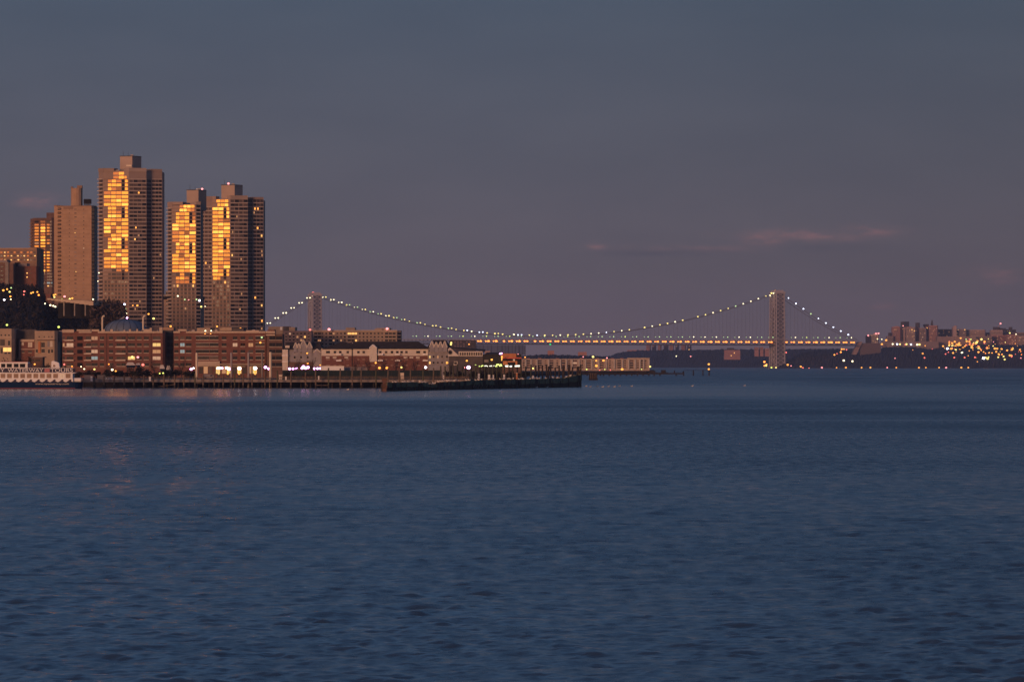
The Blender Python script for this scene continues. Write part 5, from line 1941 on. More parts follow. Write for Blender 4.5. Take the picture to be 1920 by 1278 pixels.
ps = [(176.5, 704.5), (195, 705), (214, 705), (233, 703.5), (251.4, 703.5), (269.7, 703), (287.3, 703), (307.5, 700.5), (327.5, 702.5), (344.8, 703)]
for i, (p, y) in enumerate(ps):
    pile(p, y, 1778, 'timber', 0.33, label='short timber pile before the left stretch of the pier, %s of ten from the ferry' % nth(i), group='piles before the left stretch of the pier')
ps2 = [(365.5, 700), (381, 703), (402, 697), (418.5, 703), (440, 697), (456, 700), (472.7, 697), (497, 696), (520, 695), (545.6, 696), (573, 698), (592, 690.5), (616, 690), (638, 691), (660.5, 690), (677.3, 691), (705, 691), (727.7, 690),
       (748.7, 692), (769.7, 691.5), (793.4, 691), (813, 690)]
for i, (p, y) in enumerate(ps2):
    pile(p, y, 1777, 'timber' if i % 4 else 'pile_mossy', 0.30, label='tall timber pile at the pier edge right of the white handrail, %s counting rightwards' % nth(i), group='tall piles along the middle of the pier')
random.seed(5)
p = 826.0
i = 0
while p < 1000:
    pile(p, 685.5 + random.uniform(-2.5, 2.5), 1800 + (p - 826) * 0.4 + random.uniform(-6, 6), 'pile_mossy', 0.30, random.uniform(-0.15, 0.15),
         'green mossy timber pile behind the gull bulkhead, %s from the left' % nth(i), 'mossy piles behind the bulkhead')
    p += 7.9 + random.uniform(-1.4, 1.4)
    i += 1
i = 0
for p in (1004, 1010.5, 1017.5, 1025.3, 1028, 1033, 1041, 1048.7, 1055, 1057.5, 1065.6, 1068, 1073.8, 1082, 1085, 1088.8):
    pile(p, 684 + random.uniform(-1, 5), 1884, 'timber_dark', 0.36, random.uniform(-0.15, 0.15), 'black timber pile standing before the cream flats, %s from the left' % nth(i), 'black piles at the end of the bulkhead')
    i += 1


# bulkhead with gulls
def bulkhead():
    th = thing('bulkhead', 'broken timber bulkhead, green-stained above and black at the waterline, lined with gulls', 'bulkhead', (X(900, 1700), 1700, 0))
    P0 = (716, HC * F / (733 - YH))
    P1 = (1091, HC * F / (724.9 - YH))
    def at(px):
        # straight line in plan between the two ends
        a, c = (X(P0[0], P0[1]), P0[1]), (X(P1[0], P1[1]), P1[1])
        k = (px - CX) / F
        dx, dy = c[0] - a[0], c[1] - a[1]
        s = (k * a[1] - a[0]) / (dx - k * dy)
        return (a[0] + s * dx, a[1] + s * dy)
    tops = [(727, 717), (770, 716.4), (802, 717.5), (812, 722), (822, 718.5), (826, 716), (860, 715), (880, 713.5), (930, 712), (1000, 710.5), (1060, 708.5), (1072, 705.5), (1078, 703), (1091, 701.5)]
    up, lo, dk = MB(), MB(), MB()
    random.seed(9)
    p = 727.0
    nx, ny = -(P1[1] - P0[1]), (X(P1[0], P1[1]) - X(P0[0], P0[1]))
    n = math.hypot(nx, ny)
    nx, ny = nx / n, ny / n                    # away from the camera
    while p < 1091:
        q = min(1091, p + random.uniform(3.0, 7.0))
        a, c = at(p), at(q)
        yt = interp(tops, (p + q) / 2) + random.uniform(-0.4, 0.6)
        zt = Z(yt, a[1])
        zm = zt * random.uniform(0.42, 0.52)
        j = random.uniform(-0.18, 0.18)
        def bx(mb, d0, d1, z0, z1, m):
            r = [(a[0] + nx * d0, a[1] + ny * d0), (c[0] + nx * d0, c[1] + ny * d0), (c[0] + nx * d1, c[1] + ny * d1), (a[0] + nx * d1, a[1] + ny * d1)]
            mb.hexa([(x, y, z0) for x, y in r], [(x, y, z1) for x, y in r], m)
        bx(up, j, 0.9, zm, zt, 'timber_mossy' if random.random() < 0.7 else 'timber_dark')
        bx(lo, 0.25 + j, 0.9, -1.5, zm, 'timber_dark')
        bx(dk, 0.9, 2.3, -1.5, zt - 0.25, 'timber_dark')
        p = q
    up.build('upper_planking', th)
    lo.build('lower_planking', th)
    dk.build('rubble_fill', th)
    mb = MB()
    a = at(716)
    b_ = at(727)
    for k in range(5):
        zz_ = -1.2 + k * 1.12
        o = 0.25 * (k % 2)
        mb.box(a[0] + o, b_[0] - o, a[1] - 0.2, a[1] + 2.5, zz_, zz_ + 1.05, 'rust')
    mb.build('end_crib', th)
    for k in range(26):
        p = 735 + k * 13.8 + random.uniform(-3, 3)
        a = at(p)
        mb = MB()
        mb.tube((a[0], a[1] - 0.25, -1.5), (a[0] + random.uniform(-0.2, 0.2), a[1] - 0.25, Z(interp(tops, p) + random.uniform(0, 4), a[1])), 0.2, 0.17, 'timber_dark', 6)
        mb.build('fender_post', th)
    for k in range(7):
        p = 888 + k * 6 + random.uniform(-2, 2)
        a = at(p)
        mb = MB()
        mb.tube((a[0] - 0.5, a[1] - 0.5, 0.2), (a[0] + 0.3, a[1] - 0.4, 1.7), 0.10, 0.10, 'concrete_grey', 5)
        mb.build('leaning_pole', th)
    return at, tops, (nx, ny)


bk_at, bk_tops, bk_n = bulkhead()


def gull_mesh(flip, sit):
    mb = MB()
    s = 1 if flip else -1
    mb.ball((0, 0, 0.30), 0.36, 0.17, 0.17, 'gull_white', 9, 6)
    mb.ball((0.30 * s, 0, 0.50), 0.12, 0.11, 0.11, 'gull_white', 7, 5)
    mb.tube((0.2 * s, 0, 0.36), (0.29 * s, 0, 0.48), 0.12, 0.09, 'gull_white', 7)
    mb.tube((0.40 * s, 0, 0.49), (0.52 * s, 0, 0.47), 0.035, 0.01, 'beak', 5)
    mb.hexa([(-0.52 * s, -0.09, 0.27), (-0.05 * s, -0.18, 0.30), (-0.05 * s, 0.18, 0.30), (-0.52 * s, 0.09, 0.27)][::(1 if s < 0 else -1)],
            [(-0.60 * s, -0.05, 0.32), (0.05 * s, -0.14, 0.45), (0.05 * s, 0.14, 0.45), (-0.60 * s, 0.05, 0.32)][::(1 if s < 0 else -1)], 'gull_grey')
    if not sit:
        for w in (-0.06, 0.06):
            mb.tube((0, w, 0), (0.02, w, 0.18), 0.02, 0.02, 'beak', 4)
    return mb.mesh('gull', smooth=False)


GULLS = [gull_mesh(True, False), gull_mesh(False, False), gull_mesh(True, True)]


def gull(x, y, z, k, s, label, group):
    o = bpy.data.objects.new('gull', GULLS[k])
    link(o)
    o.location = (x, y, z)
    o.scale = (s, s, s)
    o.rotation_euler = (0, 0, random.uniform(-0.5, 0.5))
    tag(o, label, 'gull', group)


random.seed(33)
gp = sorted([random.uniform(729, 802) for _ in range(16)] + [random.uniform(803, 828) for _ in range(8)] + [random.uniform(828, 930) for _ in range(30)] + [random.uniform(930, 1088) for _ in range(22)])
for i, p in enumerate(gp):
    a = bk_at(p)
    d = random.uniform(0.1, 2.1)
    zt = Z(interp(bk_tops, p), a[1]) - (0.2 if d > 0.9 else 0.0)
    gull(a[0] + bk_n[0] * d, a[1] + bk_n[1] * d, zt, random.randint(0, 1), random.uniform(1.0, 1.45),
         'white gull standing on the broken bulkhead, %s from the left' % nth(i) if i < 79 else 'white gull', 'gulls on the bulkhead')
wg = [(652, 731), (1099, 724.5), (1107, 725.5), (1120, 724.8), (1130, 726), (1141, 725), (1152, 725.6), (1162, 724.2), (1184.5, 724.5), (1298, 724.2), (1396, 723.6), (843, 729.5), (1006, 727), (1026, 726.5)]
wg.sort()
for i, (p, y) in enumerate(wg):
    Y = HC * F / (y - YH)
    gull(X(p, Y), Y, -0.18, 2, 1.25, 'white gull floating on the water near the bulkhead, %s from the left' % nth(i), 'gulls floating on the river')

# small fittings on the piers
fit = [(171.5, 704.5, 714, 3.6, 1776, 'white', 'squat white pump box on the pier just right of the ferry'), (281, 706, 714, 3.4, 1776, 'white', 'slim white post on the pier between two timber piles'),
       (526, 702, 712, 6.0, 1790, 'tan', 'tan service cabinet on the pier below the dark glass corner'), (536, 705.5, 712, 2.6, 1778, 'white', 'small white post right of the tan cabinet'),
       (597.5, 704.5, 711.5, 2.2, 1778, 'white', 'small white post below the white boundary wall'), (754, 698.5, 709, 6.6, 1795, 'tan', 'cream kiosk on the pier above the left end of the bulkhead'),
       (831.7, 703, 709.5, 2.4, 1812, 'white', 'lone white post at the left end of the mossy piles'), (897.8, 700, 709, 3.2, 1830, 'white', 'tall white post among the mossy piles'),
       (917, 702, 711, 4.0, 1820, 'white', 'left one of two close white posts among the mossy piles'), (924.7, 702.6, 711, 3.0, 1822, 'white', 'right one of two close white posts among the mossy piles'),
       (945.2, 702, 711, 3.6, 1830, 'white', 'single white post right of the close pair'), (969, 698.5, 711, 3.2, 1835, 'orange', 'orange post near the right end of the mossy piles'),
       (999.5, 704, 709.5, 2.8, 1860, 'white', 'white post left of the black piles')]
for p, y0, y1, w, Y, c, lab in fit:
    mb = MB()
    x0, x1 = X(p - w / 2, Y), X(p + w / 2, Y)
    z0, z1 = min(3.3, Z(y1, Y)), Z(y0, Y)
    m = {'white': 'white_paint', 'tan': 'cream_paint', 'orange': 'orange_wall'}[c]
    d = (x1 - x0) * 0.8
    mb.box(x0, x1, Y, Y + d, z0, z1 - 0.15, m)
    mb.box(x0 - 0.06, x1 + 0.06, Y - 0.06, Y + d + 0.06, z1 - 0.15, z1, 'siding_white')
    mb.box(x0 + 0.06, x1 - 0.06, Y - 0.03, Y + 0.02, z0 + (z1 - z0) * 0.45, z0 + (z1 - z0) * 0.55, 'metal_grey')
    tag(mb.build('pier_post' if w < 5 else 'kiosk', loc=((x0 + x1) / 2, Y, z0)), lab, 'post' if w < 5 else 'kiosk')
for p0, p1, m, lab in ((158, 170, 'stucco_grey', 'low grey storage box on the pier nearest the ferry'), (182, 197, 'concrete_grey', 'wide grey storage box on the pier, second from the ferry')):
    mb = MB()
    mb.box(X(p0, 1790), X(p1, 1790), 1790, 1793, 3.3, 4.9, m)
    mb.box(X(p0, 1790) - 0.1, X(p1, 1790) + 0.1, 1789.9, 1793.1, 4.9, 5.02, 'roof_grey')
    tag(mb.build('storage_box', loc=(X((p0 + p1) / 2, 1790), 1790, 3.3)), lab, 'storage box')

# tall pale mooring columns
for i, (p, w, y0, m) in enumerate(((368.7, 4.2, 661, 'cream_paint'), (433.7, 3.8, 660.5, 'metal_grey'), (465.8, 4.0, 660, 'metal_grey'), (491.3, 3.4, 660, 'concrete_grey'), (507, 5.0, 660, 'cream_paint'))):
    Y = 1800
    r = w / 2 / F * Y
    mb = MB()
    mb.tube((X(p, Y), Y, -2), (X(p, Y), Y, Z(y0 + 1, Y)), r, r, m, 12)
    mb.ball((X(p, Y), Y, Z(y0 + 1, Y)), r, r, r * 0.6, m, 12, 6)
    mb.tube((X(p, Y), Y, 3.4), (X(p, Y), Y, 3.9), r * 1.25, r * 1.25, 'metal_dark', 12)
    tag(mb.build('mooring_column', loc=(X(p, Y), Y, -2), smooth=False), 'tall pale round-topped mooring column before the red brick building, %s from the left' % nth(i), 'mooring column', 'tall mooring columns')

# far dark dock with its outliers
dock = thing('dock', 'thin black dock on short piles, stretching over open water from the cream flats', 'dock', (X(1190, 3640), 3640, 0))
mb = MB()
YD = 3640
p = 1088.0
random.seed(4)
while p < 1283:
    q = min(1283, p + random.uniform(4, 9))
    t0 = interp([(1088, 697), (1140, 697.2), (1215, 698.0), (1222, 698.2), (1283, 699.6)], p) + random.uniform(-0.5, 0.4)
    mb.box(X(p, YD), X(q, YD), YD, YD + 14, Z(702.2 if p < 1215 else 701.4, YD), Z(t0, YD), 'timber_dark')
    p = q
mb.build('deck', dock)
for p in (1100, 1125, 1131, 1141.7, 1152.5, 1162.5, 1174, 1184, 1194.5, 1205, 1216, 1226, 1236.7, 1267, 1281):
    mb = MB()
    mb.tube((X(p, YD), YD + 0.5, -1.5), (X(p + 1, YD), YD + 0.5, Z(701.5, YD)), 0.75, 0.6, 'timber_dark', 6)
    mb.build('pier_leg', dock)
mb = MB()
for p0, p1, y0 in ((1218, 1229, 694.6), (1240, 1248.5, 693.4), (1264, 1266, 694.4), (1280.3, 1283, 695.5), (1196, 1212, 695.8)):
    mb.box(X(p0, YD), X(p1, YD), YD + 2, YD + 6, Z(700, YD), Z(y0, YD), 'timber_dark')
mb.build('dock_clutter', dock)
for i, p in enumerate((1300, 1318, 1329.5)):
    Y = 3700
    o = pile(p, 693.6, Y, 'timber_dark', 0.5, label='thin dark post in open water past the dock end, %s from the dock' % nth(i), group='posts past the dock end')
mb = MB()
mb.tube((X(1283, 3690), 3699, Z(693.9, 3699)), (X(1330, 3700), 3699, Z(694.0, 3699)), 0.14, 0.14, 'timber_dark', 5)
tag(mb.build('handrail_cable', loc=(X(1283, 3690), 3699, Z(693.9, 3699))), 'thin dark cable strung along the posts past the dock end', 'cable')
mb = MB()
YE = HC * F / (712.3 - YH)
xa, xb = X(1104.5, YE), X(1120, YE)
mb.box(xa, xb, YE, YE + 5, 0.9, Z(697.8, YE), 'timber')
mb.box(xa - 0.4, xb + 0.4, YE - 0.3, YE + 5.3, Z(699.5, YE), Z(697.2, YE), 'timber_dark')
mb.box(xa - 0.1, xb + 0.2, YE - 0.1, YE + 5.1, -1.5, 1.0, 'timber_dark')
for k in range(5):
    xx = xa + (xb - xa) * k / 4.6 + 0.2
    mb.tube((xx, YE - 0.3, -1.5), (xx, YE - 0.3, Z(699, YE)), 0.3, 0.26, 'timber_dark', 6)
tag(mb.build('mooring_dolphin', loc=((xa + xb) / 2, YE, -1.5)), 'square timber mooring dolphin standing alone before the dock', 'mooring dolphin')


# ------------------------------------------------------------------ ferry
def ferry():
    Y = HC * F / (728.2 - YH)
    sc = Y / F
    th = thing('ferry', 'navy and white two-deck sightseeing ferry with a wave-painted band, cut by the left frame edge', 'ferry', (X(50, Y), Y, 0))
    x = lambda p: X(p, Y)
    z = lambda y: Z(y, Y)
    B = 9.0
    def sec(y0, y1, p0, p1, m, d0=0.0, d1=B, name=None):
        mb = MB()
        mb.box(x(p0), x(p1), Y + d0, Y + d1, z(y1), z(y0), m)
        return mb.build(name, th)
    # hull, rounded stern at the right
    mb = MB()
    ring_b, ring_t = [], []
    for (p, d) in ((-130, 2.5), (-118, 0.4), (-100, 0), (140, 0), (148, 0.8), (152.5, 2.2), (154, 4.5), (152.5, 6.8), (148, 8.2), (140, 9), (-100, 9), (-118, 8.6), (-130, 6.5)):
        ring_b.append((x(p - (3 if p > 141 else 0)), Y + d, -0.8))
        ring_t.append((x(p), Y + d, z(716)))
    mb.hexa(ring_b, ring_t, 'hull_navy')
    hull = mb.build('hull', th)
    mb = MB()
    mb.box(x(-110), x(141), Y - 0.03, Y + 0.0, z(728), z(727.1), 'red_stripe')
    mb.build('boot_stripe', hull)
    # white band with painted waves
    sec(709.2, 716, -112, 137, 'white_paint', -0.02, B + 0.02, 'wave_band')
    mb = MB()
    for c in [13 + 14.75 * i for i in range(-8, 9)]:
        pts = [(-7.5, 716.2), (-3.2, 713.8), (-1.4, 711.8), (0.2, 710.9), (2.0, 711.0), (3.8, 712.2), (2.4, 712.3), (2.2, 713.4), (3.6, 714.8), (7.2, 716.2)]
        fr = [(x(c + a), Y - 0.05, z(b_)) for a, b_ in pts]
        bk = [(x(c + a), Y - 0.01, z(b_)) for a, b_ in pts]
        mb.face(list(reversed(fr)), 'navy_panel')
        for i in range(len(fr)):
            j = (i + 1) % len(fr)
            mb.face([fr[i], fr[j], bk[j], bk[i]], 'navy_panel')
    mb.build('wave_motif', th)
    mb = MB()
    mb.tube((x(137), Y + 1.5, z(712)), (x(151), Y + 1.5, z(712)), 0.8, 0.8, 'white_paint', 12)
    mb.tube((x(151), Y + 1.5, z(712)), (x(154), Y + 1.5, z(712)), 0.8, 0.55, 'metal_grey', 12)
    mb.build('life_raft', th)
    # lower cabin
    cab = sec(699.8, 709.2, -112, 136, 'white_paint', 0.15, B - 0.15, 'cabin')
    for i in range(-7, 11):
        p = 1 + 12.35 * i
        w = 8.6
        m = 'cabin_tan'
        if i == 9:
            m = 'lit_peach'
        if i == 10:
            p, w = 123, 9
        mb = MB()
        mb.box(x(p), x(p + w), Y + 0.08, Y + 0.2, z(708.4), z(700.6), m)
        mb.box(x(p + w / 2) - 0.04, x(p + w / 2) + 0.04, Y + 0.04, Y + 0.1, z(708.4), z(700.6), 'brick_tan')
        mb.build('window', cab)
    mb = MB()
    mb.hexa([(x(-114), Y - 0.3, z(699.8)), (x(138), Y - 0.3, z(699.8)), (x(138), Y + B + 0.3, z(699.8)), (x(-114), Y + B + 0.3, z(699.8))],
            [(x(-114), Y - 0.3, z(697.9)), (x(144), Y - 0.3, z(698.2)), (x(144), Y + B + 0.3, z(698.2)), (x(-114), Y + B + 0.3, z(697.9))], 'white_paint')
    mb.build('upper_deck', th)
    # name board
    sec(690, 697.9, -112, 137, 'navy_panel', 0.0, 0.15, 'name_board')
    sec(690, 697.9, -112, 137, 'navy_panel', B - 0.15, B, 'name_board')
    sec(689.4, 690, -112, 137.5, 'white_paint', -0.05, 0.2, 'top_rail')
    mb = MB()
    for p in range(138, 154, 3):
        mb.box(x(p), x(p) + 0.08, Y + 0.1, Y + 0.2, z(698), z(691), 'metal_dark')
    mb.box(x(137), x(153), Y + 0.1, Y + 0.2, z(691.2), z(690.6), 'navy_panel')
    mb.box(x(137), x(150), Y + 0.1, Y + 0.2, z(696.4), z(695.9), 'navy_panel')
    mb.build('stern_railing', th)
    mb = MB()
    mb.box(x(83.5), x(93), Y - 0.05, Y + 0.0, z(697.4), z(690.6), 'pink_panel')
    for y in (692, 694, 696):
        mb.box(x(85), x(91.5), Y - 0.08, Y - 0.04, z(y + 0.5), z(y), 'red_stripe')
    mb.build('emblem', th)
    # wheelhouse
    wh = sec(681.3, 690, -112, 51, 'white_paint', 1.0, B - 1.0, 'wheelhouse')
    for p, q in ((-106, -97), (-94, -85), (-80, -71), (-68, -59), (-53, -44), (-41, -32), (-26, -18), (-14, -6), (1.5, 9.2), (12.2, 21.5), (25.5, 34), (36.8, 46.5)):
        mb = MB()
        mb.box(x(p), x(q), Y + 0.92, Y + 1.05, z(688.4), z(681.8), 'dark_void')
        mb.box(x(p), x(q), Y + 0.90, Y + 0.93, z(686.2), z(681.8), 'glass_dark')
        mb.build('window', wh)
    sec(678.6, 681.3, -114, 52, 'white_paint', 0.6, B - 0.6, 'wheelhouse_roof')
    sec(677.6, 678.6, -112, 50, 'red_stripe', 1.0, B - 1.0, 'roof_trim')
    sec(681, 690, 52, 60, 'navy_panel', 1.2, 1.35, 'side_screen')
    # funnel
    mb = MB()
    q = [(94.5, 690), (110.5, 690), (108.5, 679.6), (98.5, 676.2), (95, 677.2)]
    fr = [(x(p), Y + 3, z(y)) for p, y in q]
    bk = [(x(p), Y + 6, z(y)) for p, y in q]
    mb.face(fr, 'white_paint')
    mb.face(list(reversed(bk)), 'white_paint')
    for i in range(5):
        j = (i + 1) % 5
        mb.face([fr[j], fr[i], bk[i], bk[j]], 'white_paint')
    fn = mb.build('funnel', th)
    mb = MB()
    mb.box(x(98.2), x(102), Y + 2.92, Y + 3.02, z(687.5), z(683.5), 'cabin_tan')
    mb.build('vent', fn)
    mb = MB()
    for p in (60, 68, 76, 84, 114, 122, 130):
        mb.box(x(p), x(p) + 0.06, Y + 0.05, Y + 0.12, z(690), z(686.2), 'metal_dark')
    mb.box(x(52), x(94), Y + 0.05, Y + 0.12, z(686.4), z(686), 'metal_dark')
    mb.build('deck_railing', th)

    def text(s, p0, p1, y0, y1, m, name, d):
        cu = bpy.data.curves.new(name, 'FONT')
        cu.body = s
        cu.size = 1.0
        cu.extrude = 0.01
        tmp = bpy.data.objects.new(name + '_tmp', cu)
        COL.objects.link(tmp)
        bpy.context.view_layer.update()
        dg = bpy.context.evaluated_depsgraph_get()
        me = bpy.data.meshes.new_from_object(tmp.evaluated_get(dg))
        bpy.data.objects.remove(tmp)
        co = np.array([v.co[:] for v in me.vertices])
        mn, mx = co.min(0), co.max(0)
        sx = (x(p1) - x(p0)) / (mx[0] - mn[0])
        sz = (z(y0) - z(y1)) / (mx[1] - mn[1])
        new = np.zeros_like(co)
        new[:, 0] = x(p0) + (co[:, 0] - mn[0]) * sx
        new[:, 1] = Y - d - co[:, 2]
        new[:, 2] = z(y1) + (co[:, 1] - mn[1]) * sz
        off = th.location
        new -= np.array(off[:])
        me.vertices.foreach_set('co', new.reshape(-1).astype(np.float32))
        me.materials.clear()
        me.materials.append(M(m))
        me.update()
        link(bpy.data.objects.new(name, me), th)

    text('NY', -9, 8.6, 690.7, 697.3, 'white_paint', 'lettering', 0.08)
    text('WATERWAY', 14.5, 81, 690.7, 697.3, 'white_paint', 'lettering', 0.08)
    text('TOURS', 94.8, 136.5, 690.7, 697.3, 'white_paint', 'lettering', 0.08)
    text('www.nywaterway.com', 66, 129, 718.2, 721.8, 'cream_paint', 'web_address', 0.06)


ferry()

# ------------------------------------------------------------------ shoreline walls, fence, shrubs, trees
mb = MB()
mb.box(X(530, 1905), X(828, 1905), 1905, 1905.3, GZ - 0.3, Z(694, 1905), 'fence_green')
for q in range(530, 829, 12):
    mb.box(X(q, 1905) - 0.08, X(q, 1905) + 0.08, 1904.9, 1905, GZ - 0.3, Z(693.4, 1905), 'metal_dark')
tag(mb.build('fence', loc=(X(680, 1905), 1905, GZ - 0.3)), 'dark green screened fence along the quay behind the tall piles', 'fence')
mb = MB()
mb.box(X(601, 1925), X(645, 1925), 1925, 1925.6, GZ - 0.3, Z(686.4, 1925), 'white_paint')
mb.box(X(601, 1925) - 0.1, X(645, 1925) + 0.1, 1924.9, 1925.7, Z(686.4, 1925), Z(685.6, 1925), 'siding_white')
tag(mb.build('boundary_wall', loc=(X(620, 1925), 1925, GZ - 0.3)), 'white boundary wall at the foot of the cream and brick house', 'wall')
mb = MB()
mb.box(X(645, 1930), X(690, 1930), 1930, 1930.6, GZ - 0.3, Z(687.5, 1930), 'stucco_grey')
tag(mb.build('boundary_wall', loc=(X(665, 1930), 1930, GZ - 0.3)), 'grey boundary wall continuing right of the white one', 'wall')


def leaf_cloud(mb, c, rx, ry, rz, n, size, mats):
    lobes = [(c[0] + random.uniform(-.55, .55) * rx, c[1] + random.uniform(-.5, .5) * ry, c[2] + random.uniform(-.4, .45) * rz, random.uniform(0.35, 0.6)) for _ in range(7)]
    for _ in range(n):
        lx, ly, lz, lr = random.choice(lobes)
        v = Vector((random.gauss(0, 1), random.gauss(0, 1), random.gauss(0, 1))).normalized() * (random.random() ** 0.4)
        p = Vector((lx + v.x * rx * lr, ly + v.y * ry * lr, max(c[2] - rz * 0.95, lz + v.z * rz * lr)))
        a = Vector((random.gauss(0, 1), random.gauss(0, 1), random.gauss(0, 1))).normalized() * size * random.uniform(0.6, 1.3)
        b_ = a.cross(Vector((random.gauss(0, 1), random.gauss(0, 1), random.gauss(0, 1)))).normalized() * size * 0.6
        mb.face([p - a, p + b_, p + a, p - b_], random.choice(mats))


def shrub(px, Y, w, ytop, label, group='dark shrubs along the quay'):
    th = thing('shrub', label, 'shrub', (X(px, Y), Y, GZ), group)
    zt = Z(ytop, Y)
    h = (zt - GZ) / 2
    mb = MB()
    leaf_cloud(mb, (X(px, Y), Y, GZ + h), w / 2 / F * Y, 1.8, h * 1.05, 420, 0.34, ['leaf_dark', 'leaf_dark', 'wood_slope'])
    mb.build('foliage', th)
    mb = MB()
    for _ in range(5):
        mb.tube((X(px, Y) + random.uniform(-0.3, 0.3), Y, GZ - 0.2), (X(px, Y) + random.uniform(-1.5, 1.5), Y + random.uniform(-1, 1), GZ + h * 1.3), 0.09, 0.04, 'bark', 5)
    mb.build('stems', th)


random.seed(12)
sh = [(150, 24, 694), (166, 22, 690.5), (182, 20, 688.5), (199, 24, 691), (216, 26, 693), (232, 24, 691), (248, 26, 685.5), (262, 22, 684), (276, 24, 687), (294, 26, 691), (312, 24, 689.5), (330, 26, 690), (348, 24, 689), (362, 16, 693),
      (545, 30, 697), (575, 24, 699), (840, 26, 694), (862, 24, 693), (886, 26, 694), (911, 26, 692), (935, 24, 693), (960, 26, 694), (985, 24, 695)]
for i, (p, w, y) in enumerate(sh):
    row = ('left' if p < 400 else 'middle' if p < 600 else 'right')
    k = [q for q in sh if (q[0] < 400) == (p < 400) and (q[0] < 600) == (p < 600)].index((p, w, y))
    where = {'left': 'between the ferry and the first mooring column', 'middle': 'below the blue-grey gabled house', 'right': 'behind the mossy piles'}[row]
    shrub(p, 1870 + (i % 3) * 6, w, y, 'dark rounded evergreen shrub %s, %s from the left' % (where, nth(k)))
shrub(52, 1950, 26, 658.5, 'large dark blue-green evergreen above the ferry wheelhouse', 'dark shrubs along the quay')
shrub(34, 1940, 34, 664, 'broad dark evergreen left of the large blue-green one, above the ferry')
shrub(6, 1945, 34, 665, 'dark evergreen at the left frame edge above the ferry wheelhouse')
shrub(84, 1935, 26, 672, 'dark evergreen between the ferry wheelhouse and funnel')
shrub(120, 1940, 30, 684, 'dark evergreen right of the ferry funnel')


def bare_tree(px, Y, ytop, w, label, m='twig', group='bare trees before the waterfront houses'):
    th = thing('bare_tree', label, 'tree', (X(px, Y), Y, GZ), group)
    base = Vector((X(px, Y), Y, GZ - 0.2))
    H = Z(ytop, Y) - GZ
    wm = w / F * Y / 2
    mb = MB()
    mb.tube(base, base + Vector((0.1, 0, H * 0.4)), 0.16, 0.11, 'bark', 6)
    mb.build('trunk', th)
    mb = MB()
    tops = []
    for _ in range(9):
        a = random.uniform(0, 6.28)
        s = base + Vector((0.05, 0, H * random.uniform(0.25, 0.42)))
        e = base + Vector((math.cos(a) * wm * random.uniform(0.4, 0.95), math.sin(a) * wm * 0.8, H * random.uniform(0.6, 1.0)))
        mb.tube(s, e, 0.07, 0.025, 'bark', 4)
        for _ in range(7):
            t_ = random.uniform(0.35, 1)
            q = s.lerp(e, t_)
            d = Vector((random.gauss(0, 1), random.gauss(0, 1), random.gauss(0.4, 0.8))).normalized() * random.uniform(0.5, 1.3)
            mb.tube(q, q + d, 0.03, 0.012, m, 3)
            tops.append(q + d)
    for q in tops:
        for _ in range(4):
            d = Vector((random.gauss(0, 1), random.gauss(0, 1), random.gauss(0.3, 1))).normalized() * random.uniform(0.3, 0.8)
            mb.tube(q, q + d, 0.022, 0.01, m, 3)
    mb.build('crown', th)


random.seed(14)
bt = [(205, 686, 22), (289, 676, 20), (318, 672, 24), (340, 678, 22), (556, 676, 22), (583, 675, 22), (667, 672, 20), (690, 674, 20), (718, 672, 20), (742, 672, 20), (757, 671, 20), (778, 674, 18), (845, 680, 18)]
for i, (p, y, w) in enumerate(bt):
    bare_tree(p, 1915 + (i % 4) * 5, y - 6, w, 'leafless tree with fine dark twigs before the waterfront houses, %s of thirteen from the left' % nth(i), 'twig')


# parked vehicles behind the quay
def van(px, Y, w, label, m, z0=GZ):
    th = thing('parked_van', label, 'van', (X(px, Y), Y, z0))
    L_ = w / F * Y
    x0 = X(px, Y) - L_ / 2
    mb = MB()
    q = [(0, 0.35), (1, 0.35), (1, 0.95), (0.9, 1.15), (0.76, 1.95), (0.06, 2.05), (0, 1.8)]
    fr = [(x0 + a * L_, Y, z0 + b_) for a, b_ in q]
    bk = [(x0 + a * L_, Y + 1.9, z0 + b_) for a, b_ in q]
    mb.face(fr, m)
    mb.face(list(reversed(bk)), m)
    for i in range(7):
        j = (i + 1) % 7
        mb.face([fr[j], fr[i], bk[i], bk[j]], m)
    mb.build('body', th)
    for a in (0.2, 0.8):
        mb = MB()
        mb.tube((x0 + a * L_, Y - 0.05, z0 + 0.35), (x0 + a * L_, Y + 0.25, z0 + 0.35), 0.35, 0.35, 'dark_void', 10)
        mb.build('wheel', th)
    mb = MB()
    mb.box(x0 + 0.6 * L_, x0 + 0.78 * L_, Y - 0.02, Y + 0.02, z0 + 1.2, z0 + 1.75, 'glass_dark')
    mb.build('window', th)


def raised(px0, px1, y, Y, label):
    pass


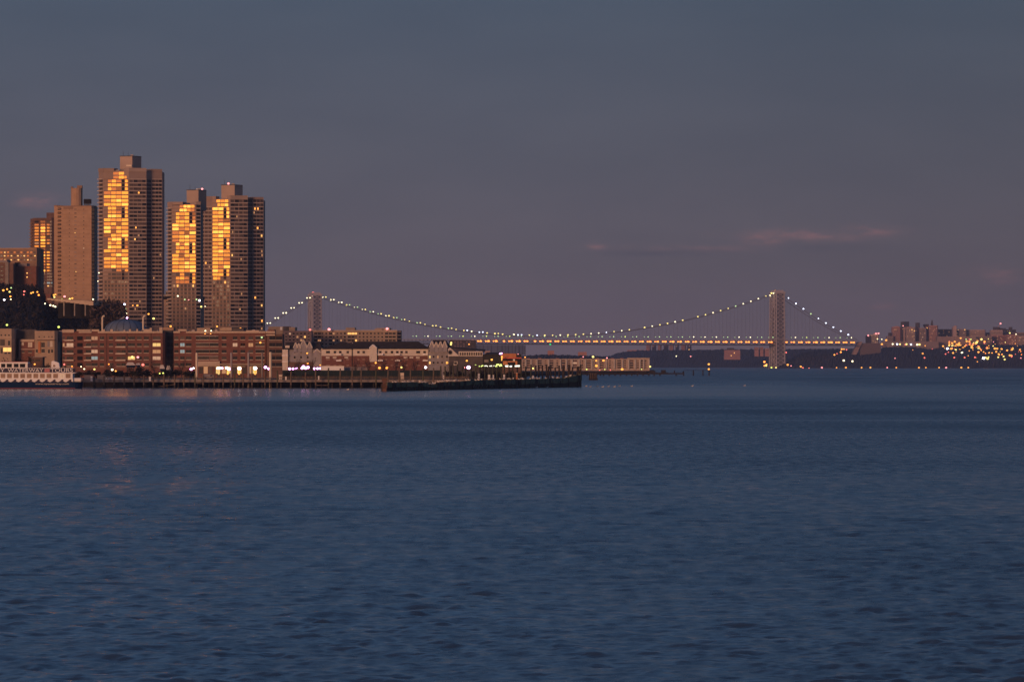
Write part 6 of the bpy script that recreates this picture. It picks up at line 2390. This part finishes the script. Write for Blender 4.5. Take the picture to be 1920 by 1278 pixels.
# a pale tent and covered boats stored ashore behind the shrubs
for p, y0, y1, w, lab in ((245, 679, 684.5, 18, 'long white shrink-wrapped boat stored ashore above the dark shrubs'), (304, 684, 691, 10, 'small pale shrink-wrapped boat left of the bare trees'), (316, 685, 693, 9, 'small grey shrink-wrapped boat between the bare trees'),
                          (259, 680.5, 684, 9, 'short pale shrink-wrapped boat right of the long white one')):
    Y = 1960
    th = thing('covered_boat', lab, 'boat', (X(p, Y), Y, GZ))
    mb = MB()
    zt, zb_ = Z(y0, Y), Z(y1, Y)
    xa, xb = X(p - w / 2, Y), X(p + w / 2, Y)
    mb.hexa([(xa, Y, zb_), (xb, Y, zb_), (xb, Y + 2.4, zb_), (xa, Y + 2.4, zb_)], [(xa + (xb - xa) * 0.15, Y + 1.0, zt), (xb - (xb - xa) * 0.3, Y + 1.0, zt), (xb - (xb - xa) * 0.3, Y + 1.4, zt), (xa + (xb - xa) * 0.15, Y + 1.4, zt)], 'siding_white')
    mb.build('cover', th)
    mb = MB()
    mb.hexa([(xa + 0.5, Y + 0.8, zb_ - 1.0), (xb - 0.5, Y + 0.8, zb_ - 1.0), (xb - 0.5, Y + 1.6, zb_ - 1.0), (xa + 0.5, Y + 1.6, zb_ - 1.0)], [(xa, Y + 0.02, zb_), (xb, Y + 0.02, zb_), (xb, Y + 2.38, zb_), (xa, Y + 2.38, zb_)], 'hull_navy')
    mb.build('hull', th)
    mb = MB()
    for xx in (xa + 0.8, xb - 0.8):
        mb.box(xx - 0.15, xx + 0.15, Y + 0.9, Y + 1.5, GZ - 0.1, zb_ - 0.9, 'metal_dark')
    mb.build('cradle', th)
van(392, 1900, 22, 'dark low van parked before the lit shopfronts, half hidden by piles', 'metal_grey')

# ------------------------------------------------------------------ lamps ashore
def group_lamps(rows, fmt, group, name='street_lamp', cat='street lamp', post=6.0):
    rows = sorted(rows, key=lambda r: r[0])
    word = {'lamp_orange': 'orange', 'lamp_yellow': 'yellow', 'lamp_cream': 'cream-white', 'lamp_white': 'white', 'lamp_violet': 'violet-white', 'lamp_blue': 'bluish-white', 'lamp_green': 'pale green', 'lamp_emerald': 'emerald',
            'lamp_red': 'red', 'lamp_pink': 'pink', 'lamp_lime': 'lime-yellow', 'deck_lamp': 'deep orange'}
    for i, (px, py, Y, m, r) in enumerate(rows):
        lamp(px, py, Y, m, r, fmt % (word[m], nth(i)), name, cat, group, post=post)


CL = 2330
group_lamps([(6.2, 544.2, CL, 'lamp_orange', 2.4), (13.3, 542, CL, 'lamp_orange', 1.9), (20.8, 539.5, CL, 'lamp_green', 1.6), (18, 547, CL, 'lamp_yellow', 2.0), (19.5, 555.7, CL, 'deck_lamp', 1.7), (8, 562, CL, 'lamp_white', 1.9),
             (20.3, 561, CL, 'lamp_cream', 1.4), (45.5, 546.2, CL, 'lamp_red', 2.0), (44.6, 552.3, CL, 'lamp_red', 1.4), (58.5, 549.3, CL, 'lamp_orange', 2.0), (62, 548, CL, 'lamp_orange', 1.8), (70, 547.3, CL, 'lamp_orange', 1.8), (72.6, 553, CL, 'deck_lamp', 1.9),
             (101, 553, CL, 'lamp_orange', 2.0), (104, 552, CL, 'lamp_orange', 1.7), (102, 556.8, CL, 'lamp_yellow', 1.9), (84.4, 569, CL, 'lamp_cream', 1.6), (94.4, 572, CL, 'lamp_cream', 2.0), (100, 573.2, CL, 'lamp_cream', 1.9), (103.8, 574.8, CL, 'lamp_cream', 1.8)],
            '%s lamp glowing along the cliff road, %s from the left', 'lamps along the cliff road')
group_lamps([(121, 555.7, 2337, 'lamp_pink', 2.4), (116.2, 561, 2337, 'lamp_lime', 1.5), (130.8, 560.3, 2337, 'lamp_yellow', 2.0), (135.5, 559, 2337, 'lamp_orange', 2.0), (174.5, 561, 2337, 'lamp_cream', 1.7)], '%s lamp on the clifftop parking deck, %s from the left',
            'lamps on the parking deck', post=4)
group_lamps([(175, 510.2, 2900, 'lamp_orange', 2.0), (185.5, 511.5, 2900, 'lamp_cream', 1.3), (183.2, 527, 2900, 'lamp_cream', 1.4)], '%s lamp between the plain brick tower and the tallest, %s from the left', 'lamps between the towers', post=14)
group_lamps([(233.5, 570.3, 3150, 'lamp_blue', 2.4), (235.6, 579, 3150, 'lamp_green', 1.2), (237, 587.6, 3150, 'lamp_cream', 1.6), (238, 595.6, 2380, 'lamp_violet', 2.2), (257.5, 572.5, 3150, 'lamp_orange', 2.1), (249, 572.5, 3150, 'lamp_orange', 1.4), (278.5, 588.5, 3150, 'lamp_orange', 2.0),
             (288, 597, 3150, 'lamp_yellow', 2.4)], '%s lamp among the trees above the blue dome, %s from the left', 'lamps above the dome', post=10)
group_lamps([(333.5, 554.8, 3160, 'lamp_cream', 1.8), (346.5, 561.3, 3160, 'lamp_green', 1.6), (353.8, 562, 3160, 'lamp_pink', 1.2), (368.3, 561.2, 3160, 'lamp_green', 1.7), (374, 563.2, 3160, 'lamp_white', 2.3), (377.3, 574.8, 3160, 'lamp_yellow', 2.0), (384.6, 574.2, 3160, 'lamp_cream', 1.0),
             (320, 611.5, 2300, 'lamp_orange', 2.2)], '%s lamp on the dark-topped garage, %s from the left', 'lamps on the garage roof', post=4)
group_lamps([(13, 609, 2200, 'lamp_lime', 2.3), (110, 612.8, 2200, 'lamp_lime', 2.4)], '%s lamp on the dark slope just above the townhouse roofs, %s from the left', 'lime lamps above the townhouses', post=10)
group_lamps([(385, 620, 2095, 'lamp_cream', 1.7), (396, 619.8, 2095, 'lamp_cream', 1.5), (384.5, 625.5, 2092, 'lamp_orange', 1.3), (395, 625.4, 2092, 'lamp_orange', 1.2), (407, 611.8, 2097, 'lamp_orange', 1.9)], '%s rooftop lamp on the long brick building, %s from the left',
            'rooftop lamps on the brick building', post=2)
group_lamps([(490.8, 632.3, 2080, 'lamp_green', 2.0), (488.2, 642, 2080, 'lamp_orange', 2.1)], '%s lamp in a right-hand bay of the long brick building, %s one', 'bay lamps on the brick building', name='wall_lamp', cat='wall lamp', post=0)
group_lamps([(581.3, 618, 2590, 'lamp_red', 2.3), (617, 617.2, 2595, 'lamp_pink', 3.0), (725.8, 616, 2595, 'lamp_pink', 2.8)], '%s warning lamp on the tan roofs below the cables, %s from the left', 'rooftop warning lamps', name='warning_lamp', cat='warning lamp', post=3)
# bright entrance floods: white heads
ent = [(358.3, 691.8, 'lamp_violet', 2.6), (363, 690, 'lamp_white', 1.8), (408.5, 690, 'lamp_white', 2.6), (413, 689.7, 'lamp_violet', 3.0), (416.5, 690, 'lamp_violet', 2.2), (425.3, 689.5, 'lamp_white', 2.9), (429.5, 691.5, 'lamp_violet', 3.4), (448.8, 690.4, 'lamp_white', 3.7), (478.6, 690, 'lamp_white', 3.8),
       (497.6, 688.4, 'lamp_violet', 3.1), (503.8, 691, 'lamp_violet', 2.5)]
group_lamps([(a, b_, 1960, c, d) for a, b_, c, d in ent], '%s floodlight before the long brick building, %s from the left', 'floodlights before the brick building', post=3.2)
group_lamps([(a, b_, 1930, 'lamp_violet', d) for a, b_, d in ((543, 691.2, 2.7), (549.5, 691, 2.4), (556.3, 690.8, 2.6), (566.5, 690, 2.8), (569, 687, 3.0), (573, 689.5, 3.2), (577.5, 688.5, 3.0), (589.5, 690.8, 2.5), (595.3, 690.6, 2.5), (601, 690.4, 2.5))],
            '%s floodlight in the bright row below the blue-grey gabled house, %s from the left', 'floodlights below the gabled house', post=3.2)
# warm glow of the big floods on the wall, added as glowing panels
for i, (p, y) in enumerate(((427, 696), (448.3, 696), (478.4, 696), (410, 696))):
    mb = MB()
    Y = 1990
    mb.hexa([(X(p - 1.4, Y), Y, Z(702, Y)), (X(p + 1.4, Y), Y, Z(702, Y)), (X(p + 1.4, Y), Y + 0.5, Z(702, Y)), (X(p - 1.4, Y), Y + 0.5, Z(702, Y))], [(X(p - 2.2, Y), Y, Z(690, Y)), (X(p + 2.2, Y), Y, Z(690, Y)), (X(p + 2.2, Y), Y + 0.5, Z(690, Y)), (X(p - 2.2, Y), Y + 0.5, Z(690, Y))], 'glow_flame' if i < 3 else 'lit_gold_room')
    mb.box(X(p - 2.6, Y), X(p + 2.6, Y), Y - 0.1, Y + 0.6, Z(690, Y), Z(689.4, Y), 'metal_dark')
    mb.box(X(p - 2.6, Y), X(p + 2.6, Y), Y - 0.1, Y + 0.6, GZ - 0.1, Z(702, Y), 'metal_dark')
    tag(mb.build('flood_glow', loc=(X(p, Y), Y, GZ)), 'floodlight glow on the wall, shaped as an orange panel, %s' % ['left of the middle column', 'just right of the second mooring column', 'between the third and fourth mooring columns', 'the dimmest, at the left'][i], 'wall glow')
misc = [(248, 669, 2090, 'lamp_yellow', 2.6, 'yellow lamp on the red brick front above the covered boats'), (258.5, 669.5, 1955, 'lamp_pink', 2.6, 'bright pink lamp above the covered boats'), (268, 683.5, 1955, 'lamp_red', 2.9, 'red lamp right of the long white covered boat'),
        (120.5, 682.8, 1930, 'lamp_red', 1.9, 'dull red lamp right of the ferry funnel'), (135, 686.5, 1930, 'deck_lamp', 1.3, 'faint orange lamp above the ferry stern rail'), (158, 691.5, 1860, 'lamp_cream', 1.6, 'cream lamp just past the ferry stern'),
        (177, 692, 1860, 'lamp_yellow', 2.0, 'yellow lamp in the first shrubs right of the ferry'), (210.4, 692.8, 1860, 'lamp_cream', 2.5, 'bright cream lamp in the shrubs left of the covered boats'), (217, 695.3, 1860, 'lamp_orange', 1.8, 'amber lamp right beside the bright cream one'),
        (299.5, 699.8, 1855, 'lamp_lime', 1.6, 'lime lamp low in the shrubs, left of a pair'), (306, 699.2, 1855, 'lamp_lime', 1.7, 'lime lamp low in the shrubs, right of a pair'), (204, 682.5, 1940, 'deck_lamp', 1.3, 'faint brown-orange lamp above the shrubs'),
        (65, 682.5, 1900, 'lamp_orange', 1.9, 'soft orange lamp between ferry wheelhouse and funnel'), (152, 687, 1850, 'lamp_cream', 1.4, 'small white lamp over the ferry stern'),
        (575.8, 662, 1985, 'lamp_orange', 1.7, 'orange lamp on the wall of the blue-grey gabled house'), (577, 681, 1930, 'deck_lamp', 1.5, 'dim orange lamp above the bright violet row'), (600.5, 684.2, 1930, 'lamp_orange', 1.4, 'small orange lamp at the right end of the violet row'),
        (704.5, 680, 1930, 'lamp_orange', 2.0, 'orange lamp below the gabled bay of the cream and brick house'), (711.5, 689.4, 1925, 'lamp_orange', 2.8, 'deep orange lamp on the quay, left of a close pair'), (725.4, 689.4, 1925, 'lamp_orange', 2.8, 'deep orange lamp on the quay, right of a close pair'),
        (752.7, 688.4, 1925, 'lamp_yellow', 1.9, 'small yellow lamp above the cream kiosk'), (798, 688.6, 1925, 'lamp_white', 2.7, 'white lamp left of the mossy piles'), (805.5, 680, 1985, 'lamp_orange', 2.0, 'orange lamp at the corner of the grey dormered house'),
        (838.3, 680, 1960, 'lamp_orange', 2.3, 'orange lamp left of the dark boathouse'), (875.3, 676, 1960, 'lamp_orange', 2.1, 'orange lamp on the dark boathouse front'), (878.5, 688.6, 1925, 'lamp_violet', 4.0, 'large violet-white floodlight below the boathouse'),
        (872.5, 688.8, 1925, 'lamp_pink', 2.2, 'pink lamp touching the large violet floodlight'), (846, 642.2, 5150, 'lamp_yellow', 2.0, 'upper one of two orange lamps over the boathouse gable'), (845.5, 645.6, 5150, 'lamp_yellow', 2.0, 'lower one of two orange lamps over the boathouse gable'),
        (879.5, 645.2, 5150, 'lamp_orange', 1.5, 'faint lamp at the left foot of the bridge roadway'), (922, 674, 1960, 'lamp_orange', 2.2, 'orange lamp left of the restaurant flame'), (939.5, 663.8, 1965, 'lamp_violet', 3.6, 'large violet-white lamp above the restaurant flame'),
        (971.4, 664, 1970, 'lamp_pink', 1.3, 'tiny pink lamp on the restaurant roof'), (984.5, 669.5, 4390, 'lamp_orange', 1.6, 'orange lamp at the left roof corner of the cream flats'), (999.5, 690.3, 1960, 'lamp_yellow', 1.9, 'yellow lamp low before the cream flats'),
        (1093.5, 668.7, 4415, 'lamp_pink', 1.3, 'tiny pink lamp on the cream flats roof'), (1112, 668.7, 4415, 'lamp_yellow', 2.4, 'yellow lamp on the cream flats roof'), (1138, 670.8, 4415, 'lamp_pink', 1.5, 'pink lamp on the cream flats roof'), (1118, 676, 4395, 'lamp_orange', 1.9, 'orange lamp at a top floor of the cream flats'),
        (1131.5, 675.6, 4395, 'lamp_orange', 2.3, 'wide orange lamp at a top floor of the cream flats'), (1118.2, 685.5, 4395, 'lamp_orange', 2.7, 'brightest orange lamp, halfway up the cream flats'), (1166.5, 692, 4390, 'lamp_orange', 2.6, 'orange lamp at the foot of the cream flats'),
        (1219, 687, 4390, 'lamp_yellow', 1.9, 'yellow lamp at the right corner of the cream flats'), (1085.5, 692, 4390, 'lamp_orange', 1.8, 'orange lamp at the foot of the cream flats behind the last black pile'), (1100, 692.2, 4390, 'lamp_lime', 1.5, 'lime lamp at the foot of the cream flats'),
        (1124.5, 693.5, 4390, 'lamp_red', 1.1, 'dim red lamp at the foot of the cream flats'), (1144.5, 693.5, 4390, 'lamp_red', 1.1, 'dim red lamp left of the foot orange lamp'), (1134, 692.3, 4390, 'lamp_lime', 1.2, 'dim lime lamp between two dim red ones'), (1203, 692, 4390, 'lamp_lime', 1.1, 'faint lime lamp near the right end of the flats'),
        (1329, 682.5, 3700, 'lamp_orange', 2.2, 'upper amber marker light on the last post past the dock'), (1329, 691.8, 3700, 'lamp_orange', 2.0, 'lower amber marker light on the last post past the dock')]
for p, y, Y, m, r, lab in misc:
    on_post = 3700 if Y == 3700 else 0
    zz_ = Z(y, Y)
    po = 0 if Y == 3700 else min(8.0, max(1.5, (zz_ - GZ) / (r * Y / F) * 0.9))
    lamp(p, y, Y, m, r, lab, post=round(po))

# lights beyond the river
z5 = lambda x, y: (1600 + x / 12.0, 595 + y / 12.0)
z6 = lambda x, y: (1760 + x / 12.0, 595 + y / 12.0)
hill = [(*z5(740, 510), 'lamp_orange', 2.2), (*z5(642, 600), 'lamp_orange', 2.2), (*z5(545, 485), 'lamp_cream', 1.2), (*z5(640, 490), 'lamp_cream', 1.2), (*z5(885, 597), 'lamp_cream', 1.9), (*z5(985, 600), 'lamp_blue', 2.1), (*z5(1050, 600), 'lamp_yellow', 2.0), (*z5(1195, 600), 'lamp_yellow', 2.1), (*z5(1297, 605), 'lamp_blue', 1.9),
        (*z5(1440, 610), 'lamp_cream', 2.1), (*z5(1490, 608), 'lamp_yellow', 2.3), (*z5(1620, 637), 'lamp_orange', 2.2), (*z5(1685, 637), 'lamp_orange', 2.2), (*z5(1770, 622), 'lamp_yellow', 1.8), (*z5(1845, 625), 'lamp_cream', 2.2), (*z5(1895, 640), 'lamp_orange', 2.2), (*z5(1660, 700), 'lamp_red', 1.4), (*z5(1780, 715), 'lamp_red', 1.4),
        (*z5(1560, 812), 'lamp_orange', 2.0), (*z5(1600, 907), 'lamp_red', 1.8), (*z5(938, 915), 'lamp_pink', 1.2), (*z5(1120, 188), 'lamp_pink', 1.3),
        (*z6(100, 645), 'lamp_orange', 2.1), (*z6(240, 560), 'lamp_orange', 1.9), (*z6(240, 607), 'lamp_orange', 1.9), (*z6(308, 583), 'lamp_orange', 2.0), (*z6(362, 545), 'lamp_orange', 2.0), (*z6(300, 635), 'lamp_yellow', 1.6), (*z6(235, 635), 'lamp_yellow', 1.5), (*z6(200, 705), 'lamp_white', 2.8), (*z6(290, 710), 'lamp_orange', 3.2), (*z6(380, 645), 'lamp_orange', 2.4), (*z6(385, 725), 'lamp_yellow', 2.0),
        (*z6(325, 797), 'lamp_orange', 2.0), (*z6(495, 465), 'lamp_orange', 2.1), (*z6(465, 575), 'lamp_orange', 2.0), (*z6(420, 610), 'lamp_orange', 1.9), (*z6(455, 620), 'lamp_orange', 2.8), (*z6(490, 625), 'lamp_orange', 1.9), (*z6(525, 790), 'lamp_cream', 2.2), (*z6(550, 680), 'lamp_orange', 1.9), (*z6(590, 650), 'lamp_orange', 2.0),
        (*z6(615, 490), 'lamp_green', 1.4), (*z6(725, 492), 'lamp_lime', 1.5), (*z6(630, 535), 'lamp_orange', 2.1), (*z6(692, 540), 'lamp_orange', 2.1), (*z6(697, 613), 'deck_lamp', 1.7), (*z6(770, 607), 'lamp_orange', 1.9), (*z6(745, 650), 'lamp_orange', 2.6), (*z6(757, 685), 'lamp_orange', 2.1), (*z6(835, 585), 'lamp_orange', 2.3), (*z6(855, 560), 'lamp_yellow', 2.6), (*z6(875, 530), 'lamp_orange', 2.0),
        (*z6(963, 490), 'lamp_yellow', 2.5), (*z6(1032, 545), 'lamp_orange', 2.1), (*z6(1030, 575), 'lamp_red', 1.6), (*z6(905, 660), 'lamp_orange', 2.1), (*z6(885, 640), 'lamp_red', 1.2), (*z6(895, 778), 'lamp_orange', 2.2), (*z6(685, 752), 'lamp_orange', 1.2), (*z6(1010, 775), 'lamp_orange', 1.5), (*z6(1088, 690), 'lamp_orange', 2.1), (*z6(1130, 637), 'lamp_orange', 1.3), (*z6(1130, 795), 'lamp_orange', 1.4),
        (*z6(1200, 797), 'lamp_orange', 1.4), (*z6(1265, 700), 'lamp_orange', 2.6), (*z6(1318, 700), 'lamp_orange', 2.1), (*z6(1415, 712), 'lamp_orange', 2.3), (*z6(1295, 770), 'lamp_orange', 2.0), (*z6(1350, 822), 'lamp_orange', 2.0), (*z6(1425, 830), 'lamp_orange', 1.7), (*z6(1340, 893), 'lamp_yellow', 1.7), (*z6(1460, 875), 'lamp_yellow', 1.8), (*z6(1485, 945), 'lamp_yellow', 2.0),
        (*z6(1540, 738), 'deck_lamp', 1.8), (*z6(1655, 720), 'lamp_orange', 2.1), (*z6(1830, 725), 'lamp_orange', 2.0), (*z6(1600, 850), 'lamp_orange', 2.2), (*z6(1640, 855), 'lamp_orange', 2.0), (*z6(1640, 880), 'lamp_red', 1.5), (*z6(1850, 912), 'lamp_pink', 1.3), (*z6(1010, 915), 'lamp_white', 3.0), (*z6(1060, 900), 'lamp_yellow', 2.0), (*z6(1120, 893), 'lamp_yellow', 1.6), (*z6(1102, 930), 'lamp_yellow', 2.4),
        (*z6(155, 820), 'lamp_red', 1.5), (*z6(352, 902), 'lamp_red', 1.7), (*z6(583, 900), 'lamp_red', 1.7), (*z6(817, 897), 'lamp_red', 1.7), (*z6(870, 993), 'lamp_orange', 1.2), (*z6(1235, 550), 'lamp_pink', 1.0), (*z6(1600, 350), 'lamp_yellow', 1.7), (*z6(1740, 378), 'lamp_cream', 1.2)]
zB = lambda x, y: (1380 + x / 7.1, 530 + y / 7.1)
hill2 = [(*zB(378, 1052), 'deck_lamp', 2.2), (*zB(405, 1085), 'lamp_orange', 1.9), (*zB(380, 1102), 'lamp_orange', 2.2), (*zB(402, 1102), 'lamp_yellow', 2.0), (*zB(688, 1090), 'lamp_orange', 2.2), (*zB(733, 1105), 'lamp_pink', 1.3), (*zB(668, 927), 'lamp_red', 1.6),
         (*zB(1408, 883), 'lamp_orange', 2.1), (*zB(1437, 883), 'lamp_orange', 1.6), (*zB(1472, 890), 'lamp_red', 1.4), (*zB(1395, 922), 'deck_lamp', 1.8), (*zB(1310, 958), 'lamp_orange', 1.9), (*zB(1345, 943), 'lamp_red', 1.2), (*zB(1435, 1033), 'lamp_cream', 2.3), (*zB(1550, 1043), 'lamp_cream', 2.1),
         (1295, 668, 'lamp_pink', 1.4), (1268, 667.5, 'lamp_cream', 1.3)]
def hill_Y(py, px):
    return 10935 - (690 - py) * 0.0 + 0
hillside = []
for q in hill:
    p, y, m, r = q
    # distance of the slope at that height
    prof = interp([(1458, 684), (1480, 672), (1500, 662), (1540, 656), (1580, 657), (1605, 662), (1630, 657), (1660, 651), (1685, 650), (1715, 651), (1740, 655), (1765, 652), (1800, 648), (1850, 646), (1900, 647), (1960, 646)], p)
    f = min(1.0, max(0.0, (690 - y) / max(690 - prof, 1)))
    Y = 10950 + 420 * (math.asin(f) / (math.pi / 2)) - 12 if y > prof else 11460
    hillside.append((p, y, Y, m, r))
group_lamps([h for h in hillside if h[0] < 1762], '%s lamp on the ridge road left of the dense hillside lights, %s from the left', 'lamps along the ridge road', post=3)
hl = [h for h in hillside if h[0] >= 1762]
hl_low = [h for h in hl if h[1] > 666]
hl_hi = [h for h in hl if h[1] <= 640.5]
hl_mid = [h for h in hl if 640.5 < h[1] <= 666]
random.seed(77)
faint = []
for _ in range(60):
    p_ = random.choice([random.gauss(1805, 22), random.uniform(1765, 1918), random.uniform(1690, 1918)])
    y_ = 652 + (p_ - 1800) * 0.05 + random.gauss(0, 7.5)
    if 1690 < p_ < 1918 and 632 < y_ < 676:
        faint.append((p_, y_, 11200 if y_ < 650 else 11080, random.choice(['lamp_orange', 'lamp_orange', 'deck_lamp', 'lamp_yellow', 'lamp_red']), random.uniform(0.7, 1.3)))
group_lamps(faint, '%s faint small lamp scattered over the right-hand hillside, %s from the left', 'faint hillside lamps', post=3)
group_lamps(hl_low, '%s lamp low on the hillside just above the shore row, %s from the left', 'low lamps on the right-hand hillside', post=3)
group_lamps(hl_hi, '%s lamp in the highest band of hillside lights, %s from the left', 'high lamps on the right-hand hillside', post=3)
group_lamps(hl_mid, '%s lamp in the middle band of hillside lights, %s from the left', 'middle lamps on the right-hand hillside', post=3)
group_lamps([(p, y, 10930 if p > 1380 else 12990, m, r) for p, y, m, r in hill2], '%s lamp scattered round the right bridge tower and its hillside, %s from the left', 'lamps round the right bridge tower', post=1)
group_lamps([(1501.5, 687, 10925, 'lamp_orange', 2.1), (1505.5, 689.3, 10925, 'lamp_red', 1.5), (1517, 690.2, 10925, 'lamp_red', 1.5)] +
            [(p, 688.9, 10925, 'lamp_orange' if i % 5 else 'lamp_pink', random.uniform(1.4, 2.0)) for i, p in enumerate((1541, 1568.5, 1586, 1615.5, 1632, 1663.5, 1680.5, 1723, 1736, 1760.8, 1774, 1802.5, 1815.5))],
            '%s lamp in the evenly spaced row along the far shoreline, %s from the left', 'lamps along the far shoreline', post=2)
for (p, y, Y, lab) in ((1628, 628.8, 11548, 'pink warning light on the small dark block beside the anchorage'), (1642.5, 625.2, 11545, 'left pink warning light on the small pale block'), (1647.3, 624.8, 11545, 'right pink warning light on the small pale block'), (1876, 606.3, 11570, 'pink warning light on the slanting mast at the right of the ridge')):
    lamp(p, y, Y, 'lamp_pink', 1.9, lab, name='warning_lamp', cat='warning lamp', post=4 if p < 1800 else 0)
mb = MB()
mb.tube((X(1871, 11572), 11572, Z(613, 11572)), (X(1875.6, 11572), 11572, Z(607.5, 11572)), 1.0, 0.7, 'far_tan', 5)
tag(mb.build('mast', loc=(X(1871, 11572), 11572, Z(613, 11572))), 'short slanting rooftop mast near the right of the ridge', 'mast')
# ------------------------------------------------------------------ evening haze
def haze():
    mb = MB()
    mb.box(-9000, 9000, -60, 16000, -4.5, 235, 'haze_air')
    return tag(mb.build('haze'), kind='stuff')


hm = bpy.data.materials.new('haze_air')
hm.use_nodes = True
hm.node_tree.nodes.clear()
pv = N(hm.node_tree, 'ShaderNodeVolumePrincipled')
pv.inputs['Color'].default_value = (0.50, 0.64, 1.0, 1)
pv.inputs['Density'].default_value = 3.0e-5
pv.inputs['Anisotropy'].default_value = 0.0
ho = N(hm.node_tree, 'ShaderNodeOutputMaterial')
L(hm.node_tree, pv.outputs[0], ho.inputs['Volume'])
MATS['haze_air'] = hm
haze()
print('objects', len(bpy.data.objects))
